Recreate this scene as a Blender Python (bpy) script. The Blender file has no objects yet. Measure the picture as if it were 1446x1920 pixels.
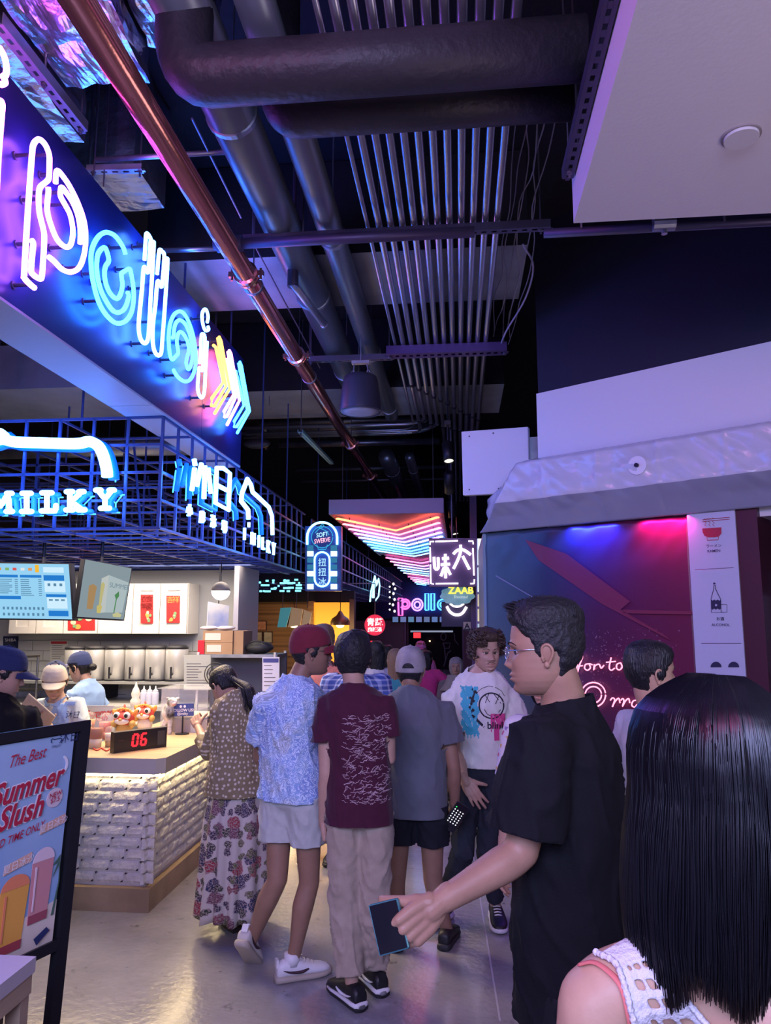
import bpy, bmesh, math, random
import numpy as np
from mathutils import Vector, Matrix, Euler, noise as mnoise
from mathutils.bvhtree import BVHTree

SC = bpy.context.scene
COL = SC.collection
R = math.radians
random.seed(7)

# ------------------------------------------------------------------ camera
CAM_Z = 1.70
FPX, CX, CY = 1400.0, 723.0, 960.0
PITCH, YAW = R(8.3), R(5.6)
cam_data = bpy.data.cameras.new('camera')
cam = bpy.data.objects.new('camera', cam_data)
COL.objects.link(cam)
cam.location = (0, 0, CAM_Z)
cam.rotation_euler = (R(90) + PITCH, 0, YAW)
cam_data.sensor_fit = 'VERTICAL'
cam_data.sensor_height = 24.0
cam_data.sensor_width = 24.0
cam_data.lens = FPX / 1920.0 * 24.0
cam_data.clip_start = 0.05
SC.camera = cam

# ------------------------------------------------------------------ view and world
SC.view_settings.view_transform = 'Standard'
SC.view_settings.look = 'None'
SC.view_settings.exposure = 0.0
SC.view_settings.gamma = 1.0
SC.view_settings.use_curve_mapping = False
try:
    SC.cycles.sample_clamp_indirect = 4.0
    SC.cycles.adaptive_threshold = .02
    SC.cycles.max_bounces = 6
    SC.cycles.diffuse_bounces = 3
    SC.cycles.glossy_bounces = 3
    SC.cycles.transmission_bounces = 4
    SC.cycles.transparent_max_bounces = 8
    SC.cycles.caustics_reflective = False
    SC.cycles.caustics_refractive = False
except Exception:
    pass
world = bpy.data.worlds.new('hall_ambient')
SC.world = world
world.use_nodes = True
world.node_tree.nodes['Background'].inputs[0].default_value = (0.42, 0.42, 0.80, 1)
world.node_tree.nodes['Background'].inputs[1].default_value = 0.22

# ------------------------------------------------------------------ large lights
def area(name, loc, target, size, power, color, sy=None, spread=180):
    l = bpy.data.lights.new(name, 'AREA')
    l.energy = power; l.color = color; l.shape = 'RECTANGLE'
    l.size = size; l.size_y = sy or size; l.spread = R(spread)
    o = bpy.data.objects.new(name, l); COL.objects.link(o)
    o.location = loc
    o.rotation_euler = (Vector(target) - Vector(loc)).to_track_quat('-Z', 'Y').to_euler()
    return o

def spot(name, loc, target, power, color, angle=60, blend=.6, radius=.06):
    l = bpy.data.lights.new(name, 'SPOT')
    l.energy = power; l.color = color; l.spot_size = R(angle); l.spot_blend = blend
    l.shadow_soft_size = radius
    o = bpy.data.objects.new(name, l); COL.objects.link(o)
    o.location = loc
    o.rotation_euler = (Vector(target) - Vector(loc)).to_track_quat('-Z', 'Y').to_euler()
    return o

# fill lights added behind the camera, where the hall neon presumably goes on
area('hall_fill_left', (-0.7, -1.8, 2.7), (-0.2, 3.2, 0.5), 2.2, 84, (0.46, 0.50, 1.0), 1.4, 110)
area('fascia_letters_glow', (-1.74, -0.3, 3.45), (0.2, 1.6, 3.6), 1.8, 55, (1.0, 0.16, 0.55), 0.7)
area('hall_fill_right', (0.9, -1.2, 3.3), (0.8, 4.2, 2.2), 1.4, 40, (0.54, 0.57, 1.0), 1.2, 120)  # unseen cool fill added for the people, no lamp stands here
area('soffit_fill', (2.3, 1.2, 1.7), (1.6, 1.6, 3.4), 1.2, 17, (1.0, 0.76, 0.84), 1.2)  # up-light added out of view to brighten the white soffit
# downlights under the lattice of the tea shop
area('shop_downlight_glow', (-3.0, 5.6, 2.20), (-3.0, 5.8, 0), 2.2, 92, (1.0, 0.80, 0.57), 1.6, 150)
area('shop_wall_glow', (-3.3, 7.2, 2.22), (-3.3, 7.7, 0.6), 2.4, 34, (1.0, 0.84, 0.68), 0.5, 150)
area('shop_edge_glow', (-1.95, 5.0, 2.18), (-1.3, 4.2, 0), 0.5, 26, (1.0, 0.72, 0.42), 1.6, 120)

# ------------------------------------------------------------------ pixel helpers (1446 x 1920 frame)
def ray(px, py):
    x = (px - CX) / FPX; u = -(py - CY) / FPX
    f = math.cos(PITCH) - u * math.sin(PITCH); z = math.sin(PITCH) + u * math.cos(PITCH)
    c, s = math.cos(YAW), math.sin(YAW)
    return Vector((x * c - f * s, x * s + f * c, z))

def at(px, py, X=None, Y=None, Z=None, plane=None):
    d = ray(px, py); o = Vector((0, 0, CAM_Z))
    if X is not None: t = X / d.x
    elif Y is not None: t = Y / d.y
    elif Z is not None: t = (Z - CAM_Z) / d.z
    else:
        p0, n = plane
        t = (Vector(p0) - o).dot(n) / d.dot(n)
    return o + d * t

# ------------------------------------------------------------------ materials
MATS = {}
def _c(c): return (c[0], c[1], c[2], 1)

def mat(name, color, rough=.6, metal=0, emit=None, es=0.0, vary=None, bump=None, spec=None, coat=0, alpha=None, trans=0, ior=1.45, stretch=None, sheen=0):
    """vary=(scale, amount 0..1[, second colour]); bump=(scale, strength); stretch scales the object coordinates."""
    if name in MATS: return MATS[name]
    m = bpy.data.materials.new(name); m.use_nodes = True
    nt = m.node_tree; b = nt.nodes['Principled BSDF']
    b.inputs['Base Color'].default_value = _c(color)
    b.inputs['Roughness'].default_value = rough
    b.inputs['Metallic'].default_value = metal
    if spec is not None: b.inputs['Specular IOR Level'].default_value = spec
    b.inputs['IOR'].default_value = ior
    if coat: b.inputs['Coat Weight'].default_value = coat
    if sheen: b.inputs['Sheen Weight'].default_value = sheen
    if trans: b.inputs['Transmission Weight'].default_value = trans
    if alpha is not None: b.inputs['Alpha'].default_value = alpha
    if emit is not None:
        b.inputs['Emission Color'].default_value = _c(emit); b.inputs['Emission Strength'].default_value = es
    if vary or bump:
        tc = nt.nodes.new('ShaderNodeTexCoord'); src = tc.outputs['Object']
        if stretch:
            mp = nt.nodes.new('ShaderNodeMapping'); mp.inputs['Scale'].default_value = stretch
            nt.links.new(src, mp.inputs['Vector']); src = mp.outputs['Vector']
        if vary:
            n = nt.nodes.new('ShaderNodeTexNoise'); n.inputs['Scale'].default_value = vary[0]; n.inputs['Detail'].default_value = 5
            nt.links.new(src, n.inputs['Vector'])
            r = nt.nodes.new('ShaderNodeValToRGB')
            c2 = vary[2] if len(vary) > 2 else tuple(v * (1 - vary[1]) for v in color)
            r.color_ramp.elements[0].position = .35; r.color_ramp.elements[1].position = .65
            r.color_ramp.elements[0].color = _c(c2); r.color_ramp.elements[1].color = _c(color)
            nt.links.new(n.outputs['Fac'], r.inputs['Fac']); nt.links.new(r.outputs['Color'], b.inputs['Base Color'])
        if bump:
            n = nt.nodes.new('ShaderNodeTexNoise'); n.inputs['Scale'].default_value = bump[0]; n.inputs['Detail'].default_value = 4
            nt.links.new(src, n.inputs['Vector'])
            bp = nt.nodes.new('ShaderNodeBump'); bp.inputs['Strength'].default_value = bump[1]; bp.inputs['Distance'].default_value = .02
            nt.links.new(n.outputs['Fac'], bp.inputs['Height']); nt.links.new(bp.outputs['Normal'], b.inputs['Normal'])
    MATS[name] = m
    return m

def neon(name, color, strength):
    if name in MATS: return MATS[name]
    m = bpy.data.materials.new(name); m.use_nodes = True
    nt = m.node_tree; nt.nodes.remove(nt.nodes['Principled BSDF'])
    e = nt.nodes.new('ShaderNodeEmission'); e.inputs[0].default_value = _c(color); e.inputs[1].default_value = strength
    nt.links.new(e.outputs[0], nt.nodes['Material Output'].inputs[0])
    if strength < 2: m.cycles.emission_sampling = 'NONE'
    MATS[name] = m
    return m

# ------------------------------------------------------------------ objects
def tag(o, label=None, cat=None, group=None, kind=None):
    if label: o['label'] = label
    if cat: o['category'] = cat
    if group: o['group'] = group
    if kind: o['kind'] = kind
    return o

def thing(name, label, cat, loc=(0, 0, 0), group=None):
    o = bpy.data.objects.new(name, None); COL.objects.link(o)
    o.empty_display_size = .05; o.location = loc
    return tag(o, label, cat, group)

def put(o, parent):
    """parent o (built in world coordinates) under parent"""
    o.parent = parent
    p, m = parent, Matrix.Identity(4)
    chain = []
    while p: chain.append(p); p = p.parent
    for q in reversed(chain):
        m = m @ q.matrix_parent_inverse @ q.matrix_basis
    o.matrix_parent_inverse = m.inverted()
    return o

def mesh_obj(name, verts, faces, m, parent=None, smooth=False, fmats=None):
    me = bpy.data.meshes.new(name)
    me.from_pydata([tuple(v) for v in verts], [], [tuple(f) for f in faces])
    if isinstance(m, (list, tuple)):
        for x in m: me.materials.append(x)
    elif m: me.materials.append(m)
    if fmats is not None: me.polygons.foreach_set('material_index', np.array(fmats, dtype=np.int32))
    if smooth: me.polygons.foreach_set('use_smooth', np.ones(len(me.polygons), dtype=bool))
    me.update()
    o = bpy.data.objects.new(name, me); COL.objects.link(o)
    if parent: put(o, parent)
    return o

def inst(name, me, parent, loc, rot=(0, 0, 0), scale=(1, 1, 1)):
    o = bpy.data.objects.new(name, me); COL.objects.link(o)
    o.location = loc; o.rotation_euler = rot; o.scale = scale
    if parent: put(o, parent)
    return o

def frame_from(z, hint=Vector((0, 0, 1))):
    z = z.normalized()
    if abs(z.dot(hint)) > .98: hint = Vector((1, 0, 0))
    x = hint.cross(z).normalized(); y = z.cross(x)
    return x, y, z

class MB:
    """collects shapes; build() links them as one mesh object"""
    def __init__(s): s.v = []; s.f = []; s.m = []; s.cur = 0
    def _add(s, vs, fs):
        k = len(s.v); s.v += [Vector(v) for v in vs]
        s.f += [tuple(i + k for i in f) for f in fs]; s.m += [s.cur] * len(fs)
        return s
    def box(s, lo, hi):
        x0, y0, z0 = lo; x1, y1, z1 = hi
        return s._add([(x0,y0,z0),(x1,y0,z0),(x1,y1,z0),(x0,y1,z0),(x0,y0,z1),(x1,y0,z1),(x1,y1,z1),(x0,y1,z1)],
                      [(0,3,2,1),(4,5,6,7),(0,1,5,4),(1,2,6,5),(2,3,7,6),(3,0,4,7)])
    def obox(s, c, u, v, w):
        """box with centre c and half-axis vectors u, v, w"""
        c, u, v, w = Vector(c), Vector(u), Vector(v), Vector(w)
        vs = [c - u - v - w, c + u - v - w, c + u + v - w, c - u + v - w, c - u - v + w, c + u - v + w, c + u + v + w, c - u + v + w]
        return s._add(vs, [(0,3,2,1),(4,5,6,7),(0,1,5,4),(1,2,6,5),(2,3,7,6),(3,0,4,7)])
    def bar(s, a, b, w, h=None, hint=Vector((0, 0, 1))):
        a, b = Vector(a), Vector(b); h = h or w
        x, y, z = frame_from(b - a, hint)
        return s.obox((a + b) / 2, x * w / 2, y * h / 2, (b - a) / 2)
    def prism(s, poly, off):
        """poly: 3d outline, off: extrusion vector"""
        n = len(poly); off = Vector(off); P = [Vector(p) for p in poly]
        fs = [tuple(range(n))[::-1], tuple(range(n, 2 * n))]
        fs += [(i, (i + 1) % n, (i + 1) % n + n, i + n) for i in range(n)]
        return s._add(P + [p + off for p in P], fs)
    def tube(s, pts, r, seg=8, closed=False, caps=True, rad=None, flat=1.0, hint=Vector((0, 0, 1))):
        P = [Vector(p) for p in pts]; n = len(P)
        if n < 2: return s
        k = len(s.v); prevx = None; vs = []
        for i in range(n):
            if closed: d = P[(i + 1) % n] - P[i - 1]
            else: d = P[min(i + 1, n - 1)] - P[max(i - 1, 0)]
            if d.length < 1e-9: d = Vector((0, 0, 1))
            d.normalize()
            if prevx is None: x, y, _ = frame_from(d, hint)
            else:
                x = prevx - d * prevx.dot(d)
                if x.length < 1e-6: x, y, _ = frame_from(d, hint)
                x.normalize(); y = d.cross(x)
            prevx = x
            rr = rad[i] if rad else r
            for j in range(seg):
                a = 2 * math.pi * j / seg
                vs.append(P[i] + x * math.cos(a) * rr + y * math.sin(a) * rr * flat)
        fs = []
        m = n if closed else n - 1
        for i in range(m):
            i2 = (i + 1) % n
            for j in range(seg):
                j2 = (j + 1) % seg
                fs.append((i * seg + j, i * seg + j2, i2 * seg + j2, i2 * seg + j))
        if caps and not closed:
            fs.append(tuple(range(seg))[::-1]); fs.append(tuple(range((n - 1) * seg, n * seg)))
        return s._add(vs, fs)
    def cyl(s, a, b, r, seg=16, r2=None):
        return s.tube([a, b], r, seg, rad=[r, r if r2 is None else r2])
    def lathe(s, c, prof, seg=24, axis=Vector((0, 0, 1)), caps=True, sx=1, sy=1):
        """prof: (radius, height along axis) list from c"""
        x, y, z = frame_from(Vector(axis), Vector((0, 1, 0)) if abs(axis[2]) > .9 else Vector((0, 0, 1)))
        c = Vector(c); vs = []; fs = []
        for r, h in prof:
            for j in range(seg):
                a = 2 * math.pi * j / seg
                vs.append(c + z * h + x * math.cos(a) * r * sx + y * math.sin(a) * r * sy)
        for i in range(len(prof) - 1):
            for j in range(seg):
                j2 = (j + 1) % seg
                fs.append((i * seg + j, i * seg + j2, (i + 1) * seg + j2, (i + 1) * seg + j))
        if caps:
            fs.append(tuple(range(seg))[::-1]); n = len(prof) - 1; fs.append(tuple(range(n * seg, (n + 1) * seg)))
        return s._add(vs, fs)
    def loft(s, rings, caps=True):
        n = len(rings[0]); vs = [p for r in rings for p in r]; fs = []
        for i in range(len(rings) - 1):
            for j in range(n):
                j2 = (j + 1) % n
                fs.append((i * n + j, i * n + j2, (i + 1) * n + j2, (i + 1) * n + j))
        if caps:
            fs.append(tuple(range(n))[::-1]); k = len(rings) - 1; fs.append(tuple(range(k * n, (k + 1) * n)))
        return s._add(vs, fs)
    def ell(s, c, r, seg=16, rings=10, rot=None):
        c = Vector(c); vs = []; fs = []
        M = rot.to_matrix() if isinstance(rot, Euler) else (rot or Matrix.Identity(3))
        ax = Vector((r, r, r)) if isinstance(r, (int, float)) else Vector(r)
        vs.append(c + M @ Vector((0, 0, -ax.z)))
        for i in range(1, rings):
            t = -math.pi / 2 + math.pi * i / rings
            for j in range(seg):
                a = 2 * math.pi * j / seg
                vs.append(c + M @ Vector((ax.x * math.cos(t) * math.cos(a), ax.y * math.cos(t) * math.sin(a), ax.z * math.sin(t))))
        vs.append(c + M @ Vector((0, 0, ax.z)))
        for j in range(seg):
            fs.append((0, 1 + (j + 1) % seg, 1 + j))
        for i in range(rings - 2):
            for j in range(seg):
                j2 = (j + 1) % seg
                fs.append((1 + i * seg + j, 1 + i * seg + j2, 1 + (i + 1) * seg + j2, 1 + (i + 1) * seg + j))
        k = 1 + (rings - 2) * seg; t = len(vs) - 1
        for j in range(seg): fs.append((k + j, k + (j + 1) % seg, t))
        return s._add(vs, fs)
    def caps(s, pts, rad, seg=14):
        """round-ended tapered chain through pts"""
        P = [Vector(p) for p in pts]
        a, b = P[0], P[-1]; d0 = (P[0] - P[1]).normalized(); d1 = (P[-1] - P[-2]).normalized()
        q = []; rr = []
        for t in (80, 55, 28): q.append(a + d0 * rad[0] * math.sin(R(t))); rr.append(rad[0] * math.cos(R(t)))
        # densify
        for i in range(len(P)):
            q.append(P[i]); rr.append(rad[i])
            if i < len(P) - 1:
                for t in (.33, .67): q.append(P[i].lerp(P[i + 1], t)); rr.append(rad[i] * (1 - t) + rad[i + 1] * t)
        for t in (28, 55, 80): q.append(b + d1 * rad[-1] * math.sin(R(t))); rr.append(rad[-1] * math.cos(R(t)))
        return s.tube(q, 1, seg, rad=rr)
    def quad(s, a, b, c, d): return s._add([a, b, c, d], [(0, 1, 2, 3)])
    def grid(s, fn, nu, nv):
        vs = [fn(i / nu, j / nv) for j in range(nv + 1) for i in range(nu + 1)]
        w = nu + 1
        return s._add(vs, [(j * w + i, j * w + i + 1, (j + 1) * w + i + 1, (j + 1) * w + i) for j in range(nv) for i in range(nu)])
    def build(s, name, m, parent=None, smooth=False):
        return mesh_obj(name, s.v, s.f, m, parent, smooth, s.m if isinstance(m, (list, tuple)) else None)

def bevel(o, w, seg=2):
    md = o.modifiers.new('edge', 'BEVEL'); md.width = w; md.segments = seg; md.limit_method = 'ANGLE'
    return o

def solid(o, t, off=-1):
    md = o.modifiers.new('thick', 'SOLIDIFY'); md.thickness = t; md.offset = off
    return o

def smooth_path(pts, n=6, closed=False):
    """Catmull-Rom through pts"""
    P = [Vector(p) for p in pts]; out = []
    N = len(P); rng = range(N if closed else N - 1)
    for i in rng:
        p1, p2 = P[i], P[(i + 1) % N]
        p0 = P[i - 1] if (closed or i > 0) else p1 * 2 - p2
        p3 = P[(i + 2) % N] if (closed or i + 2 < N) else p2 * 2 - p1
        for k in range(n):
            t = k / n
            out.append(.5 * ((2 * p1) + (p2 - p0) * t + (2 * p0 - 5 * p1 + 4 * p2 - p3) * t * t + (3 * p1 - p0 - 3 * p2 + p3) * t ** 3))
    if not closed: out.append(P[-1])
    return out

_TXT = {}
def text_geo(body, offset=0.0):
    """outline text as flat triangulated geometry, unit size, centred horizontally on x and from baseline"""
    key = (body, offset)
    if key in _TXT: return _TXT[key]
    cu = bpy.data.curves.new('lettering', 'FONT'); cu.body = body; cu.size = 1; cu.offset = offset
    cu.align_x = 'CENTER'; cu.resolution_u = 3; cu.fill_mode = 'BOTH'
    o = bpy.data.objects.new('lettering', cu); COL.objects.link(o)
    dg = bpy.context.evaluated_depsgraph_get()
    me = bpy.data.meshes.new_from_object(o.evaluated_get(dg))
    vs = [v.co.copy() for v in me.vertices]; fs = [tuple(p.vertices) for p in me.polygons]
    bpy.data.objects.remove(o); bpy.data.curves.remove(cu); bpy.data.meshes.remove(me)
    _TXT[key] = (vs, fs)
    return vs, fs

def add_text(mb, body, org, u, v, size, offset=0.0, lift=Vector((0, 0, 0)), thick=0.0, width=None):
    """flat text in plane org + u*x + v*y (unit u, v); centred on org; size = letter height scale; width squeezes to a given width"""
    vs, fs = text_geo(body, offset)
    if not vs: return mb
    org, u, v = Vector(org), Vector(u), Vector(v)
    sx = size
    if width:
        w = max(p.x for p in vs) - min(p.x for p in vs); sx = width / max(w, 1e-6)
    n = u.cross(v)
    P = [org + u * p.x * sx + v * p.y * size + lift for p in vs]
    if not thick: mb._add(P, fs)
    else:
        k = len(P); F = [tuple(i + k for i in f) for f in fs] + [tuple(reversed(f)) for f in fs]
        cnt = {}
        for f in fs:
            for i in range(len(f)):
                e = (f[i], f[(i + 1) % len(f)]); cnt[e] = cnt.get(e, 0) + 1
        for (a, b) in cnt:
            if (b, a) not in cnt: F.append((a, b, b + k, a + k))
        mb._add(P + [p + n * thick for p in P], F)
    return mb
# ================================================================== STRUCTURE
def floor_material():
    m = bpy.data.materials.new('polished_concrete'); m.use_nodes = True
    nt = m.node_tree; b = nt.nodes['Principled BSDF']; L = nt.links.new
    tc = nt.nodes.new('ShaderNodeTexCoord')
    n1 = nt.nodes.new('ShaderNodeTexNoise'); n1.inputs['Scale'].default_value = 1.3; n1.inputs['Detail'].default_value = 8; n1.inputs['Roughness'].default_value = .65
    n2 = nt.nodes.new('ShaderNodeTexNoise'); n2.inputs['Scale'].default_value = 26; n2.inputs['Detail'].default_value = 6
    n3 = nt.nodes.new('ShaderNodeTexNoise'); n3.inputs['Scale'].default_value = 7; n3.inputs['Detail'].default_value = 9; n3.inputs['Roughness'].default_value = .75
    for n in (n1, n2, n3): L(tc.outputs['Object'], n.inputs['Vector'])
    r1 = nt.nodes.new('ShaderNodeValToRGB')
    r1.color_ramp.elements[0].position = .3; r1.color_ramp.elements[0].color = (.22, .215, .225, 1)
    r1.color_ramp.elements[1].position = .7; r1.color_ramp.elements[1].color = (.37, .36, .37, 1)
    L(n1.outputs['Fac'], r1.inputs['Fac'])
    r3 = nt.nodes.new('ShaderNodeValToRGB')    # dark pits and scuffs
    r3.color_ramp.elements[0].position = .30; r3.color_ramp.elements[0].color = (.25, .25, .25, 1)
    r3.color_ramp.elements[1].position = .40; r3.color_ramp.elements[1].color = (1, 1, 1, 1)
    L(n3.outputs['Fac'], r3.inputs['Fac'])
    mx = nt.nodes.new('ShaderNodeMixRGB'); mx.blend_type = 'MULTIPLY'; mx.inputs[0].default_value = 1
    L(r1.outputs[0], mx.inputs[1]); L(r3.outputs[0], mx.inputs[2]); L(mx.outputs[0], b.inputs['Base Color'])
    mr = nt.nodes.new('ShaderNodeMapRange'); mr.inputs['To Min'].default_value = .09; mr.inputs['To Max'].default_value = .28
    L(n1.outputs['Fac'], mr.inputs['Value']); L(mr.outputs[0], b.inputs['Roughness'])
    b.inputs['Coat Weight'].default_value = .55; b.inputs['Coat Roughness'].default_value = .16
    bp = nt.nodes.new('ShaderNodeBump'); bp.inputs['Strength'].default_value = .35; bp.inputs['Distance'].default_value = .01
    L(n2.outputs['Fac'], bp.inputs['Height']); L(bp.outputs['Normal'], b.inputs['Normal'])
    return m

dark_paint = mat('dark_paint', (.018, .018, .026), .7, bump=(30, .15))
dark_slab = mat('ceiling_slab_paint', (.012, .012, .018), .85, bump=(14, .3))
mauve_white = mat('white_soffit_paint', (.74, .70, .74), .6, bump=(60, .04))
white_board = mat('white_board_paint', (.72, .73, .78), .55, bump=(40, .05))
grey_metal = mat('galvanized_steel', (.42, .46, .52), .38, .85, vary=(9, .25), bump=(24, .06))
black_metal = mat('black_steel', (.025, .025, .032), .45, .6)
strut_mat = mat('strut_steel', (.10, .09, .14), .45, .7)

fl = MB().box((-9, -4, -.12), (7, 32, 0)).build('floor', floor_material()); tag(fl, 'glossy worn grey concrete floor of the food hall', kind='structure')
ja, jb = at(903, 1700, Z=0), at(938, 1915, Z=0); jd = (ja - jb)
jt = MB().prism([(jb + Vector((-.004, 0, .0015))), (jb + Vector((.004, 0, .0015))), (jb + jd * 6 + Vector((.004, 0, .0015))), (jb + jd * 6 + Vector((-.004, 0, .0015)))], (0, 0, -.02))
jo = jt.build('expansion_joint', mat('joint_filler', (.42, .42, .46), .5), fl); jo['label'] = 'pale sealed joint line in the concrete'

ce = MB().box((-9, -4, 4.8), (7, 32, 5.0)).build('ceiling', dark_slab); tag(ce, 'black painted concrete ceiling slab', kind='structure')
wb = MB().box((-9, 30.0, 0), (7, 30.2, 4.8)).build('wall_back', mat('back_wall_paint', (.05, .045, .06), .7)); tag(wb, 'dark far end wall of the hall', kind='structure')
wl = MB().box((-6.0, -2, 0), (-5.85, 30, 4.8)).build('wall_left', dark_paint); tag(wl, 'dark side wall behind the tea shop', kind='structure')
wr = MB().box((4.6, -2, 0), (4.75, 30, 4.8)).build('wall_right', dark_paint); tag(wr, 'dark side wall behind the ramen stall', kind='structure')

# concrete ceiling beams / rectangular ducts crossing above the pipes
duct_grey = mat('grey_duct_board', (.34, .38, .44), .5, .2, vary=(3, .3), bump=(12, .12))
def cross_duct(y0, y1, z0, x0, x1, label):
    mb = MB().box((x0, y0, z0), (x1, y1, 4.79)); mb.m = [0, 1, 1, 1, 1, 1]
    o = mb.build('rectangular_duct', [duct_grey, dark_slab])
    tag(o, label, 'duct'); return o
cross_duct(4.62, 5.45, 4.12, -2.1, .48, 'wide grey rectangular duct crossing above the conduits and the copper pipe')
cross_duct(7.3, 8.35, 4.05, -2.6, .48, 'grey rectangular duct crossing behind the hanging black speaker')

# ---- right hand bulkhead over the boarded-up stall ------------------------------------
WU = Vector((.814, -.58, 0)).normalized(); WN = Vector((-.58, -.814, 0)).normalized(); WA = Vector((.212, 5.9, 0))
def wp(s, z, off=0.0): return WA + WU * s + WN * off + Vector((0, 0, z))
def wpx(px, py, off=0.0):
    return at(px, py, plane=(WA + WN * off, WN))
def wall_box(mb, s0, s1, z0, z1, o0, o1):
    return mb.obox(wp((s0 + s1) / 2, (z0 + z1) / 2, (o0 + o1) / 2), WU * (s1 - s0) / 2, WN * (o1 - o0) / 2, Vector((0, 0, (z1 - z0) / 2)))

def maroon_print():
    """the printed vinyl: teal-grey at the corner, navy, maroon towards the ramen banner"""
    m = bpy.data.materials.new('printed_vinyl'); m.use_nodes = True
    nt = m.node_tree; b = nt.nodes['Principled BSDF']; L = nt.links.new
    tc = nt.nodes.new('ShaderNodeTexCoord')
    dt = nt.nodes.new('ShaderNodeVectorMath'); dt.operation = 'DOT_PRODUCT'; dt.inputs[1].default_value = tuple(WU)
    L(tc.outputs['Object'], dt.inputs[0])
    s0 = WA.dot(WU)
    mr = nt.nodes.new('ShaderNodeMapRange'); mr.inputs['From Min'].default_value = s0; mr.inputs['From Max'].default_value = s0 + 1.6
    nz = nt.nodes.new('ShaderNodeTexNoise'); nz.inputs['Scale'].default_value = 1.2
    L(tc.outputs['Object'], nz.inputs['Vector'])
    ad = nt.nodes.new('ShaderNodeMath'); ad.operation = 'MULTIPLY_ADD'; ad.inputs[1].default_value = .35
    L(nz.outputs['Fac'], ad.inputs[0]); L(dt.outputs['Value'], ad.inputs[2]); L(ad.outputs[0], mr.inputs['Value'])
    r = nt.nodes.new('ShaderNodeValToRGB'); e = r.color_ramp.elements
    e[0].position = 0; e[0].color = (.12, .19, .21, 1); e[1].position = 1; e[1].color = (.13, .012, .045, 1)
    for p, c in ((.22, (.06, .10, .135, 1)), (.42, (.035, .04, .095, 1)), (.72, (.085, .014, .055, 1))):
        q = e.new(p); q.color = c
    L(mr.outputs[0], r.inputs['Fac']); L(r.outputs[0], b.inputs['Base Color'])
    b.inputs['Roughness'].default_value = .38
    return m
vinyl = maroon_print()
pw = MB()
def vinyl_pt(a, bb):
    s = a * 1.575; z = 2.385 * bb
    w = .012 * mnoise.noise(Vector((s * 2.2, z * 1.1, 3.1))) + .02 * max(0, bb - .86) / .14 * mnoise.noise(Vector((s * 9 - z * 6, z * 5, .4)))
    return wp(s, z, w)
pw.grid(vinyl_pt, 60, 60)
o = pw.build('wall_partition', vinyl, smooth=True); tag(o, 'boarded partition wrapped in dark printed vinyl with a red beam graphic', kind='structure'); solid(o, .05, -1)
PART = o
# red diagonal beam graphic and thin lines, flat print on the vinyl
red_print = mat('red_print', (.20, .03, .06), .4)
def print_poly(pix, m, off=.022, name='printed_shape', parent=PART):
    P = [wpx(x, y, off) for x, y in pix]
    return MB().prism(P, WN * .002).build(name, m, parent)
print_poly([(985, 1012), (1062, 1038), (1182, 1128), (1164, 1143), (1250, 1193), (1258, 1201), (1128, 1132), (1010, 1050)], red_print, name='beam_print')
print_poly([(1168, 1143), (1300, 1146), (1300, 1152), (1170, 1150)], red_print, name='beam_print')
print_poly([(930, 1078), (998, 1118), (998, 1120), (930, 1081)], mat('pale_print', (.22, .24, .32), .5), name='line_print')
# side return of the partition going away down the hall, teal edge
o = MB().obox(WA + Vector((.0, .75, 1.19)), (.02, 0, 0), (0, .75, 0), (0, 0, 1.19)).build('wall_partition_return', mat('teal_board', (.16, .27, .32), .5)); tag(o, 'narrow return side of the printed partition', kind='structure')

# speckled splash print (flat dots) at the foot of the visible print
sp = MB(); rs = random.Random(3)
for k in range(360):
    x = rs.gauss(1150, 75); y = 1180 + abs(rs.gauss(0, 75))
    if not (1075 < x < 1280 and 1170 < y < 1390): continue
    p = wpx(x, y, .024); r = rs.uniform(.0016, .006); a0 = rs.random() * 6
    sp._add([p + WU * math.cos(a0 + q * 1.57) * r * rs.uniform(.5, 1.4) + Vector((0, 0, 1)) * math.sin(a0 + q * 1.57) * r for q in range(4)], [(0, 1, 2, 3)])
o = sp.build('splash_print', mat('splash_ink', (.30, .16, .22), .5), PART); o['kind'] = 'stuff'

# white lower bulkhead, dark bulkhead above it, ceiling white soffit
o = wall_box(MB(), .50, 5.2, 2.86, 3.415, .02, -1.6).build('wall_bulkhead', white_board); tag(o, 'plain white bulkhead above the plastic sheeting', kind='structure')
o = wall_box(MB(), .50, 5.4, 3.415, 4.8, -.01, -1.8).build('wall_dark_bulkhead', mat('navy_paint', (.012, .012, .03), .6)); tag(o, 'black bulkhead wall between white bulkhead and ceiling', kind='structure')
o = wall_box(MB(), .52, 5.2, 2.34, 2.87, -.05, -1.5).build('wall_lintel', white_board); tag(o, 'lintel behind the plastic sheeting', kind='structure')
sof = MB().box((.515, -3, 3.4), (4.6, 3.076, 3.62)).build('ceiling_soffit', mauve_white); tag(sof, 'dropped white ceiling panel of the ramen side', kind='structure')
o = MB().box((.60, -3, 3.62), (4.6, 2.9, 4.8)).build('ceiling_soffit_core', dark_paint); tag(o, 'dark core above the dropped white ceiling panel', kind='structure')

# access panel box beside the bulkhead
pA, pB = at(865, 808, Y=6.15), at(992, 928, Y=6.0)
c = [at(865, 809, Y=6.2), at(990, 800, Y=6.05), at(993, 923, Y=6.05), at(868, 929, Y=6.2)]
t = thing('access_panel', 'plain white square access panel fixed beside the bulkhead', 'panel', c[3])
o = MB().prism(c, (0.02, .05, 0)).build('panel_board', white_board, t); bevel(o, .006)
for q in ((880, 818), (925, 812), (980, 812), (880, 918), (935, 916), (980, 912)):
    p = at(*q, Y=6.11); MB().ell(p, .006, 8, 6).build('screw', black_metal, t)
MB().bar(at(905, 860, Y=6.27), at(1060, 850, Y=6.27), .08, .3).build('backing_bracket', grey_metal, t)

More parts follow.
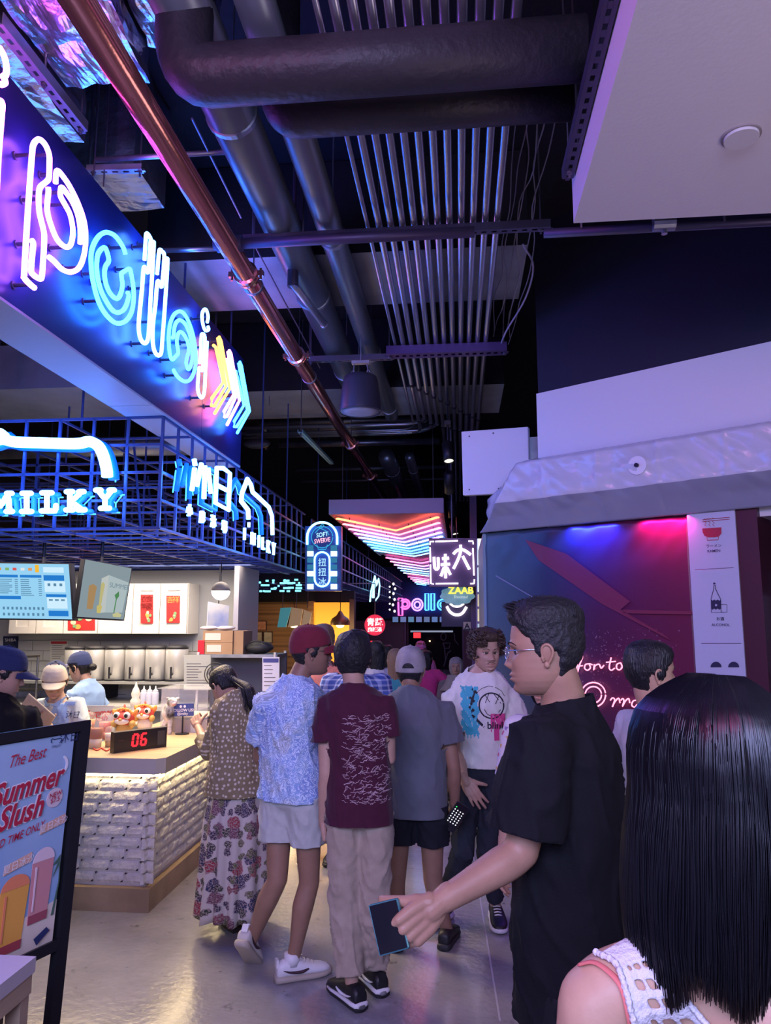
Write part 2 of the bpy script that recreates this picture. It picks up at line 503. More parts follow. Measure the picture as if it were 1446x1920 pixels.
# plastic sheeting wrapped around the bulkhead, with dust folds
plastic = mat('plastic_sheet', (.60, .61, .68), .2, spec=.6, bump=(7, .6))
def sheet_pt(a, b):
    s = -.05 + a * 2.6
    top_s = .43 + a * 2.12
    prof = [(2.905, .03), (2.86, .17), (2.72, .19), (2.585, .185), (2.49, .10), (2.385, .03)]
    i = min(int(b * 5), 4); f = b * 5 - i
    z = prof[i][0] * (1 - f) + prof[i + 1][0] * f; off = prof[i][1] * (1 - f) + prof[i + 1][1] * f
    ss = top_s * (1 - b ** 1.6) + (-.02 + a * 2.6) * b ** 1.6
    wr = .034 * mnoise.noise(Vector((ss * 5 + z * 4, z * 7 - ss * 2, 1.7))) + .018 * mnoise.noise(Vector((ss * 14 + z * 16, z * 6, 7.7)))
    seam = .008 * math.exp(-((ss * 2.4) % 1 - .5) ** 2 * 900)
    return wp(ss, z, off + wr * math.sin(math.pi * min(1, b * 1.1)) + seam + .012)
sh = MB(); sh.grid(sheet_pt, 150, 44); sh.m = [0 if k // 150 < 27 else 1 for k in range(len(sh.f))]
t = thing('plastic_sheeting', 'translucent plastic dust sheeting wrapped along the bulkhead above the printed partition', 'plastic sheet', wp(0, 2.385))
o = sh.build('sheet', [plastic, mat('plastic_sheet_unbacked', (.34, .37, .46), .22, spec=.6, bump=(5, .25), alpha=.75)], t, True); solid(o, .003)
# taped fold at its near-left end, running down to the partition corner
lf = MB()
def left_flap(a, b):
    p = sheet_pt(0, a)
    q = wp(-.03 - .02 * b, 2.385 + (p.z - 2.385) * .55 * (1 - a), -.12)
    w = mnoise.noise(Vector((a * 6, b * 6, 2))) * .015
    return p.lerp(q, b) + Vector((w, w, 0))
lf.grid(left_flap, 24, 10)
o = lf.build('end_flap', plastic, t, True); solid(o, .003)
# round escutcheon with sprinkler on the sheeting
c0 = wpx(1196, 873, .21)
MB().cyl(c0, c0 + WN * .012, .062, 28).build('round_cover', mat('white_plastic', (.80, .79, .84), .4), t)
MB().cyl(c0 + WN * .012, c0 + WN * .03, .014, 12).build('nozzle', black_metal, t)

# ---- ramen banner, dark frame and mesh shutter right of it ---------------------------------
banner_mat = mat('banner_fabric', (.50, .51, .62), .6)
s0, s1 = 1.575, 1.868
t = thing('ramen_banner', 'tall white banner with ramen bowl and sake bottle pictograms', 'banner', wp(1.72, 0, .05))
o = wall_box(MB(), s0, s1, 0.0, 2.392, -.06, .03).build('banner_board', banner_mat, t)
ink_red = mat('banner_red_ink', (.42, .02, .05), .5); ink = mat('banner_dark_ink', (.02, .02, .06), .5)
BO = .033
def bstrokes(name, strokes, m, w, closed=False):
    mb = MB()
    for st in strokes:
        P = [wpx(x, y, BO) for x, y in st]
        mb.tube(P, w / 2, 4, flat=1, closed=closed)
    return mb.build(name, m, t)
def bpoly(name, pix, m): return MB().prism([wpx(x, y, BO - .001) for x, y in pix], WN * .002).build(name, m, t)
Z6 = lambda L: [(1270 + x / 6.0, 940 + y / 6.0) for x, y in L]
bpoly('bowl_print', Z6([(284, 306), (498, 292), (498, 360), (470, 396), (420, 405), (350, 405), (310, 390), (288, 350)]), ink_red)
bstrokes('bowl_foot_print', [Z6([(335, 405), (338, 438), (462, 432), (464, 400)])], ink_red, .004)
bstrokes('chopstick_print', [Z6([(285, 208), (420, 192), (590, 180)]), Z6([(285, 228), (590, 200)])], ink_red, .0035)
bstrokes('steam_print', [Z6([(305 + k, 225 - k * .05), (328 + k, 245), (308 + k, 262), (330 + k, 282)]) for k in (0, 45, 90)], ink_red, .003)
bstrokes('noodle_print', [Z6([(295, 212), (310, 195), (325, 210), (340, 190), (355, 205), (370, 188), (385, 203), (400, 185), (415, 200)])], ink_red, .003)
bstrokes('divider_print', [Z6([(200, 770), (635, 745)])], ink, .003); bstrokes('divider_print', [Z6([(272, 1598), (718, 1597)])], ink, .003)
bstrokes('bottle_print', [Z6([(412, 945), (412, 980), (382, 1095), (385, 1250), (495, 1250), (490, 1105), (432, 985), (430, 945), (412, 945)])], ink, .004)
bpoly('bottle_stopper_print', Z6([(405, 920), (418, 912), (432, 920), (430, 934), (408, 935)]), ink)
bpoly('bottle_label_print', Z6([(384, 1105), (400, 1118), (418, 1105), (436, 1118), (455, 1105), (475, 1118), (492, 1105), (494, 1205), (475, 1220), (455, 1205), (436, 1220), (418, 1205), (400, 1220), (386, 1205)]), ink)
fl_ = []
mb = MB(); cc = wpx(*Z6([(438, 1168)])[0], BO + .002)
mb._add([cc] + [cc + WU * math.cos(k * math.pi / 5) * (.0072 if k % 2 else .0052) * 1.1 + Vector((0, 0, math.sin(k * math.pi / 5) * (.0072 if k % 2 else .0052) * 1.1)) for k in range(10)], [(0, 1 + k, 1 + (k + 1) % 10) for k in range(10)])
mb.build('blossom_print', banner_mat, t)
bstrokes('cup_print', [Z6([(495, 1160), (562, 1160), (562, 1248), (500, 1248)])], ink, .003)
up = Vector((0, 0, 1))
for body, q, sz, in (('ラーメン', (412, 515), .024), ('RAMEN', (413, 572), .024), ('お酒', (485, 1338), .024), ('ALCOHOL', (490, 1404), .023)):
    add_text(MB(), body, wpx(*Z6([q])[0], BO), WU, up, sz, .012).build('lettering', ink, t)
for cx_ in (438, 636):
    P = [wpx(*Z6([(cx_ + 62 * math.cos(a), 1866 + 62 * math.sin(a))])[0], BO) for a in np.linspace(math.pi, 2 * math.pi, 12)]
    MB().prism(P, WN * .002).build('gyoza_print', ink, t)

frame_red = mat('maroon_frame_paint', (.06, .008, .022), .45)
o = wall_box(MB(), 1.868, 1.99, 0, 2.45, -.3, .015).build('trim_1', frame_red); tag(o, 'dark maroon frame post beside the ramen banner', kind='structure')
o = wall_box(MB(), 1.99, 3.4, 0, 2.5, -1.2, -1.1).build('wall_stall_back', mat('stall_brown', (.05, .018, .03), .6)); tag(o, 'dark brown back of the ramen stall', kind='structure')
t = thing('pale_door_leaf', 'pale narrow door leaf standing open inside the ramen stall', 'door', wpx(1415, 1085, -.4))
P = [wpx(1392, 957, -.12), wpx(1405, 978, -.5), wpx(1418, 1086, -.5), wpx(1400, 1088, -.12)]
MB().prism(P, WN * -.02 + WU * .01).build('leaf', banner_mat, t)
t = thing('mesh_shutter', 'black expanded metal shelf rack at the ramen stall edge', 'shutter', wp(2.2, 0, -.2))
mb = MB()
for z in (.2, .9, 1.36, 1.88):
    mb.obox(wp(2.35, z, -.25), WU * .36, WN * .02, Vector((0, 0, .018)))
mb.obox(wp(2.0, 1.0, -.25), WU * .02, WN * .02, Vector((0, 0, 1.0)))
mb.build('shutter_frame', black_metal, t)
mb = MB(); wire = mat('shutter_wire', (.35, .33, .40), .4, .8)
for k in range(-26, 34):
    for sg in (1, -1):
        a = Vector((2.0 + k * .03, 0, .9)); L_ = 1.0
        pts = []
        for q in (0, 1):
            s = a.x + sg * q * L_ * .5; z = .9 + q * .98
            pts.append((s, z))
        (sa, za), (sb, zb) = pts
        lo, hi = 2.02, 2.7
        if sa > sb: sa, za, sb, zb = sb, zb, sa, za
        if sb < lo or sa > hi: continue
        if sa < lo: za += (zb - za) * (lo - sa) / (sb - sa); sa = lo
        if sb > hi: zb = za + (zb - za) * (hi - sa) / (sb - sa); sb = hi
        mb.bar(wp(sa, za, -.25), wp(sb, zb, -.25), .004)
o = mb.build('wire_net', wire, t); o['kind'] = 'stuff'
# neon script on the printed wall: "for today / tomorrow" style lettering, only its visible end strokes
def wall_script():
    t = thing('neon_script_sign', 'pink neon handwriting reading for today on the printed partition', 'neon sign', wpx(1140, 1290, .04))
    tubes = []
    Z = lambda L: [(920 + x * 526 / 1446, 1080 + y * 526 / 1446) for x, y in L]
    S = [Z([(437, 508), (446, 470), (455, 425), (466, 408), (474, 418), (462, 450), (447, 500)]), Z([(436, 466), (475, 462)]),
         Z([(508, 452), (490, 456), (485, 475), (500, 486), (515, 472), (508, 452), (525, 458)]), Z([(535, 455), (532, 485), (540, 462), (560, 455), (570, 475), (585, 460)]),
         Z([(622, 420), (612, 470), (622, 486), (640, 475)]), Z([(596, 445), (645, 440)]),
         Z([(668, 448), (652, 455), (650, 475), (664, 484), (678, 470), (672, 450), (668, 448)]), Z([(720, 448), (700, 455), (696, 475), (712, 482), (722, 465)]), Z([(726, 405), (722, 480), (735, 484)]), ]
    S2 = [Z([(432, 545), (446, 555), (450, 600), (455, 640)])] + [Z([(530 + r * math.cos(a), 612 + r * math.sin(a)) for a in np.linspace(0, 2 * math.pi * .98, 26)]) for r in (63, 42)] + \
         [Z([(618, 640), (630, 628), (640, 640), (628, 675), (640, 650), (660, 630), (668, 655)]), Z([(672, 640), (682, 632), (688, 645), (680, 672), (695, 645), (712, 632), (718, 655)]), Z([(750, 640), (735, 645), (728, 665), (742, 676), (758, 660)])]
    pk = neon('pink_neon', (1.0, .28, .42), 2.6)
    for st in S + S2:
        P = smooth_path([wpx(x, y, .035) for x, y in st], 4)
        MB().tube(P, .0048, 6).build('neon_tube', pk, t, True)
wall_script()

# colour-wash lamps tucked under the sheeting
for s_, c_, pw_, lab in ((.90, (.02, .05, 1.0), 11, 'small lamp washing the printed partition blue'), (1.42, (.9, .02, .42), 4, 'small lamp washing the printed partition magenta')):
    p = wp(s_, 2.392, .028); t = thing('wash_lamp', lab, 'lamp', p)
    MB().obox(p, WU * .06, WN * .012, Vector((0, 0, .008))).build('lamp_housing', black_metal, t); MB().obox(p + WN * -.018, WU * .015, WN * .02, Vector((0, 0, .008))).build('mount_arm', black_metal, t)
    put(area('wash_glow', p + Vector((0, 0, -.022)) + WN * .02, p + Vector((0, 0, -1)) - WN * .26, .34, pw_, c_, .04, 150), t)
# ================================================================== PIPES, CONDUITS AND CEILING FITTINGS
copper = mat('red_sprinkler_paint', (.52, .22, .19), .17, .85, bump=(30, .03))
insul = mat('black_pipe_insulation', (.030, .027, .036), .5, bump=(26, .3))
duct_dark = mat('dark_duct_wrap', (.19, .23, .27), .36, .6, bump=(10, .1))
conduit_mat = mat('conduit_steel', (.36, .38, .44), .3, .85)
foil = mat('foil_wrap', (.55, .60, .68), .25, .85, bump=(7, .9))
rod_mat = mat('threaded_rod_steel', (.22, .22, .27), .4, .8)

def rod(mb, p, top=4.79, r=.005): return mb.cyl(p, (p[0], p[1], top), r, 6)

# red sprinkler main along the aisle
cx, cz, cr = -1.24, 3.75, .058
t = thing('sprinkler_pipe', 'long red sprinkler main running down the aisle beside the neon fascia', 'pipe', (cx, 4, cz))
MB().cyl((cx, .6, cz), (cx, 13.5, cz), cr, 28).build('pipe_run', copper, t, True)
for q in ((458, 515), (545, 668), (645, 832), (683, 892)):
    y = at(*q, Z=cz).y
    k = MB().lathe((cx, y - .035, cz), [(cr, 0), (cr + .016, .004), (cr + .016, .03), (cr + .010, .034), (cr + .010, .04), (cr + .016, .044), (cr + .016, .07), (cr, .074)], 24, Vector((0, 1, 0)))
    o = k.build('coupling', copper, t, False)
    for sx in (-1, 1):
        b = MB().obox((cx + sx * (cr + .028), y, cz), (.02, 0, 0), (0, .016, 0), (0, 0, .016)); b.cyl((cx + sx * (cr + .03), y, cz - .035), (cx + sx * (cr + .03), y, cz + .035), .008, 8)
        b.build('bolt_lug', copper, o)
for y in (1.6, 4.25, 6.0, 8.5):
    mb = MB().lathe((cx, y, cz), [(cr + .001, 0), (cr + .005, .002), (cr + .005, .026), (cr + .001, .028)], 24, Vector((0, 1, 0)))
    rod(mb, (cx, y + .014, cz + cr)); mb.build('ring_hanger', rod_mat, t)
# branch tee to the right at (480,460)
yb = at(470, 462, Z=cz).y
mb = MB().cyl((cx - .09, yb, cz + .02), (cx + 1.35, yb, cz + .02), .03, 14); mb.cyl((cx - .07, yb, cz + .02), (cx + .07, yb, cz + .02), .045, 14)
o = mb.build('branch_pipe', mat('dark_purple_pipe', (.08, .06, .12), .45, .5), t, True)

# two big round ducts along the aisle
def round_duct(p0, p1, r, label, joints, mt):
    a, b = Vector(p0), Vector(p1)
    t = thing('round_duct', label, 'duct', a)
    MB().cyl(a, b, r, 28).build('duct_run', mt, t, True)
    for y in joints:
        f = (y - a.y) / (b.y - a.y); p = a.lerp(b, f); d = (b - a).normalized()
        mb = MB().lathe(p, [(r + .001, 0), (r + .008, .004), (r + .008, .03), (r + .001, .034)], 28, d); rod(mb, p + Vector((0, 0, r))); mb.build('joint_band', grey_metal, t)
    return t
za = 4.02
def aisle(px, py, Z): return at(px, py, Z=Z)
p = aisle(432, 215, za); q_ = aisle(545, 452, za); xa = (p.x + q_.x) / 2
round_duct((xa, 1.2, za), (xa, 7.4, za), .115, 'large dark round duct nearest the red sprinkler main', (2.0, 3.05, 5.0, 6.6), duct_dark)
p2 = aisle(573, 290, za); p3 = aisle(620, 430, za); xb = (p2.x + p3.x) / 2
round_duct((xb, 1.2, za), (xb, 8.2, za), .078, 'slimmer dark round duct between the large duct and the conduit bank', (2.2, 4.2, 6.2, 7.9), duct_dark)
for (px_, py_, r_, lab) in ((735, 880, .12, 'short silver duct length behind the sprinkler pipe end'), (775, 880, .07, 'short narrow silver duct length beside the conduit bends')):
    p = aisle(px_, py_, 4.05)
    round_duct((p.x, p.y - .9, 4.05), (p.x, p.y + 2.6, 4.05), r_, lab, (p.y,), grey_metal)

# two insulated black pipes crossing the aisle with elbows going up
def cross_pipe(px0, py, Z, r, x1, label):
    p = at(px0, py, Z=Z); y = p.y; x0 = p.x + r
    pts = [Vector((x0, y, 4.79)), Vector((x0, y, Z + r * 1.7))]
    for a in np.linspace(0, math.pi / 2, 7)[1:]:
        k = r * .9
        pts.append(Vector((x0 + k - k * math.cos(a), y, Z + r * 1.7 - r * 1.7 * math.sin(a))))
    pts += [Vector((x0 + .5, y, Z)), Vector((x1, y, Z))]
    t = thing('insulated_pipe', label, 'pipe', (x0, y, Z))
    MB().tube(pts, r, 28, hint=Vector((0, 1, 0))).build('pipe_run', insul, t, True)
    return y
yc1 = cross_pipe(290, 150, 3.72, .108, .47, 'thick black insulated pipe crossing overhead, the nearer of the two')
yc2 = cross_pipe(487, 225, 3.74, .080, .47, 'black insulated pipe crossing overhead just behind the thicker one')
# slotted strut hanger at the right end of the crossing pipes
def slotted_strut(a, b, w, h, label, gap=.055, m=strut_mat, rods=(), face=None):
    """channel from a to b with slot holes seen as dark recessed plates; built from two rails and bridging pads"""
    a, b = Vector(a), Vector(b); L = (b - a).length; d = (b - a).normalized()
    up = face or Vector((0, 0, 1)); x = d.cross(up).normalized()
    t = thing('slotted_strut', label, 'strut', a)
    mb = MB()
    c = (a + b) / 2
    for sg in (-1, 1):
        mb.obox(c + x * sg * w / 2, x * .002, up * h / 2, d * L / 2)
        mb.obox(c + x * sg * w * .34 - up * h / 2, x * w * .16, up * .0015, d * L / 2)
    n = max(2, int(L / gap))
    for i in range(n + 1):
        mb.obox(a + d * (L * i / n) - up * h / 2, x * w * .2, up * .0015, d * gap * .25)
    mb.build('channel', m, t)
    for r_ in rods:
        p = a.lerp(b, r_); k = MB(); rod(k, p - up * .05); k.cyl(p - up * (h / 2 + .012), p - up * h / 2, .012, 6); k.build('hanger_rod', rod_mat, t)
    return t
ya0, ya1 = yc1 - .12, at(1062, 420, Z=3.58).y
slotted_strut((.485, 1.75, 3.585), (.485, 3.0, 3.585), .045, .045, 'slotted steel strut carrying the crossing pipes beside the white ceiling panel', rods=(.12, .96))
# strut across aisle at y ~ 425 and the purple one at y ~ 645 under the conduits
zc = 3.95
p = at(455, 428, Z=zc); q_ = at(1030, 408, Z=zc); yst = (p.y + q_.y) / 2
slotted_strut((p.x, yst, zc - .06), (q_.x, yst, zc - .06), .05, .045, 'slotted strut crossing under the ducts near the red pipe tee', rods=(.03, .2, .45, .97))
p = at(735, 650, Z=zc); q_ = at(945, 640, Z=zc); ys2 = (p.y + q_.y) / 2
slotted_strut((p.x - .04, ys2, zc - .055), (q_.x + .02, ys2, zc - .055), .12, .07, 'purple slotted strut carrying the conduit bank in front of the speaker', m=mat('purple_strut', (.10, .06, .20), .4, .6), rods=(.02, .98))
p = at(580, 668, Z=3.9); q_ = at(735, 660, Z=3.9)
slotted_strut((p.x, p.y, 3.87), (q_.x, p.y, 3.87), .045, .045, 'slotted strut above the hanging black speaker', rods=(.02, .6))

# bank of conduits
x_l = at(655, 262, Z=zc).x; x_r = at(918, 245, Z=zc).x
xl2 = at(738, 640, Z=zc).x; xr2 = at(928, 635, Z=zc).x
xL, xR = (x_l + xl2) / 2, (x_r + xr2) / 2
NC = 12; ordn = ['first', 'second', 'third', 'fourth', 'fifth', 'sixth', 'seventh', 'eighth', 'ninth', 'tenth', 'eleventh', 'twelfth']
for i in range(NC):
    f = i / (NC - 1); x = xL + (xR - xL) * f
    r = .0125 if i == 0 else .0205
    y_end = 9.3 + .25 * math.sin(i * 2.3)
    t = thing('conduit', 'steel ceiling conduit, %s from the left of the conduit bank' % ordn[i], 'conduit', (x, 5, zc), 'steel conduits of the ceiling bank')
    if i < 5:      # these bend left at the far end
        pts = [Vector((x, .7, zc)), Vector((x, y_end - .9 - i * .03, zc))]
        yb_ = y_end - .9 - i * .03; rb = .22 + .03 * i
        for a in np.linspace(0, math.pi / 2, 7)[1:]: pts.append(Vector((x - rb + rb * math.cos(a), yb_ + rb * math.sin(a), zc)))
        pts.append(Vector((x - 2.2, yb_ + rb, zc)))
    else:
        pts = [Vector((x, .7, zc)), Vector((x, 6.2, zc)), Vector((x, 14, zc))]
    MB().tube(pts, r, 10).build('conduit_run', conduit_mat, t, True)
    for y in (6.75 + .13 * i, 8.1 + .07 * i):
        if i > 0: MB().cyl((x, y, zc), (x, y + .06, zc), r + .006, 10).build('coupling', black_metal, t)
# loose cables right of the bank
for k in range(6):
    rr = random.Random(k); x = xR + .06 + .035 * k; pts = []
    for j in range(9):
        pts.append(Vector((x + rr.uniform(-.03, .03), 2.8 + j * .42, zc + .12 + rr.uniform(-.06, .04))))
    o = MB().tube(smooth_path(pts, 4), .004, 5).build('cable', mat('grey_cable', (.22, .21, .27), .5), None, True)
    tag(o, 'thin loose grey cable, %s to the right of the conduit bank' % ordn[k], 'cable', 'loose cables beside the conduit bank')
pts = [Vector((.42, 4.35, 3.98)), at(1000, 500, Y=4.9), at(985, 560, Y=5.2), at(950, 620, Y=5.6), at(938, 650, Y=5.9)]
o = MB().tube(smooth_path(pts, 6), .007, 6).build('cable', mat('lilac_cable', (.36, .33, .48), .5), None, True); tag(o, 'pair of pale cables drooping to the purple strut', 'cable')
for q0, q1, Z in (((360, 222), (452, 408), 4.0), ((480, 465), (600, 690), 3.95)):
    o = MB().cyl(at(*q0, Z=Z), at(*q1, Z=Z), .006, 6).build('brace_wire', rod_mat); tag(o, 'thin bracing wire by the red pipe, the %s one' % ('nearer' if q0[0] == 360 else 'farther'), 'wire')
# stub pipe with cap on the big duct
a, b = at(548, 530, Z=3.82), at(608, 608, Z=3.82)
t = thing('capped_drop_pipe', 'short steel capped pipe hanging under the large dark duct', 'pipe', a)
mb = MB().cyl(a, b, .026, 14); mb.build('pipe_stub', grey_metal, t, True); MB().ell(b, .032, 12, 8).build('end_cap', grey_metal, t, True)
mb = MB().cyl(a + Vector((0, .02, 0)), a + Vector((0, .02, .98)), .012, 8); mb.cyl(a + Vector((0, .02, -.02)), a + Vector((0, .02, .14)), .035, 10); mb.build('drop_rod', strut_mat, t)

# foil wrapped duct top left
def crumple(o_v, amp, sc): return [v + Vector((mnoise.noise(v * sc), mnoise.noise(v * sc + Vector((9, 3, 1))), mnoise.noise(v * sc + Vector((4, 7, 5))))) * amp for v in o_v]
def foil_box(lo, hi, label, n=22, amp=.035):
    mb = MB(); lo, hi = Vector(lo), Vector(hi)
    def face(o, u, v): mb.grid(lambda a, b: o + u * a + v * b, n, n)
    d = hi - lo; X, Y, Z = Vector((d.x, 0, 0)), Vector((0, d.y, 0)), Vector((0, 0, d.z))
    face(lo, Y, X); face(lo, X, Z); face(lo + X, Y, Z); face(lo + Y, Z, X) if False else face(lo + Y, X, Z); face(lo, Y, Z); face(lo + Z, X, Y)
    mb.v = crumple(mb.v, amp, 5.5); mb.v = crumple(mb.v, amp * .4, 17)
    o = mb.build('foil_duct', foil, None, False); tag(o, label, 'duct'); return o
a = at(20, 30, Z=4.1); b = at(280, 150, Z=4.1)
foil_box((-1.75, 1.6, 4.1), (-1.35, b.y + .02, 4.74), 'crumpled silver foil-wrapped duct above the neon fascia')
foil_box((-1.34, 1.2, 4.25), (-1.02, 2.9, 4.74), 'crumpled foil-wrapped duct between the red pipe and the black crossing pipe')
c0 = at(150, 320, Z=4.15); c1 = at(310, 392, Z=4.15)
foil_box((c0.x - .9, c0.y - .02, 4.15), (c1.x, c1.y, 4.79), 'flat foil duct end above the fascia by the threaded rods', 14, .012)
foil_box((-2.6, 2.05, 4.02), (-1.8, 3.2, 4.76), 'foil duct right above the fascia edge', 18, .02)
p, q_ = at(-5, 35, Z=4.0), at(156, 238, Z=4.0)
slotted_strut(p, q_, .045, .05, 'perforated steel strut under the foil duct', m=mat('bright_strut', (.50, .52, .62), .4, .6), rods=(.5, .97))
slotted_strut(at(165, 318, Z=4.06), at(268, 316, Z=4.06), .04, .03, 'short perforated strut under the flat foil duct end', m=MATS['bright_strut'], rods=(.1, .95))
for i, (px_, py_) in enumerate(((176, 330), (194, 350), (560, 700), (505, 760))):
    p = at(px_, py_, Z=3.95); mb = MB(); rod(mb, p, 4.79, .004); o = mb.build('threaded_rod', rod_mat)
    tag(o, ('thin threaded rod hanging at the flat foil duct end, nearer', 'thin threaded rod hanging at the flat foil duct end, farther', 'thin threaded rod by the speaker', 'thin threaded rod holding the teal-tinted tray')[i], 'rod')
mb = MB().cyl(at(180, 300, Z=4.0), at(420, 285, Z=4.0), .014, 10); o = mb.build('thin_steel_pipe', grey_metal, None, True); tag(o, 'thin steel pipe crossing behind the red main', 'pipe')
mb = MB().cyl(at(300, 470, Z=4.0), at(415, 466, Z=4.0), .016, 10); o = mb.build('thin_steel_pipe', grey_metal, None, True); tag(o, 'thin pipe below the grey duct left of the red main', 'pipe')
# cable tray, the teal light on it put into its base colour
p, q_ = at(563, 808, Z=3.6), at(622, 868, Z=3.6)
slotted_strut(p, q_, .05, .03, 'narrow perforated tray tinted as if lit teal near the fascia end', gap=.04, m=mat('tray_teal_light', (.25, .55, .60), .4, .4), rods=(.02,))

# transverse steel pipes near the fascia end (y ~ 790..900)
for i, (y_px, r, X0, X1, Z, lab) in enumerate(((790, .035, -2.6, -.3, 4.3, 'steel pipe crossing under the speaker'), (800, .06, -2.6, -.3, 4.28, 'thick steel pipe with flange crossing by the fascia end'),
        (832, .05, -2.6, -.25, 4.26, 'lower thick steel pipe with flange by the fascia end'), (880, .03, -2.8, -.2, 4.3, 'dark pipe crossing at the sprinkler pipe end'), (902, .02, -2.8, 0.1, 4.2, 'slim dark pipe crossing above the neon ceiling panel'))):
    y = at(600, y_px, Z=Z).y
    t = thing('cross_pipe', lab, 'pipe', (X0, y, Z))
    MB().cyl((X0, y, Z), (X1, y, Z), r, 16).build('pipe_run', grey_metal if i < 3 else duct_dark, t, True)
    for x in (-1.9, -1.0):
        mb = MB(); rod(mb, (x, y, Z + r)); mb.build('hanger_rod', rod_mat, t)
    if i in (1, 2):
        xf = at(500, y_px, Y=y).x
        MB().cyl((xf - .015, y, Z), (xf + .015, y, Z), r * 1.5, 16).build('flange', grey_metal, t)
# oval damper discs at (490, 830)
for i, yy in enumerate((832, 812)):
    p = at(482, yy, Y=9.6); o = MB().ell(p, (.19, .05, .07), 20, 10).build('oval_fitting', duct_dark, None, True); tag(o, 'grey oval duct fitting beside the fascia end, the %s one' % ('lower' if i == 0 else 'upper'), 'fitting')

# hanging speaker
def speaker():
    yS = 5.6; c = at(676, 772, Y=yS)
    t = thing('pendant_speaker', 'black bell-shaped pendant speaker hanging over the aisle', 'speaker', c)
    w = .163; h = at(676, 705, Y=yS).z - c.z
    MB().lathe(c, [(w, 0), (w * 1.0, .01), (w * .985, .05), (w * .93, h * .5), (w * .84, h * .85), (w * .78, h * .96), (w * .66, h), (.02, h + .004)], 36).build('housing', mat('speaker_black', (.03, .03, .045), .42), t, True)
    MB().lathe(c + Vector((0, 0, -.001)), [(.01, -.014), (w * .5, -.012), (w * .97, 0)], 36).build('grille', mat('speaker_grille', (.36, .36, .42), .6, bump=(220, .5)), t, True)
    MB().tube([c + Vector((w * 1.0 * math.cos(a), w * math.sin(a), -.001)) for a in np.linspace(0, 2 * math.pi, 40)[:-1]], .006, 8, closed=True).build('rim', MATS['speaker_black'], t, True)
    mb = MB()
    for sx in (-.06, .06):
        mb.cyl(c + Vector((sx, 0, h)), c + Vector((sx * .8, 0, h + .13)), .004, 6); mb.tube([c + Vector((sx + .012 * math.cos(a), 0, h + .03 + .018 * math.sin(a))) for a in np.linspace(0, 6.28, 10)[:-1]], .0035, 6, closed=True)
    mb.obox(c + Vector((0, 0, h + .11)), (.07, 0, 0), (0, .02, 0), (0, 0, .012)); rod(mb, c + Vector((0, 0, h + .1)))
    mb.build('suspension', grey_metal, t)
speaker()

# track spotlights along the conduit bank
def track_spot(px_, py_, Y, L, r, tilt, label, glow):
    c = at(px_, py_, Y=Y); d = Vector(tilt).normalized()
    t = thing('track_spotlight', label, 'spotlight', c)
    MB().lathe(c, [(r * .6, -L / 2 - .01), (r, -L / 2), (r, L / 2), (r * .92, L / 2)], 20, d, caps=False).build('lamp_body', black_metal, t, True)
    MB().cyl(c + d * (-L / 2 - .012), c + d * (-L / 2 - .004), r * .62, 16).build('back_cap', black_metal, t)
    MB().cyl(c + d * (L / 2 - .012), c + d * (L / 2 - .009), r * .9, 16).build('lens', neon('spot_lens_%d' % glow, (1, .93, .8), glow), t)
    mb = MB().cyl(c + Vector((0, 0, r)), c + Vector((0, 0, .28)), .01, 8); mb.obox(c + Vector((0, 0, .28)), (.03, 0, 0), (0, .05, 0), (0, 0, .02)); rod(mb, c + Vector((0, 0, .28)), r=.006); mb.build('stem', black_metal, t)
track_spot(840, 848, 7.0, .2, .05, (.1, -.3, -1), 'black track spotlight left of the white access panel', 1.2)
track_spot(843, 905, 8.0, .24, .06, (.0, .6, -.8), 'black track spotlight hanging above the square sign, upper', .5)
track_spot(848, 955, 9.0, .2, .055, (.1, .2, -1), 'black track spotlight hanging above the square sign, lower', .8)
track_spot(851, 990, 10.0, .18, .05, (.2, -.2, -1), 'small red-lit track spotlight just above the square sign', 1.5)
o = MB().box((.02, 6.0, 4.0), (.07, 12.5, 4.05)); o.cyl((.045, 7, 4.0), (.045, 7, 4.79), .008, 6); o.cyl((.045, 11, 4.0), (.045, 11, 4.79), .008, 6)
tag(o.build('lighting_track', black_metal), 'black lighting track over the aisle holding the spotlights', 'track')
# downlight disc on the white panel, sprinkler bar behind its edge
c = at(1390, 254, Z=3.4); t = thing('ceiling_disc', 'round white cover plate on the dropped white ceiling panel', 'ceiling plate', c)
MB().cyl(c + Vector((0, 0, -.016)), c, .058, 32).build('cover_plate', mat('disc_white', (.66, .64, .66), .45), t); MB().cyl(c + Vector((0, 0, -.006)), c + Vector((0, 0, .002)), .066, 32).build('shadow_ring', mat('disc_shadow_ring', (.30, .26, .26), .6), t)  # shade around the plate drawn as a darker ring
p, q_ = at(1060, 436, Y=3.4), at(1446, 412, Y=3.4)
t = thing('wall_bar', 'dark pipe running along under the far edge of the white ceiling panel', 'pipe', p)
MB().cyl(p - Vector((.1, 0, 0)), q_ + Vector((1.5, 0, 0)), .022, 12).build('pipe_run', strut_mat, t, True)
p = at(1245, 420, Y=3.37); mb = MB().cyl(p - Vector((.05, 0, 0)), p + Vector((.05, 0, 0)), .032, 12); mb.cyl(p + Vector((0, 0, -.05)), p, .014, 10); mb.build('sprinkler_head', grey_metal, t)
for x in (.6, 1.25): MB().cyl((x, p.y, p.z), (x, p.y, 4.79), .006, 6).build('hanger_rod', rod_mat, t)

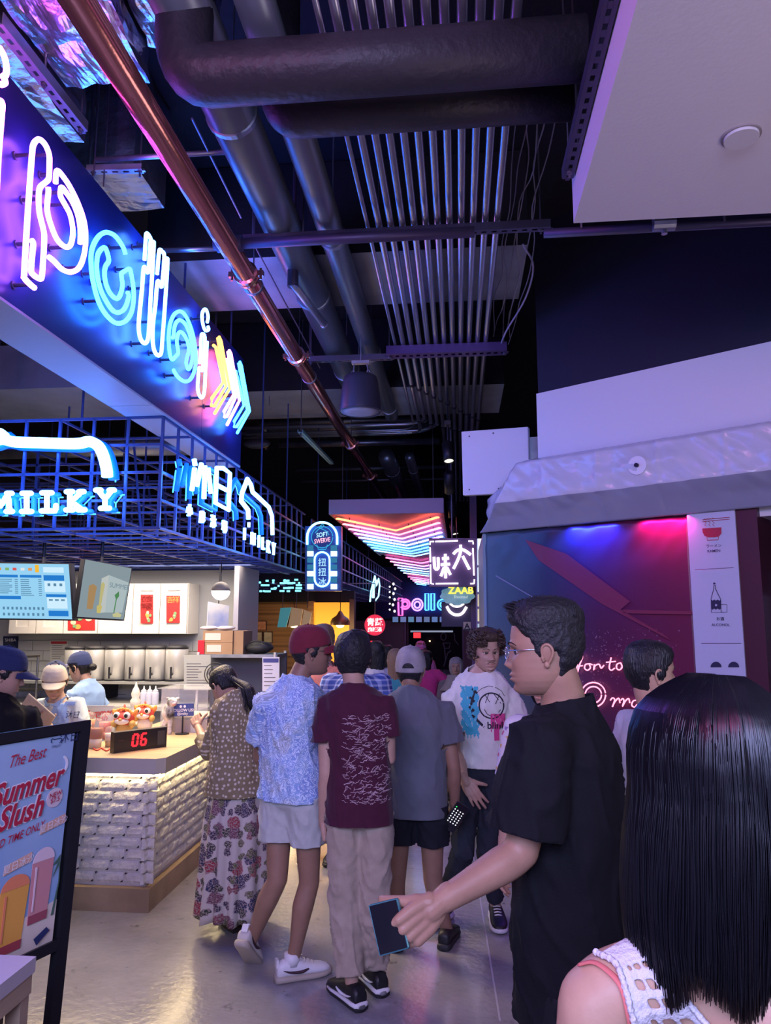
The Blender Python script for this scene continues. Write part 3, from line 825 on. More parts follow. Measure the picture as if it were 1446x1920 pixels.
# neon chevron ceiling panels over the far aisle
def chevron_panel(y0, y1, z, x0, x1, label, cols, first):
    t = thing('neon_ceiling_panel', label, 'neon sign', (0, y0, z))
    MB().box((x0, y0, z), (x1, y1, z + .12)).build('panel_board', mat('panel_lavender', (.26, .22, .42), .4), t)
    if first:
        mb = MB().box((x0 - .03, y0 - .03, z - .02), (x1 + .03, y0, z + .16)); mb.box((x0 - .03, y0, z - .02), (x0, y1, z + .16)); mb.box((x1, y0, z - .02), (x1 + .03, y1, z + .16))
        mb.build('panel_frame', mat('panel_lilac', (.38, .28, .44), .5), t)
        for x in (x0 + .1, x1 - .1):
            for y in (y0 + .2, y1 - .2): MB().cyl((x, y, z + .1), (x, y, 4.79), .006, 6).build('hanger_rod', rod_mat, t)
    n = len(cols); xm = (x0 + x1) / 2
    for i, (c, s_) in enumerate(cols):
        dip = .22 * (y1 - y0); y = y0 + .12 + (y1 - y0 - dip - .3) * i / (n - 1)
        zz = z - .05
        m = neon('chev_%02d_%02d_%02d' % tuple(int(v * 20) for v in c), c, s_)
        mb = MB().tube(smooth_path([Vector((x0 + .06, y + .01, zz)), Vector((xm - .03, y + dip - .02, zz)), Vector((xm, y + dip, zz))], 1) + [Vector((xm, y + dip, zz)), Vector((xm + .03, y + dip - .02, zz)), Vector((x1 - .06, y + .01, zz))], .011, 6)
        mb.tube([Vector((x0 + .06, y + .01, zz)), Vector((x0 + .035, y + .035, zz)), Vector((x0 + .06, y + .06, zz)), Vector((xm, y + dip + .05, zz)), Vector((x1 - .06, y + .06, zz)), Vector((x1 - .035, y + .035, zz)), Vector((x1 - .06, y + .01, zz))], .011, 6)
        mb.build('neon_tube', m, t, True)
        mb = MB()
        for x in (x0 + .15, xm - .2, xm + .2, x1 - .15): mb.cyl((x, y + .06 + dip * (1 - abs(x - xm) / (xm - x0)), zz), (x, y + .06 + dip * (1 - abs(x - xm) / (xm - x0)), z), .006, 6)
        mb.build('tube_supports', black_metal, t)
P1 = [((1.0, .13, .05), 9), ((1.0, .10, .12), 9), ((1.0, .16, .35), 8), ((1.0, .20, .65), 8), ((.65, .30, 1.0), 8), ((.10, .50, 1.0), 9), ((.06, .45, 1.0), 9), ((.06, .42, 1.0), 9), ((.12, .40, 1.0), 9)]
P2 = [((1.0, .10, .35), 8), ((1.0, .18, .50), 8), ((1.0, .25, .75), 8), ((.25, .45, 1.0), 9), ((.10, .45, 1.0), 9), ((.30, .50, 1.0), 9)]
pz = 3.0
e0 = at(622, 962, Z=pz); e1 = at(828, 962, Z=pz)
yA = e0.y; XL, XR_ = e0.x, e1.x
yB = at(720, 1040, Z=pz).y; yC = at(720, 1078, Z=pz).y; yD = at(720, 1100, Z=pz).y
chevron_panel(yA, yB, pz, XL, XR_, 'nearest ceiling panel of yellow, pink and cyan neon chevrons', P1, True)
chevron_panel(yB, yC, pz, XL + .05, XR_ + .05, 'second ceiling panel of pink and cyan neon chevrons', P2, False)
chevron_panel(yC, yD, pz, XL + .05, XR_ + .05, 'farthest ceiling panel of pink and white neon chevrons', P2, False)
# ================================================================== NEON FASCIA, LATTICE AND SIGNS
class Panel:
    """flat board given by its four corners (TL, TR, BR, BL); u right, v down, both 0..1"""
    def __init__(s, TL, TR, BR, BL):
        s.c = [Vector(p) for p in (TL, TR, BR, BL)]
        s.n = (s.c[3] - s.c[0]).cross(s.c[1] - s.c[0]).normalized()
        if s.n.dot(Vector((0, 0, CAM_Z)) - s.c[0]) < 0: s.n = -s.n
        s.U = (s.c[1] - s.c[0]); s.V = (s.c[0] - s.c[3])
    def pt(s, u, v, off=0.0):
        a = s.c[0].lerp(s.c[1], u); b = s.c[3].lerp(s.c[2], u)
        return a.lerp(b, v) + s.n * off
    def board(s, name, m, parent, t=.03, u0=0, v0=0, u1=1, v1=1, off=0.0):
        return MB().prism([s.pt(u0, v0, off), s.pt(u1, v0, off), s.pt(u1, v1, off), s.pt(u0, v1, off)], -s.n * t).build(name, m, parent)
    def poly(s, name, pts, m, parent, off=.002, t=.0015):
        return MB().prism([s.pt(u, v, off) for u, v in pts], -s.n * t).build(name, m, parent)
    def rect(s, name, u0, v0, u1, v1, m, parent, off=.002):
        return s.poly(name, [(u0, v0), (u1, v0), (u1, v1), (u0, v1)], m, parent, off)
    def lines(s, name, rects, m, parent, off=.002):
        mb = MB()
        for u0, v0, u1, v1 in rects: mb.quad(s.pt(u0, v1, off), s.pt(u1, v1, off), s.pt(u1, v0, off), s.pt(u0, v0, off))
        o = mb.build(name, m, parent); o['kind'] = 'stuff'; return o
    def text(s, name, body, u, v, size, m, parent, off=.003, bold=0.0, shear=0.0, tilt=0.0, width=None, thick=0):
        uu = s.U.normalized(); vv = s.V.normalized()
        d = uu + vv * tilt; up = (vv + uu * shear)
        mb = add_text(MB(), body, s.pt(u, v, off), d, up, size, bold, thick=thick, width=width)
        return mb.build(name, m, parent)
    def tube(s, name, pts, r, m, parent, off=.02, n=0, closed=False, seg=6):
        P = [s.pt(u, v, off) for u, v in pts]
        if n: P = smooth_path(P, n, closed)
        return MB().tube(P, r, seg, closed=closed).build(name, m, parent, True)

# ---- fascia with the big tube lettering ----------------------------------------------------
FX = -1.81; fz0, fz1 = 2.985, 3.915; fy1 = 5.99
t = thing('neon_fascia', 'long dark sign fascia carrying big white and cyan neon letters', 'sign', (FX, 4, fz0))
fas = mat('fascia_blue_glow', (.022, .028, .13), .3, bump=(6, .04))  # dark board, part of the tubes' blue glow is put into its colour
MB().box((FX - .02, .2, fz0), (FX, 5.02, fz1)).build('face_panel', fas, t)
MB().box((FX - .02, 5.026, fz0), (FX, fy1, fz1)).build('face_panel', fas, t)
sof_g = mat('fascia_underside', (.46, .44, .47), .5)
MB().box((FX - .262, .2, fz0 - .012), (FX, 4.15, fz0)).build('underside_panel', sof_g, t)
MB().box((FX - .262, 4.156, fz0 - .012), (FX, fy1, fz0)).build('underside_panel', sof_g, t)
MB().box((FX - .262, fy1 - .02, fz0), (FX - .02, fy1, fz1)).build('end_panel', fas, t)
for y in (1.5, 3.5, 5.6): MB().cyl((FX - .12, y, fz1 - .05), (FX - .12, y, 4.79), .008, 6).build('fascia_hanger', rod_mat, t)
NEON = thing('neon_lettering', 'big glowing tube lettering spelling polloi with a triple arrow on the dark fascia', 'neon sign', (FX + .05, 4, fz0))
Zp = lambda L: [(x / 6.0, 240 + y / 6.0) for x, y in L]
Zo = lambda L: [(150 + x / 6.4, 400 + y / 6.4) for x, y in L]
Zi = lambda L: [(300 + x / 7.11, 560 + y / 7.11) for x, y in L]
Z1 = lambda L: [(x / 7.23, 60 + y / 7.23) for x, y in L]
n_vio = neon('neon_violet', (.40, .10, 1.0), 26); n_mag = neon('neon_magenta', (1.0, .12, .85), 22)
n_cy = neon('neon_cyan', (.014, .16, 1.0), 28); n_wh = neon('neon_ice', (.05, .20, 1.0), 30)
n_ye = neon('neon_yellow', (1.0, .36, .05), 8); n_pk = neon('neon_rose', (1.0, .14, .45), 18)
LET = [
 ('letter_i', n_mag, Z1([(-20, 215), (0, 225), (60, 340), (88, 480), (75, 590), (40, 600), (62, 640), (70, 690), (20, 712), (-20, 700)])),
 ('letter_i', n_mag, [(-10, 190), (-2, 188), (4, 194), (3, 215), (-3, 290), (-8, 380)]),
 ('letter_p', n_vio, Zp([(390, 1800), (340, 1760), (275, 1690), (272, 1640), (300, 1150), (330, 700), (360, 300), (375, 190), (410, 140), (450, 130), (510, 190), (553, 300), (556, 420), (550, 560), (520, 605), (450, 670), (435, 800), (445, 960), (490, 1150), (498, 1250), (485, 1500), (468, 1680), (430, 1690), (365, 1640), (350, 1590), (365, 1400), (375, 1300), (355, 1262)])),
 ('letter_p', n_vio, Zp([(540, 665), (545, 720), (530, 900), (560, 1050), (640, 1250), (740, 1340), (800, 1300), (820, 1150), (790, 980), (730, 860), (682, 770), (682, 700), (695, 668), (740, 720), (820, 840), (880, 1000), (905, 1180), (900, 1300)])),
 ('letter_p', n_vio, Zp([(625, 620), (630, 520), (645, 480), (690, 520), (780, 650), (880, 850), (950, 1060), (965, 1250), (945, 1430), (890, 1570), (800, 1620), (700, 1590), (610, 1500), (550, 1450)])),
 ('letter_o', n_cy, Zo([(545, 490), (520, 410), (440, 290), (370, 240), (300, 230), (230, 270), (170, 360), (135, 480), (135, 640), (160, 830), (220, 1050), (300, 1200), (400, 1300), (480, 1320), (560, 1280), (620, 1180), (645, 1030), (640, 880), (615, 730), (595, 668), (540, 690), (500, 722), (500, 770), (510, 860), (490, 960), (455, 1020), (410, 1010), (350, 940), (305, 820), (295, 700), (310, 630), (342, 580), (340, 520), (312, 430), (280, 412), (225, 470), (203, 560), (205, 720), (250, 920), (330, 1080), (400, 1170), (460, 1190), (520, 1160), (560, 1090), (585, 990), (570, 945)])),
 ('letter_l', n_wh, Zo([(775, 560), (785, 400), (795, 255), (815, 252), (850, 312), (845, 370), (822, 685), (800, 692), (766, 652), (745, 900), (715, 1200), (705, 1370), (725, 1500), (775, 1560), (815, 1510), (830, 1350), (850, 1000), (886, 385), (872, 365)])),
 ('letter_l', n_wh, Zo([(925, 730), (940, 560), (955, 442), (985, 460), (1012, 520), (985, 855), (965, 862), (930, 822), (905, 1100), (880, 1300), (872, 1500), (890, 1640), (935, 1705), (975, 1670), (990, 1500), (1020, 1100), (1052, 580), (1040, 560)])),
 ('letter_o', n_cy, Zi([(180, 950), (220, 1020), (280, 1080), (345, 1105), (410, 1070), (460, 960), (480, 820), (470, 640), (430, 440), (370, 280), (310, 190), (255, 170), (190, 210), (140, 320), (118, 470), (120, 640), (140, 770), (165, 812), (200, 780), (240, 730), (240, 680), (225, 580), (235, 490), (270, 442), (320, 480), (370, 580), (385, 690), (365, 770), (350, 850), (365, 920), (388, 938), (420, 860), (435, 740), (420, 580), (380, 430), (330, 330), (265, 285), (215, 320), (190, 400), (180, 505), (165, 520)])),
 ('letter_i', n_wh, Zi([(630, 315), (642, 240), (622, 160), (595, 142), (565, 190), (562, 270), (580, 370), (610, 425), (648, 410), (640, 370)])),
 ('letter_i', n_wh, Zi([(530, 860), (545, 650), (555, 478), (600, 520), (582, 800), (566, 958), (525, 920), (510, 1050), (505, 1220), (550, 1320), (590, 1250), (605, 1000), (630, 572)])),
 ('arrow_tube', n_ye, Zi([(715, 622), (745, 650), (845, 1115), (690, 1330), (686, 1425), (725, 1432), (880, 1170), (770, 520), (790, 512), (812, 560), (930, 1200), (730, 1530)])),
 ('arrow_tube', n_pk, Zi([(880, 800), (985, 1275), (855, 1505), (862, 1575), (892, 1570), (1015, 1300), (905, 705), (925, 692), (945, 730), (1060, 1360), (895, 1680)])),
 ('arrow_tube', n_cy, Zi([(1010, 960), (1120, 1420), (990, 1635), (992, 1708), (1022, 1708), (1165, 1480), (1048, 860), (1066, 845), (1085, 890), (1195, 1500), (1030, 1790)])),
]
blk_sup = mat('tube_standoff', (.03, .03, .05), .4)
for nm, m, pix in LET:
    P = [at(x, y, X=FX + .075) for x, y in pix]
    arrow = nm == 'arrow_tube'
    Q = P if arrow else smooth_path(P, 4)
    o = MB().tube(Q, .0115, 8, hint=Vector((1, 0, 0))).build(nm, m, NEON, True)
    mb = MB(); step = max(4, len(P) // 5)
    for k in range(1, len(P) - 1, step):
        p = P[k]; mb.cyl((FX, p.y, p.z), (FX + .066, p.y, p.z), .008, 6); mb.cyl((FX, p.y, p.z), (FX + .006, p.y, p.z), .018, 8)
    if mb.v: mb.build('standoff', blk_sup, o)['kind'] = 'stuff'

# ---- lattice cage over the tea counter --------------------------------------------------------
lat = mat('lattice_blue_lit', (.06, .09, .26), .35, .3)  # black bars, the blue light of the signs is put into their colour
LX, LY, LZ0, LZ1, LXB, LYB = -1.83, 4.39, 2.264, 2.965, -4.6, 8.75
cage = thing('lattice_canopy', 'black square bar lattice canopy, tinted blue for the sign light, hanging over the tea counter', 'canopy', (LX, LY, LZ0))
unit = bpy.data.meshes.new('bar');
_b = MB().box((-.5, -.5, -.5), (.5, .5, .5)); unit.from_pydata([tuple(v) for v in _b.v], [], _b.f); unit.materials.append(lat)
def bar(a, b, w=.016):
    a, b = Vector(a), Vector(b); d = b - a
    o = bpy.data.objects.new('bar', unit); COL.objects.link(o); o.location = (a + b) / 2
    o.rotation_euler = d.to_track_quat('Z', 'Y').to_euler(); o.scale = (w, w, d.length); put(o, cage)
rl = random.Random(2)
def hang_bar(y): bar((LXB, y, LZ0), (LX, y, LZ0), .014)
xs = [LX - .225 * k for k in range(13)]; ys = [LY + .26 * k for k in range(17)]
zs = [LZ0 + (LZ1 - LZ0) * k / 4 for k in range(5)]
for x in xs: bar((x, LY, LZ0), (x, LY, LZ1))
for z in zs: bar((LXB, LY, z), (LX, LY, z)); bar((LX, LY, z), (LX, LYB, z))
for y in ys[1:]: bar((LX, y, LZ0), (LX, y, LZ1))
for y in ys[1::1]: bar((LXB, y, LZ0), (LX, y, LZ0), .014)
for x in xs[1::2]: bar((x, LY, LZ0), (x, LYB, LZ0), .014)
mb = MB()    # inner layers, too deep to pick apart
for j, y in enumerate(ys[2::3]):
    for x in xs[1::2]: mb.bar((x, y, LZ0), (x, y, LZ1), .014)
    for z in zs[1:]: mb.bar((LXB, y, z), (LX, y, z), .014)
for x in xs[3::3]:
    for z in zs[1:]: mb.bar((x, LY, z), (x, LYB, z), .014)
for k in range(14):
    x = rl.choice(xs[1:]); y = rl.choice(ys[:-3]); mb.bar((x, y, LZ0), (x - .22, y + .3, LZ1), .014)
for x in xs[::3]:
    for y in ys[1::4]: mb.cyl((x, y, LZ1), (x, y, 4.79), .008, 6)
o = mb.build('inner_bars', lat, cage); o['kind'] = 'stuff'
# shop ceiling clutter above the lattice: pale slabs, pipes
t = thing('shop_ceiling_duct', 'pale grey duct lit green above the tea shop lattice', 'duct', (-3.4, 6, 3.4))
MB().box((-5.2, 5.2, 3.45), (-2.6, 6.1, 3.8)).build('duct_body', duct_grey, t); MB().cyl((-5, 6.9, 3.4), (-2.3, 6.9, 3.4), .1, 16).build('side_pipe', grey_metal, t, True)
MB().cyl((-3.5, 5.6, 3.8), (-3.5, 5.6, 4.79), .01, 6).build('hanger_rod', rod_mat, t)

# ---- I'MILKY front sign -------------------------------------------------------------------------
milk = neon('channel_white', (.06, .24, 1.0), 26); halo = neon('channel_blue_edge', (.08, .55, 1.0), 2.2)
chan_side = mat('channel_blue_acrylic', (.02, .14, .75), .35, emit=(.0, .12, 1.0), es=1.3)
MS = thing('milk_tea_sign', 'glowing white cow outline and letters MILKY on the lattice front', 'neon sign', at(100, 960, Y=LY))
def chan(name, pix, r, Y=None, X=None, parent=None, sm=0, back=(0, .09, 0), closed=False):
    kw = dict(Y=Y) if Y is not None else dict(X=X)
    P = [at(x, y, **kw) for x, y in pix]
    if sm: P = smooth_path(P, sm, closed)
    o = MB().tube(P, r, 10, flat=1).build(name, milk, parent, True)
    bk = Vector(back)
    MB().tube([p + bk for p in P], r * 1.02, 8).build('letter_return', chan_side, o, True)
    MB().tube([p + bk * 1.25 + Vector((.0, 0, -.012)) + bk.cross(Vector((0, 0, 1))).normalized() * .0 for p in P], .005, 5).build('edge_tube', halo, o, True)
FY = LY - .12
chan('cow_outline', [(-60, 834), (-25, 832), (0, 824), (15, 826), (30, 829), (70, 830), (130, 832), (152, 831), (168, 828), (184, 836), (194, 855), (200, 880), (201, 894)], .034, Y=FY, parent=MS, sm=3)
chan('cow_ear', [(-12, 818), (0, 816), (6, 822)], .045, Y=FY, parent=MS)
def letters_front(cx_, y0, y1, kind):
    h = y1 - y0; r = .0165; L = []
    if kind == 'M': L = [[(-17, h), (-13, 0), (0, h * .7), (13, 0), (16, h)], [(-22, h), (-11, h)], [(10, h), (21, h)], [(-20, 0), (-11, 0)], [(11, 0), (20, 0)]]
    if kind == 'I': L = [[(0, 0), (0, h)], [(-8, 0), (8, 0)], [(-9, h), (9, h)]]
    if kind == 'L': L = [[(-4, 0), (-4, h)], [(-13, 0), (5, 0)], [(-14, h), (12, h), (13, h - 10)]]
    if kind == 'K': L = [[(-10, 0), (-10, h)], [(-16, 0), (-5, 0)], [(-17, h), (-4, h)], [(12, 0), (-7, h * .55), (13, h)], [(7, 0), (16, 0)], [(6, h), (18, h)]]
    if kind == 'Y': L = [[(-13, 0), (0, h * .5), (13, 0)], [(0, h * .5), (0, h)], [(-17, 0), (-8, 0)], [(8, 0), (17, 0)], [(-8, h), (8, h)]]
    mb = MB(); bk = MB(); ed = MB()
    for st in L:
        pts = [at(cx_ + a, y0 + b, Y=FY) for a, b in st]
        mb.caps(pts, [r] * len(pts), 8); bk.caps([p + Vector((0, .08, 0)) for p in pts], [r * 1.02] * len(pts), 8)
        ed.tube([p + Vector((.02, .10, -.012)) for p in pts], .005, 5)
    o = mb.build('letter_' + kind.lower(), milk, MS, True); bk.build('letter_return', chan_side, o, True); e = ed.build('edge_tube', halo, o, True); e['kind'] = 'stuff'
for k_, cx_, y0 in (('M', 2, 925), ('I', 50, 925), ('L', 92, 924), ('K', 141, 922), ('Y', 197, 919)): letters_front(cx_, y0, y0 + 34, k_)

# ---- side sign with cow, characters and small I'MILKY -------------------------------------------
SS = thing('milk_tea_side_sign', 'glowing white characters and cow outline on the lattice side facing the aisle', 'neon sign', at(430, 960, X=LX + .08))
SX = LX + .14; bkx = (-.10, 0, 0)
Zs = lambda L: [(320 + x / 6.573, 830 + y / 6.573) for x, y in L]
for st in ([(290, 205), (302, 280)], [(296, 315), (262, 588)], [(380, 260), (325, 530)], [(422, 285), (410, 690)], [(464, 312), (495, 625)]):
    chan('character_stroke', Zs(st), .016, X=SX, parent=SS, back=bkx)
chan('character_sun', Zs([(568, 312), (650, 315), (732, 378), (715, 832), (552, 742), (568, 312)]), .016, X=SX, parent=SS, back=bkx)
chan('character_stroke', Zs([(575, 525), (722, 600)]), .016, X=SX, parent=SS, back=bkx)
chan('cow_outline', Zs([(960, 945), (955, 830), (870, 720), (880, 620), (920, 520), (945, 448), (990, 520), (1012, 610), (1100, 690), (1210, 795), (1248, 900), (1256, 1135)]), .018, X=SX, parent=SS, back=bkx)
def side_text(body, q0, hpx, name):
    p = at(q0[0], q0[1], X=SX); p2 = at(q0[0], q0[1] - hpx, X=SX)
    add_text(MB(), body, p, Vector((0, 1, 0)), Vector((0, 0, 1)), (p2.z - p.z) * 1.25, .012, thick=.02).build(name, milk, SS)
for ch, q0 in zip('小農沐場', ((352, 966), (376, 979), (397, 987), (418, 997))): side_text(ch, q0, 20, 'small_character')
for ch, q0 in zip("I'MILKY", ((456, 1012), (464, 1003), (472, 1021), (483, 1026), (491, 1030), (501, 1036), (511, 1040))): side_text(ch, q0, 26, 'small_letter')

# ---- menu screens --------------------------------------------------------------------------------
scr_pale = neon('screen_pale_blue', (.33, .68, .95), .95); scr_blue = neon('screen_blue', (.02, .20, .62), 1.0); scr_white = neon('screen_white', (.62, .85, 1.0), 1.0)
ink_dim = neon('screen_ink', (.10, .24, .38), 1.0)
t = thing('menu_screen', 'wall-mounted menu screen glowing pale blue with drink lists', 'screen', at(60, 1164, Y=5.1))
pn = Panel(at(-140, 1052, Y=5.1), at(133, 1056, Y=5.1), at(140, 1164, Y=5.1), at(-140, 1160, Y=5.1))
pn.board('housing', black_metal, t, .05, 0, 0, 1, 1)
pn.rect('display', .008, .02, .985, .975, scr_pale, t, .002)
def pu(x): return (x + 140) / 276.0
def pv(y): return (y - 1056) / 106.0
for (x0, y0, x1, y1) in ((-110, 1079, -10, 1084), (-2, 1079, 36, 1084), (40, 1079, 80, 1084), (84, 1079, 122, 1089), (0, 1118, 40, 1124), (87, 1114, 124, 1119), (90, 1144, 126, 1154)):
    pn.rect('menu_heading', pu(x0), pv(y0), pu(x1), pv(y1), scr_blue, t, .004)
for (x0, y0, x1, y1) in ((84, 1064, 122, 1074), (85, 1090, 123, 1110), (88, 1120, 125, 1140)):
    pn.rect('menu_box', pu(x0), pv(y0), pu(x1), pv(y1), scr_white, t, .003)
rects = []
for col in ((2, 36), (41, 80)):
    for k in range(9):
        y = 1087 + k * 3.6
        if col[0] == 2 and 1115 < y < 1126: continue
        rects += [(pu(col[0]), pv(y), pu(col[0] + rl.uniform(14, 24)), pv(y + 1.3)), (pu(col[1] - 6), pv(y), pu(col[1]), pv(y + 1.3))]
for k in range(10): rects.append((pu(6 + k * 8), pv(1138), pu(10 + k * 8), pv(1143)))
for k in range(9): rects.append((pu(6 + k * 9), pv(1149), pu(10 + k * 9), pv(1154)))
for k in range(3): rects += [(pu(91 + k * 11), pv(1094), pu(96 + k * 11), pv(1099)), (pu(92 + k * 11), pv(1123), pu(99 + k * 11), pv(1126))]
pn.lines('menu_lines', rects, ink_dim, t, .005)
for x, c in ((2, (.8, .35, .1)), (17, (.25, .5, .2)), (31, (.75, .12, .12)), (46, (.8, .85, .9)), (60, (.85, .35, .12)), (73, (1., .55, .05))):
    hh = 5 if x != 73 else 11
    pn.rect('drink_picture', pu(x - 4), pv(1071 - hh), pu(x + 3), pv(1071 + (3 if x == 73 else 0)), neon('scr_%d' % x, c, .9), t, .004)
mb = MB(); p = pn.pt(.3, 0, -.03); mb.cyl(p, (p.x, p.y, LZ0), .012, 8); p = pn.pt(.8, 0, -.03); mb.cyl(p, (p.x, p.y, LZ0), .012, 8); mb.build('bracket', black_metal, t)

t = thing('promo_screen', 'tilted promo screen showing iced drinks and a paper bag', 'screen', at(190, 1160, Y=5.1))
pn = Panel(at(160, 1049, Y=4.95), at(247, 1066, Y=5.35), at(232, 1163, Y=5.3), at(144, 1158, Y=4.9))
pn.board('housing', black_metal, t, .04, -.015, -.01, 1.01, 1.01)
pn.rect('display', .0, .0, .99, .985, neon('promo_grey', (.30, .38, .42), .8), t, .002)
pn.poly('bag_picture', [(.38, .28), (.52, .20), (.97, .28), (.93, .86), (.55, .88), (.42, .9)], neon('promo_bag', (.45, .54, .56), .9), t, .004)
pn.poly('bag_side_picture', [(.38, .28), (.52, .20), (.55, .88), (.42, .9)], neon('promo_bag_side', (.58, .62, .60), .85), t, .005)
for (u0, v0, u1, v1, c) in ((.14, .40, .30, .84, (.42, .26, .12)), (.38, .34, .46, .8, (.55, .50, .22)), (.36, .74, .47, .9, (.62, .52, .16)), (.72, .86, .92, .95, (.6, .58, .3))):
    pn.poly('drink_picture', [(u0, v0 + .04), ((u0 + u1) / 2, v0), (u1, v0 + .04), (u1 - .02, v1), (u0 + .02, v1)], neon('promo_%d%d' % (int(u0 * 100), int(v0 * 100)), c, .9), t, .006)
pn.poly('leaf_picture', [(.70, .55), (.78, .47), (.80, .56), (.76, .62), (.75, .88), (.73, .88), (.74, .62)], neon('promo_leaf', (.10, .30, .12), .8), t, .007)
pn.text('lettering', 'SUMMER', .78, .42, .05, neon('promo_ink', (.2, .3, .36), .8), t, .007)
mb = MB(); p = pn.pt(.4, 0, -.03); mb.cyl(p, (p.x, p.y, LZ0), .012, 8); mb.build('bracket', black_metal, t)

# ---- Soft Swerve blade sign -----------------------------------------------------------------------
sy = 8.66
t = thing('soft_swerve_sign', 'tall blue neon blade sign reading Soft Swerve with an arched top', 'neon sign', at(606, 1108, Y=sy))
pn = Panel(at(572, 976, Y=sy), at(640, 976, Y=sy), at(640, 1108, Y=sy), at(572, 1108, Y=sy))
sw = lambda x, y: ((x - 572) / 68.0, (y - 976) / 132.0)
pn.board('sign_board', mat('swerve_blue', (.02, .06, .24), .4), t, .10, .0, .08, 1, 1.0)
MB().box((FX - .1, sy + .02, 2.5), (pn.pt(0, 0).x + .03, sy + .08, 2.56)).build('mount_arm', black_metal, t)
n_ice = neon('swerve_ice', (.16, .55, 1.0), 7); n_teal = neon('swerve_teal', (.05, .45, .8), 1.0)
arch = [sw(577, 1022)] + [sw(605 - 28 * math.cos(a), 1008 - 28 * math.sin(a)) for a in np.linspace(0, math.pi, 14)] + [sw(633, 1022)]
pn.tube('arch_tube', arch, .014, n_ice, t, .03)
caps_ = [sw(605 - 14 * math.cos(a), 1050 - 14 * math.sin(a)) for a in np.linspace(0, math.pi, 10)] + [sw(605 + 14 * math.cos(a), 1086 + 14 * math.sin(a)) for a in np.linspace(0, math.pi, 10)]
pn.tube('capsule_tube', caps_, .011, n_ice, t, .03, closed=True)
pn.tube('circle_tube', [sw(605 + 20 * math.cos(a), 1008 + 20 * math.sin(a)) for a in np.linspace(0, 6.2, 24)], .005, n_teal, t, .03)
pn.tube('cone_tube', [sw(595, 1022), sw(598, 1031), sw(612, 1031), sw(615, 1022)], .005, n_teal, t, .03)
pn.tube('swirl_tube', [sw(592, 1000), sw(600, 992), sw(608, 988), sw(606, 984), sw(600, 990), sw(612, 996), sw(618, 1004)], .005, n_teal, t, .03, 3)
for body, y, c in (('SOFT', 1007, (.4, .75, 1.0)), ('SWERVE', 1018, (1.0, .45, .6))):
    u, v = sw(605, y); pn.text('lettering', body, u, v, .075, neon('sw_' + body.lower(), c, 1.6), t, .02, .012, tilt=.15, width=.19 if body == 'SWERVE' else .14)
for ch, y in (('扭', 1061), ('扭', 1079), ('冰', 1097)):
    u, v = sw(605, y); pn.text('character', ch, u, v, .10, neon('sw_cjk', (.35, .65, .95), 1.3), t, .02, .012)
for k, y in enumerate((1022, 1033, 1045, 1058, 1070, 1082, 1094)):
    m = neon('sw_white_block', (.5, .85, 1.0), 2.6) if k % 3 == 1 or k == 6 else neon('sw_dim_block', (.04, .22, .42), .9)
    h = 11
    for sd in (-1, 1):
        x0, x1 = (577, 589) if sd < 0 else (621, 633)
        a = sw(x0, y); b = sw(x1, y + h); o = pn.rect('side_block', a[0], a[1] + .01, b[0], b[1], m, t, .03)

# ---- square sign with two characters, cloud sign, smile sign ---------------------------------------
t = thing('square_character_sign', 'square purple sign with two big white neon characters', 'neon sign', at(848, 1100, Y=8.6))
pn = Panel(at(804, 1009, Y=8.6), at(892, 1009, Y=8.6), at(893, 1100, Y=8.6), at(805, 1100, Y=8.6))
pn.board('sign_board', mat('plum_board', (.10, .05, .12), .5), t, .12)
sq = lambda x, y: ((x - 804) / 88.0, (y - 1009) / 91.0)
n_w2 = neon('square_white', (.85, .72, 1.0), 4.0)
q9 = lambda L: [sq(560 + x / 4.017, 930 + y / 4.017) for x, y in L]
for st in ([(1220, 370), (1220, 420), (1200, 480), (1165, 550)], [(1165, 440), (1190, 415), (1222, 405), (1255, 415), (1295, 445)], [(1235, 455), (1285, 555)],
           [(1020, 462), (1025, 545), (1050, 545), (1050, 465)], [(1105, 440), (1105, 620)], [(1080, 475), (1132, 470)], [(1070, 520), (1140, 515)], [(1095, 540), (1070, 605)], [(1115, 540), (1142, 595)]):
    pn.tube('character_tube', q9(st), .018, n_w2, t, .03, 3 if len(st) > 2 else 0)
for st in ([(990, 370), (992, 345), (1020, 345)], [(1030, 345), (1200, 340)], [(1280, 342), (1312, 342), (1315, 365)], [(1312, 395), (1318, 600)], [(1320, 630), (1318, 660), (1290, 662)], [(1200, 660), (1030, 662)], [(1015, 665), (993, 660), (992, 520)], [(992, 500), (990, 390)]):
    pn.tube('border_tube', q9(st), .009, n_w2, t, .03)
MB().box((pn.pt(1, .3).x - .02, 8.62, pn.pt(1, .3).z), (.62, 8.68, pn.pt(1, .3).z + .05)).build('mount_arm', black_metal, t)
MB().cyl((pn.pt(.5, 0).x, 8.66, pn.pt(.5, 0).z), (pn.pt(.5, 0).x, 8.66, 4.79), .01, 8).build('hanger_rod', rod_mat, t)
t = thing('cloud_sign', 'small cloud-shaped sign reading ZAAB below the square sign', 'sign', at(857, 1132, Y=9.2))
pn = Panel(at(826, 1098, Y=9.2), at(890, 1098, Y=9.2), at(890, 1134, Y=9.2), at(826, 1134, Y=9.2))
cl = [(.5 + .5 * math.cos(a) * (1 + .06 * math.sin(a * 9)), .5 + .5 * math.sin(a) * (1 + .06 * math.sin(a * 9))) for a in np.linspace(0, 2 * math.pi, 40)[:-1]]
pn.poly('sign_board', cl, mat('cloud_print', (.38, .62, .66), .35, emit=(.15, .35, .38), es=.5, vary=(7, .6, (.06, .14, .16))), t, 0, .05)
pn.text('lettering', 'ZAAB', .6, .42, .12, neon('zaab_yellow', (1.0, .78, .12), 1.3), t, .01, .03)
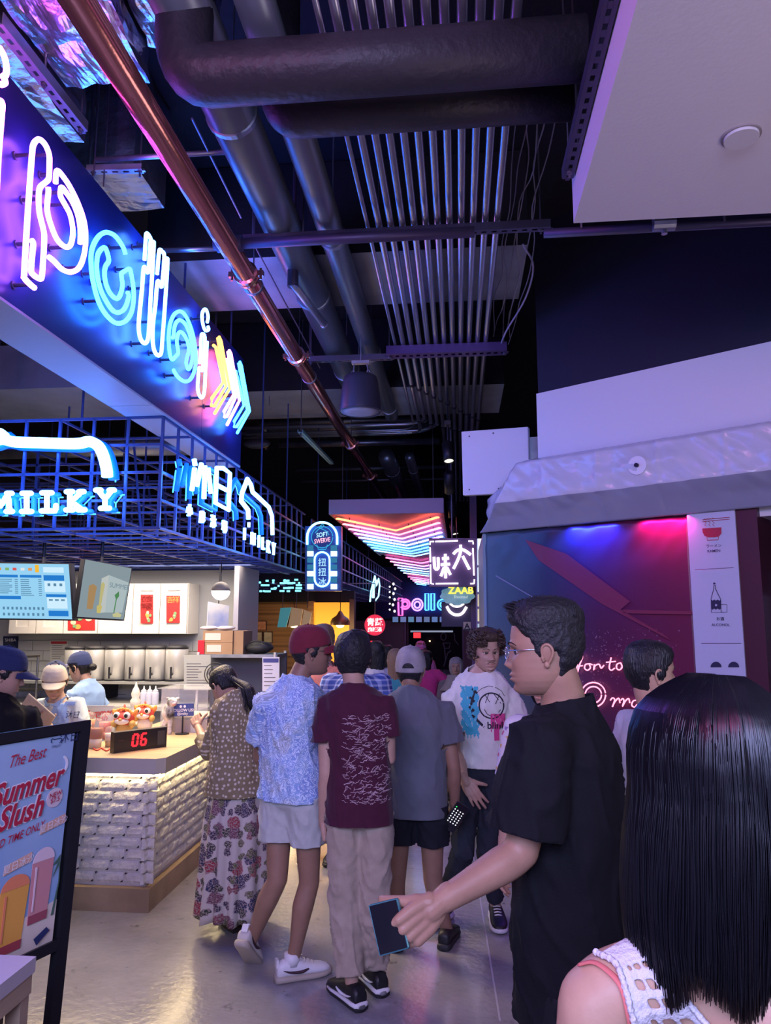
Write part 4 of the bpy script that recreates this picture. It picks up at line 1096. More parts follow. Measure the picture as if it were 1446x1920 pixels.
pn.text('lettering', 'Elevated', .6, .66, .05, neon('zaab_white', (.7, .8, .8), .8), t, .01)
MB().box((.3, 9.22, 2.0), (.62, 9.26, 2.05)).build('mount_arm', black_metal, t); MB().cyl(pn.pt(.5, .2, -.02), Vector((pn.pt(.5, .2).x, pn.pt(.5, .2, -.02).y, 4.79)), .008, 6).build('hanger_rod', rod_mat, t)
MB().cyl(pn.pt(.9, .5, -.02), pn.pt(.9, .5, -.02) + Vector((.4, 0, 0)), .01, 6).build('side_arm', rod_mat, t)
t = thing('smile_sign', 'white neon smile shape on a dark board under the cloud sign', 'neon sign', at(858, 1162, Y=9.8))
pn = Panel(at(828, 1128, Y=9.8), at(892, 1128, Y=9.8), at(892, 1175, Y=9.8), at(828, 1175, Y=9.8))
pn.board('sign_board', mat('smile_board', (.04, .03, .08), .5), t, .06)
sm = lambda L: [((x - 828) / 64., (y - 1128) / 47.) for x, y in L]
pn.tube('smile_tube', sm([(838, 1137), (843, 1146), (851, 1152), (860, 1153), (868, 1149), (875, 1138)]), .02, neon('smile_white', (1, .9, .95), 3), t, .03, 3)
pn.tube('smile_tube', sm([(844, 1132), (852, 1137), (862, 1137), (870, 1132)]), .014, MATS['smile_white'], t, .03, 3)
MB().box((pn.pt(1, .5).x - .02, 9.83, 1.9), (.7, 9.87, 1.94)).build('mount_arm', black_metal, t)
# ================================================================== FAR END OF THE HALL
# lit glass strip, purple post and grade card right of the aisle
t = thing('lit_window_strip', 'narrow bright backlit window strip beside the partition corner', 'window', at(902, 1180, Y=8.0))
pn = Panel(at(893, 1010, Y=8.0), at(915, 1010, Y=8.0), at(915, 1460, Y=8.0), at(893, 1460, Y=8.0))
for q in (2, 3): pn.c[q].z = 0
pn.board('frame', mat('lilac_post', (.35, .28, .42), .5), t, .08)
for k, (a, b, c) in enumerate(((.0, .11, (.75, .9, 1.0)), (.12, .22, (.7, .9, 1.0)), (.23, .28, (1.0, .85, .6)), (.29, .34, (1., .88, .65)), (.35, .5, (.55, .7, .9)), (.52, .7, (.4, .55, .8)))):
    pn.rect('lit_pane', .12, a, .9, b, neon('pane_%d' % k, c, 1.6 if k < 2 else .7), t, .004)
t = thing('purple_post', 'slim purple square post by the bright window strip', 'post', (.3, 9.6, 0))
MB().box((at(884, 1150, Y=9.6).x, 9.6, 0), (at(897, 1150, Y=9.6).x, 9.7, 4.79)).build('post_body', mat('purple_post_paint', (.16, .09, .22), .5), t)
MB().box((at(884, 1150, Y=9.6).x - .02, 9.58, 0), (at(897, 1150, Y=9.6).x + .02, 9.72, .1)).build('post_foot', black_metal, t)
t = thing('grade_card', 'small white card with a letter A', 'card', at(876, 1180, Y=9.55))
pn = Panel(at(869, 1166, Y=9.75), at(883, 1166, Y=9.75), at(883, 1182, Y=9.75), at(869, 1182, Y=9.75))
pn.board('card', mat('card_cream', (.75, .68, .5), .6), t, .006); pn.text('lettering', 'A', .5, .8, .1, mat('ink_black', (.01, .01, .02), .6), t, .003, .02)
MB().box((pn.pt(0, 0).x, 9.69, pn.pt(0, 1).z), (.42, 9.8, pn.pt(0, 1).z + .02)).build('card_rail', black_metal, t)

# second lattice along the left of the far aisle
lat2 = thing('far_lattice', 'second dark bar lattice along the far left shops', 'canopy', (-1.8, 9.2, 2.25))
for z in (2.3, 2.5, 2.72, 2.95): o = MB().bar((-1.82, 9.1, z), (-1.82, 24, z), .02).build('rail', lat, lat2)
for k in range(32):
    y = 9.1 + .46 * k; inst('upright', unit, lat2, (-1.82, y, 2.62), (0, 0, 0), (.018, .018, .66))
mb = MB()
for y in np.arange(9.2, 24, .6): mb.bar((-4.5, y, 2.3), (-1.82, y, 2.3), .014); mb.bar((-3, y, 2.3), (-3, y, 2.95), .014)
for x in (-2.2, -2.6, -3.0, -3.6): mb.bar((x, 9.1, 2.3), (x, 24, 2.3), .014)
for y in (9.5, 12, 15): mb.cyl((-1.82, y, 2.95), (-1.82, y, 4.79), .008, 6)
o = mb.build('inner_bars', lat, lat2); o['kind'] = 'stuff'
# cyan arrow-like sign and dotted vertical sign on the second lattice
t = thing('cyan_blade_sign', 'jagged cyan neon blade on the second lattice', 'neon sign', at(706, 1120, X=-1.72))
kx = dict(X=-1.72)
MB().tube([at(x, y, **kx) for x, y in ((694, 1128), (696, 1108), (700, 1092), (703, 1080), (706, 1098), (710, 1085), (712, 1098), (710, 1118), (704, 1126))], .016, 6).build('blade_tube', neon('blade_ice', (.3, .8, 1.0), 3), t, True)
MB().box((-1.83, at(704, 1110, **kx).y - .02, 2.3), (-1.70, at(704, 1110, **kx).y + .02, 2.34)).build('mount_arm', black_metal, t)
MB().tube([at(x, y, **kx) for x, y in ((700, 1120), (702, 1100), (706, 1090))], .03, 6).build('blade_tube', MATS['blade_ice'], t, True)
t = thing('dotted_vertical_sign', 'upright white dotted neon sign beyond the cyan blade', 'neon sign', at(735, 1120, X=-1.7))
pts = [(738, 1095), (741, 1104), (738, 1113), (740, 1124), (737, 1134), (740, 1146)]
for x, y in pts: MB().ell(at(x, y, X=-1.7), (.03, .07, .035), 10, 6).build('bulb', neon('dot_white', (1, .9, .85), 2.5), t, True)
for x, y in ((731, 1100), (731, 1110), (731, 1120), (731, 1132), (731, 1143)): MB().ell(at(x, y, X=-1.7), .022, 8, 6).build('bulb', MATS['dot_white'], t, True)
MB().cyl(at(734, 1090, X=-1.75), at(734, 1150, X=-1.75), .015, 6).build('sign_rail', black_metal, t); MB().box((-1.83, at(734, 1100, X=-1.75).y - .03, 2.3), (-1.73, at(734, 1100, X=-1.75).y + .03, 2.34)).build('mount_arm', black_metal, t)

# far portal: lettering polloi, dark panels, doorway
py_ = 26.5; pz_ = at(800, 1164, Y=26.5).z
portal = MB().box((-4.0, py_, 0), (at(760, 1170, Y=py_).x - .03, py_ + .12, pz_)).build('wall_far_portal', mat('portal_brown', (.24, .17, .19), .5)); tag(portal, 'dark brown panelled wall left of the far doorway', kind='structure')
x0, x1 = at(760, 1170, Y=py_).x, at(868, 1170, Y=py_).x
o = MB().box((x1 + .03, py_, 0), (3.5, py_ + .12, pz_)).build('wall_far_portal_side', MATS['portal_brown']); tag(o, 'dark wall beside the far doorway', kind='structure')
o = MB().box((-4, py_ - .02, pz_), (3.5, py_ + .12, pz_ + .08)).build('trim_2', black_metal); tag(o, 'black lintel of the far portal', kind='structure')
t = thing('far_doorway_screen', 'dark doorway frame with pale chalk shapes at the far end', 'doorway', ((x0 + x1) / 2, py_, 0))
mb = MB(); mb.box((x0 - .03, py_ - .04, 0), (x0 + .03, py_ + .1, pz_)); mb.build('jamb', mat('jamb_lilac', (.25, .2, .3), .5), t)
mb = MB(); mb.box((x1 - .03, py_ - .04, 0), (x1 + .03, py_ + .1, pz_)); mb.build('jamb', MATS['jamb_lilac'], t)
MB().box((x0, py_ + .6, 0), (x1, py_ + .7, pz_)).build('inner_screen', mat('doorway_black', (.006, .006, .012), .8), t)
pn = Panel(at(768, 1165, Y=py_ + .58), at(864, 1165, Y=py_ + .58), at(864, 1290, Y=py_ + .58), at(768, 1290, Y=py_ + .58))
ch = mat('chalk_grey', (.20, .20, .27), .7); dw = lambda L: [((x - 768) / 96., (y - 1165) / 125.) for x, y in L]
for st in ([(832 + 5 * math.cos(a), 1194 + 7 * math.sin(a)) for a in np.linspace(0, 6.3, 12)], [(852, 1188), (853, 1200), (860, 1210)], [(831, 1206), (845, 1206), (842, 1216), (834, 1216), (831, 1206)], [(834, 1216), (836, 1240)], [(832, 1250), (834, 1245), (840, 1225), (846, 1220)]):
    pn.tube('chalk_stroke', dw(st), .022, ch, t, .01)
pn.rect('light_bar', .02, .14, .85, .165, neon('door_tube', (.45, .5, .7), .6), t, .02)
MB().ell(at(806, 1202, Y=py_ + .5), .03, 8, 6).build('lamp_dot', neon('warm_dot', (1, .6, .3), 4), t)
t = thing('exit_lamp', 'small red glowing box lamp left of the doorway', 'lamp', at(781, 1192, Y=py_ - .05))
a, b = at(776, 1186, Y=py_ - .05), at(789, 1196, Y=py_ - .05); MB().box((a.x, py_ - .15, b.z), (b.x, py_ - .05, a.z)).build('lamp_box', neon('red_box', (1, .03, .04), 2.2), t); MB().box((a.x - .02, py_ - .06, b.z - .02), (b.x + .02, py_ + .02, a.z + .02)).build('lamp_back', black_metal, t)
# panel joints of brown wall
for k, x in enumerate((690, 722, 765)):
    xx = at(x, 1200, Y=py_ - .02).x; o = MB().box((xx - .012, py_ - .015, 0), (xx + .012, py_, pz_)).build('panel_strip', mat('strip_lilac', (.22, .18, .25), .5), portal)
# far sign fascia
o = MB().box((-3.0, py_ - .05, pz_ + .08), (1.6, py_ + .1, 3.6)).build('wall_far_fascia', mat('fascia_blue', (.02, .03, .16), .5)); tag(o, 'blue-black fascia over the far portal', kind='structure')
t = thing('far_neon_lettering', 'pink, violet and blue neon letters spelling pollo at the far end', 'neon sign', at(790, 1150, Y=py_ - .1))
pn = Panel(at(740, 1100, Y=py_ - .1), at(860, 1100, Y=py_ - .1), at(860, 1160, Y=py_ - .1), at(740, 1160, Y=py_ - .1))
fp = lambda L: [((x - 740) / 120., (y - 1100) / 60.) for x, y in L]
cpk, cvi, cbl = neon('far_pink', (1., .12, .5), 2.4), neon('far_violet', (.55, .28, 1.), 2.4), neon('far_blue', (.08, .4, 1.), 2.6)
ring = lambda cx, cy, rx, ry, a0=0, a1=6.28: [(cx + rx * math.cos(a), cy + ry * math.sin(a)) for a in np.linspace(a0, a1, 18)]
for pts, m in (([(747, 1122), (748, 1154), (755, 1154), (755, 1122), (747, 1122)], cpk), (ring(760, 1133, 9, 9, -2.6, 2.6), cpk), (ring(760, 1133, 5, 5), cpk), (ring(783, 1134, 10, 11), cvi), (ring(783, 1134, 5.5, 6, -2.2, 4.0), cvi),
               ([(798, 1144), (798, 1113), (804, 1113), (804, 1144), (798, 1144)], cbl), ([(809, 1144), (809, 1113), (815, 1113), (815, 1144), (809, 1144)], cbl), (ring(831, 1134, 10, 10, .3, 6.0), cbl), (ring(831, 1134, 5, 5, 1, 6.0), cbl)):
    pn.tube('neon_tube', fp(pts), .034, m, t, .05)
MB().box((pn.pt(0, .5).x, py_ - .11, pn.pt(0, .5).z), (pn.pt(1, .5).x, py_ - .04, pn.pt(0, .5).z + .03)).build('mount_rail', black_metal, t)
t = thing('far_glazing', 'row of dim blue lit panes under the far neon letters', 'window', at(790, 1160, Y=py_ - .1))
pn = Panel(at(735, 1156, Y=py_ - .08), at(868, 1156, Y=py_ - .08), at(868, 1167, Y=py_ - .08), at(735, 1167, Y=py_ - .08))
for k in range(9): pn.rect('lit_pane', k / 9 + .01, .05, k / 9 + .09, .95, neon('gl_%d' % k, (.1 + .08 * rl.random(), .18 + .1 * rl.random(), .35 + .25 * rl.random()), .8), t)
pn.board('frame', black_metal, t, .03)
# round red sign
t = thing('round_red_sign', 'round red sign with white Chinese characters hanging from the lattice', 'sign', at(703, 1190, Y=12))
c = at(703, 1172, Y=12); r = .158
MB().cyl(c, c + Vector((0, .06, 0)), r, 32).build('disc', mat('red_sign', (.55, .02, .06), .4, emit=(.8, .02, .08), es=.6), t)
MB().tube([c + Vector((r * math.cos(a), -.0, r * math.sin(a))) for a in np.linspace(0, 6.283, 33)[:-1]], .01, 6, closed=True).build('rim', neon('red_rim', (1, .05, .12), .8), t, True)
wsg = neon('red_sign_white', (1, .92, .9), 1.5)
for body, dz, sz, dx in (('青', .0, .13, -.065), ('蔬', .0, .13, .065), ('麻', -.1, .08, -.075), ('辣', -.1, .08, 0), ('湯', -.1, .08, .075)):
    add_text(MB(), body, c + Vector((dx, -.012, dz)), (1, 0, 0), (0, 0, 1), sz, .02).build('character', wsg, t)
mb = MB(); mb.cyl(c + Vector((0, .03, r)), (c.x, c.y + .03, 2.3), .008, 6); mb.bar((c.x, c.y + .03, 2.3), (-1.82, c.y + .03, 2.3), .016); mb.build('hanger_rod', rod_mat, t)

# ---- warm timber shop beyond the tea shop -------------------------------------------------------------
ty = 12.6
wood = mat('timber_cladding', (.38, .22, .10), .55, vary=(2.2, .5), stretch=(.6, .6, 9), bump=(8, .08))
tx0, tx1 = at(440, 1180, Y=ty).x, at(588, 1180, Y=ty).x
wt = MB().box((-5.8, ty, 0), (tx1, ty + .15, 2.02)).build('wall_timber', mat('timber_core', (.2, .12, .06), .6)); tag(wt, 'timber board wall of the warm lit shop', kind='structure')
for k in range(10):
    z = .2 + k * .18
    inst('plank', unit, wt, ((-5.8 + tx1) / 2, ty - .01, z + .09), (0, 0, 0), (tx1 + 5.8, .02, .17)).data = unit
for o in wt.children: pass
_pl = unit.copy(); _pl.materials.clear(); _pl.materials.append(wood)
for o in wt.children: o.data = _pl
amber = mat('amber_panel', (.75, .36, .04), .5, emit=(1.0, .42, .03), es=.75)
o = MB().box((tx1, ty - .4, 0), (at(662, 1180, Y=ty - .4).x, ty - .3, 2.0)).build('wall_amber', amber); tag(o, 'glowing amber panel wall of the warm lit shop', kind='structure')
o = MB().box((tx1, ty - .46, .0), (tx1 + .08, ty - .25, 2.02)).build('trim_3', wood); tag(o, 'timber post between board wall and amber panel', kind='structure')
o = MB().box((at(656, 1180, Y=ty - .4).x, ty - .46, 0), (at(665, 1180, Y=ty - .4).x, ty - .25, 2.05)).build('trim_4', mat('brown_post', (.12, .07, .05), .5)); tag(o, 'brown post right of the amber panel', kind='structure')
o = MB().box((-5.8, ty - .08, 2.02), (at(665, 1180, Y=ty).x, ty + .1, 2.2)).build('trim_5', black_metal); tag(o, 'black fascia beam above the warm lit shop', kind='structure')
for i, (x0_, y0_, x1_, y1_, c, lab) in enumerate(((478, 1164, 500, 1182, (.75, .38, .22), 'small framed orange picture on the timber wall'), (476, 1184, 492, 1206, (.62, .62, .48), 'framed pale botanical print, first below the orange picture'), (494, 1184, 511, 1206, (.62, .62, .48), 'framed pale botanical print, second below the orange picture'), (457, 1168, 467, 1184, (.7, .6, .35), 'small pale picture beside the framed orange one'))):
    t = thing('framed_picture', lab, 'picture', at((x0_ + x1_) / 2, y1_, Y=ty - .05))
    pn = Panel(at(x0_, y0_, Y=ty - .05), at(x1_, y0_, Y=ty - .05), at(x1_, y1_, Y=ty - .05), at(x0_, y1_, Y=ty - .05))
    pn.board('frame', mat('dark_wood_frame', (.08, .05, .04), .5), t, .045); pn.rect('print', .08, .08, .92, .92, mat('print_%d' % i, c, .6, vary=(9, .4)), t, .003)
def pendant(px_, py_, lab, Y=11.6):
    c = at(px_, py_, Y=Y); t = thing('pendant_lamp', lab, 'lamp', c)
    MB().lathe(c, [(.15, 0), (.152, .05), (.13, .10), (.06, .15), (.03, .2), (.012, .22)], 24, caps=False).build('lamp_shade', mat('brass_shade', (.25, .17, .07), .4, .4), t, True)
    MB().ell(c + Vector((0, 0, .0)), (.065, .065, .045), 14, 8).build('bulb', neon('warm_bulb', (1, .72, .35), 4.5), t, True)
    MB().cyl(c + Vector((0, 0, .2)), (c.x, c.y, 2.35), .006, 6).build('cord', black_metal, t)
    l = bpy.data.lights.new('pendant_glow', 'POINT'); l.energy = 14; l.color = (1, .66, .3); l.shadow_soft_size = .08
    lo = bpy.data.objects.new('pendant_glow', l); COL.objects.link(lo); lo.location = c + Vector((0, 0, -.1)); put(lo, t)
pendant(551, 1172, 'brass pendant lamp behind the maroon cap, nearer the framed prints'); pendant(638, 1172, 'brass pendant lamp in front of the amber panel')
t = thing('hanging_menu_boards', 'row of tan and teal hanging menu boards above the warm shop', 'menu board', at(555, 1160, Y=10.8))
for q, c in (([(526, 1140), (546, 1139), (536, 1176), (520, 1176)], (.10, .42, .45)), ([(547, 1139), (568, 1142), (563, 1172), (540, 1176)], (.52, .34, .18)), ([(570, 1143), (584, 1149), (580, 1172), (566, 1172)], (.56, .38, .2))):
    P = [at(x, y, Y=10.8) for x, y in q]; MB().prism(P, (0, .03, 0)).build('board', mat('menu_%d' % int(c[0] * 100), c, .55, emit=c, es=.35), t)
mb = MB(); [mb.cyl(at(x, 1140, Y=10.82), at(x, 1140, Y=10.82) + Vector((0, 0, .4)), .006, 6) for x in (530, 556, 577)]; o = mb.build('wires', rod_mat, t)
# small far lamps
for i, (x, y, c, lab) in enumerate(((698, 1205, (1, .03, .05), 'small red glowing cube lamp under the round red sign'), (713, 1216, (1, .75, .02), 'small yellow glowing cube lamp below the round red sign'))):
    p = at(x, y, Y=13); o = MB().obox(p, (.025, 0, 0), (0, .025, 0), (0, 0, .03)); t = thing('cube_lamp', lab, 'lamp', p); o.build('lamp_box', neon('cube_%d' % i, c, 2.2), t); MB().cyl(p - Vector((0, 0, .03)), (p.x, p.y, 0), .012, 8).build('lamp_stand', black_metal, t)
# teal lit display of the neighbouring shop behind the lattice (rows of small lights)
t = thing('display_lights', 'rows of small cyan-white lights glimpsed through the lattice over the boxes', 'lights', at(470, 1110, Y=9.6))
mb = MB()
for k in range(46):
    x, y = rl.uniform(430, 570), rl.choice((1088, 1093, 1098, 1103, 1108)) + rl.uniform(-1, 1)
    p = at(x, y, Y=9.6); w = rl.uniform(.01, .05); mb.obox(p, (w, 0, 0), (0, .01, 0), (0, 0, .012))
o = mb.build('small_lights', neon('lattice_teal', (.2, .75, .9), 2.0), t); o['kind'] = 'stuff'
MB().box((-3.4, 9.60, 2.2), (-1.81, 9.66, 2.31)).build('light_rail', black_metal, t)
# ================================================================== TEA SHOP
KX, KY, KT = -1.85, 4.53, .89       # counter corner and worktop height
lam = mat('pale_oak_laminate', (.52, .36, .20), .4, vary=(3, .25), stretch=(1, 8, 8)); edge_l = mat('worktop_edge', (.46, .43, .37), .5)
plinth = mat('plinth_oak', (.42, .30, .18), .5, vary=(4, .35), bump=(20, .08)); mortar = mat('painted_mortar', (.50, .49, .47), .85, bump=(60, .3))
brick_m = mat('white_painted_brick', (.66, .65, .63), .75, vary=(14, .22), bump=(45, .5))
CB = thing('counter_base', 'tea counter base clad in rough white painted bricks over an oak plinth', 'counter', (KX - 1, KY + 1, 0))
LP = lambda d, z0, z1, yb, xi: MB().prism([(-4.4, KY + d, z0), (KX - d, KY + d, z0), (KX - d, 6.6, z0), (xi, 6.6, z0), (xi, yb, z0), (-4.4, yb, z0)], (0, 0, z1 - z0))
LP(.04, .13, .80, 4.78, KX - .55).build('counter_body', mortar, CB)
LP(-.005, 0, .132, 4.78, KX - .55).build('plinth', plinth, CB)
# brick variants: rough front faces (local x length, y depth towards -y, z height)
def brick_mesh(L, H, seed):
    mb = MB(); nx, nz = max(4, int(L / .018)), 4
    def fn(a, b):
        ex = min(a, 1 - a) * L; ez = min(b, 1 - b) * H
        e = min(1, min(ex, ez) / .012)
        d = .010 * e + .006 * mnoise.noise(Vector((a * L * 22 + seed, b * H * 26, seed * 1.7))) * e + .004 * mnoise.noise(Vector((a * L * 60 + seed, b * H * 60, seed))) * e
        return Vector(((a - .5) * L, -d, (b - .5) * H))
    mb.grid(fn, nx, nz)
    b0 = len(mb.v)
    # rim back into the mortar
    mb._add([(-L / 2, .02, -H / 2), (L / 2, .02, -H / 2), (L / 2, .02, H / 2), (-L / 2, .02, H / 2), (-L / 2, 0, -H / 2), (L / 2, 0, -H / 2), (L / 2, 0, H / 2), (-L / 2, 0, H / 2)], [(0, 1, 5, 4), (1, 2, 6, 5), (2, 3, 7, 6), (3, 0, 4, 7)])
    me = bpy.data.meshes.new('brick'); me.from_pydata([tuple(v) for v in mb.v], [], mb.f); me.materials.append(brick_m); return me
rows, bh, bl, gap = 10, .057, .176, .0095
full = [brick_mesh(bl, bh, k) for k in range(7)]; half = [brick_mesh(bl * .48, bh, 20 + k) for k in range(3)]; rb = random.Random(5)
for i in range(rows):
    z = .14 + gap + bh / 2 + i * (bh + gap)
    for face in (0, 1):
        pos = 0.0; k = 0; lim = 1.05 if face == 0 else 1.95
        if (i + face) % 2:
            L = bl * .48
            if face == 0: inst('brick', rb.choice(half), CB, (KX + .005 - L / 2, KY + .04, z))
            else: inst('brick', rb.choice(half), CB, (KX - .04, KY + .01 + L / 2, z), (0, 0, R(90)))
            pos = L + gap
        while pos < lim:
            L = bl
            if face == 0: inst('brick', rb.choice(full), CB, (KX + .005 - pos - L / 2, KY + .04, z + rb.uniform(-.002, .002)))
            else: inst('brick', rb.choice(full), CB, (KX - .04, KY + .01 + pos + L / 2, z + rb.uniform(-.002, .002)), (0, 0, R(90)))
            pos += L + gap
led = neon('led_strip_warm', (1.0, .76, .40), 26)
MB().box((-4.3, KY + .0, .775), (KX - .02, KY + .02, .785)).build('led_strip', led, CB)
MB().box((KX + .0, KY + .02, .775), (KX - .02 + .04, 6.6, .785)).build('led_strip', led, CB)
# worktop
mb = MB().prism([(-4.5, KY - .09, .80), (KX + .045, KY - .09, .80), (KX + .09, KY - .045, .80), (KX + .09, 6.65, .80), (KX - .58, 6.65, .80), (KX - .58, 4.82, .80), (-4.5, 4.82, .80)], (0, 0, KT - .80))
mb.m = [1, 0] + [1] * 7
o = mb.build('worktop', [lam, edge_l]); tag(o, 'pale oak worktop slab wrapping the corner of the tea counter', 'worktop')

# ---- back of the shop -----------------------------------------------------------------------------
SY = 7.95
tile = mat('wall_tile_glaze', (.52, .52, .50), .35);
wbk = MB().box((-5.85, SY, 0), (-2.25, SY + .15, 2.25)).build('wall_shop_back', mat('tile_grout', (.42, .42, .41), .8)); tag(wbk, 'white tiled back wall of the tea shop', kind='structure')
tm = bpy.data.meshes.new('tile'); b_ = MB().box((-.5, -.5, -.5), (.5, .5, .5)); tm.from_pydata([tuple(v) for v in b_.v], [], b_.f); tm.materials.append(tile)
for i in range(9):
    z = .55 + i * .11
    for k in range(13):
        x = -5.6 + .26 * k + (.13 if i % 2 else 0)
        if x > -2.4: continue
        inst('tile', tm, wbk, (x, SY - .004, z), (0, 0, 0), (.253, .012, .103))
o = MB().box((-2.25, SY - .6, 0), (-2.2, SY + .15, 2.25)).build('wall_shop_side', mat('shop_side_lilac', (.45, .42, .46), .6)); tag(o, 'narrow side panel closing the tea shop back', kind='structure')
# cabinets
cab = mat('cabinet_white', (.76, .72, .66), .45); cy_ = SY - .35
def cabinet(x0, x1, nd, lab):
    z0, z1 = 1.565, 2.09; t = thing('wall_cabinet', lab, 'cabinet', ((x0 + x1) / 2, cy_, z0))
    MB().box((x0, cy_ + .02, z0), (x1, SY - .012, z1)).build('carcass', cab, t)
    w = (x1 - x0) / nd
    for k in range(nd):
        a, b = x0 + k * w + .004, x0 + (k + 1) * w - .004
        d = MB().box((a, cy_, z0 + .004), (b, cy_ + .02, z1 - .004)).build('door', cab, t)
        f = .075
        for lo, hi in (((a, cy_ - .012, z0 + .004), (a + f, cy_, z1 - .004)), ((b - f, cy_ - .012, z0 + .004), (b, cy_, z1 - .004)), ((a + f, cy_ - .012, z0 + .004), (b - f, cy_, z0 + f)), ((a + f, cy_ - .012, z1 - f), (b - f, cy_, z1 - .004))):
            MB().box(lo, hi).build('door_rail', cab, d)
    return t
cxs = [at(x, 1140, Y=cy_).x for x in (20, 122, 186, 250, 302, 352)]
cabinet(cxs[0], cxs[1], 2, 'white wall cabinet behind the pale blue menu screen'); cabinet(cxs[1], cxs[2], 1, 'white wall cabinet with the wide red festive picture'); cabinet(cxs[2], cxs[3], 1, 'white wall cabinet behind the tilted promo screen')
cabinet(cxs[3], cxs[5], 2, 'white double wall cabinet with two narrow red festive posters')
redp = mat('festive_red', (.55, .03, .03), .5)
def festive(x0, y0, x1, y1, lab, txt, warm):
    Yp = cy_ - .016; t = thing('festive_poster', lab, 'poster', at((x0 + x1) / 2, y1, Y=Yp))
    pn = Panel(at(x0, y0, Y=Yp), at(x1, y0, Y=Yp), at(x1, y1, Y=Yp), at(x0, y1, Y=Yp))
    pn.board('sheet', redp, t, .004); cr = mat('poster_cream', (.72, .55, .38), .6); gd = mat('poster_gold', (.62, .35, .08), .5)
    if txt:
        for k, ch in enumerate(txt): pn.text('lettering', ch, .28 + .44 * (k % 2), .24 + .26 * (k // 2), .075, mat('poster_dark_red', (.12, .0, .0), .6) if warm else gd, t)
    rr = random.Random(x0)
    for k in range(6):
        u, v, r = rr.uniform(.18, .82), rr.uniform(.6, .92), rr.uniform(.07, .14)
        pn.poly('flower_print', [(u + r * math.cos(a), v + r * .55 * math.sin(a)) for a in np.linspace(0, 6.28, 9)[:-1]], (cr, gd, mat('poster_green', (.2, .35, .15), .6))[k % 3], t, .003 + k * .0006)
festive(264, 1115, 287, 1169, 'narrow red festive poster on the left door of the double cabinet', '衣食無憂', True)
festive(312, 1117, 337, 1168, 'narrow red festive poster on the right door of the double cabinet', '吉祥', False)
festive(127, 1108, 178, 1182, 'wide red and gold festive picture between the two screens', '', False)
# tea dispensers
steel = mat('brushed_steel', (.72, .70, .66), .35, .35); urn_lid = mat('urn_black', (.02, .02, .025), .4)
for i, px_ in enumerate((140, 178, 216, 254, 292, 330)):
    Yd = 7.55; c = at(px_, 1276, Y=Yd); r = .112
    t = thing('tea_urn', 'steel tea urn with black lid and tap, %s from the left on the back shelf' % ordn[i], 'tea urn', c, 'tea urns on the back shelf')
    MB().lathe(c, [(r, .015), (r, .31), (r * .97, .32)], 24).build('urn_body', steel, t, True)
    MB().lathe(c, [(r * 1.02, 0), (r * 1.02, .015)], 24).build('foot_ring', urn_lid, t)
    MB().lathe(c + Vector((0, 0, .32)), [(r * 1.02, 0), (r * 1.02, .018), (r * .8, .035), (.02, .04)], 24).build('lid', urn_lid, t, True)
    p = c + Vector((0, -r, .07)); mb = MB().cyl(p, p + Vector((0, -.035, 0)), .012, 8); mb.cyl(p + Vector((0, -.035, .01)), p + Vector((0, -.035, -.04)), .01, 8); mb.obox(p + Vector((0, -.035, .04)), (.008, 0, 0), (0, .006, 0), (0, 0, .035)); mb.build('tap', urn_lid, t)
zsh = at(254, 1276, Y=7.55).z
t = thing('urn_shelf', 'steel shelf carrying the row of tea urns', 'shelf', (-3.2, 7.6, zsh - .03))
MB().box((-5.3, 7.4, zsh - .025), (-2.3, SY - .012, zsh)).build('shelf_board', mat('shelf_steel', (.5, .5, .48), .4, .5), t)
for x in (-5.2, -3.7, -2.4): MB().box((x, 7.5, zsh - .2), (x + .02, SY - .012, zsh - .025)).build('bracket', black_metal, t)
# papers, notices, socket on back wall
def notice(x0, y0, x1, y1, c, lab, hdr=None, txt=None, Yp=None, lines=8, sm=True):
    Yp = Yp or SY - .014; t = thing('notice', lab, 'notice', at((x0 + x1) / 2, y1, Y=Yp))
    pn = Panel(at(x0, y0, Y=Yp), at(x1, y0, Y=Yp), at(x1, y1, Y=Yp), at(x0, y1, Y=Yp)); pn.board('sheet', c, t, .004)
    if hdr: pn.rect('heading', .05, .04, .95, .16, hdr, t)
    if lines: pn.lines('text_lines', [(.1, .24 + k * .7 / lines, .1 + rl.uniform(.4, .8), .24 + k * .7 / lines + .02) for k in range(lines)], mat('ink_grey', (.12, .12, .14), .6), t)
    if txt: pn.text('lettering', txt, .5, .3, .05, mat('white_ink', (.8, .8, .8), .5), t)
    return pn, t
paper = mat('paper_white', (.62, .60, .54), .7);
notice(210, 1291, 247, 1336, paper, 'white notice sheet on the tiled wall below the urns', None, None, None, 5)
notice(94, 1201, 127, 1240, paper, 'notice with a red heading on the tiled wall', mat('red_heading', (.5, .04, .05), .5), None)
notice(6, 1193, 34, 1226, mat('navy_card', (.02, .025, .07), .5), 'navy notice card near the shop corner', None, 'SHIBA')
t = thing('wall_socket', 'black wall socket with a plug below the urn shelf', 'socket', at(201, 1318, Y=SY)); a, b = at(196, 1308, Y=SY - .01), at(207, 1326, Y=SY - .01)
MB().box((a.x, SY - .02, b.z), (b.x, SY - .008, a.z)).build('plate', steel, t); MB().box((a.x + .02, SY - .045, b.z + .03), (b.x - .02, SY - .02, a.z - .03)).build('plug', urn_lid, t)
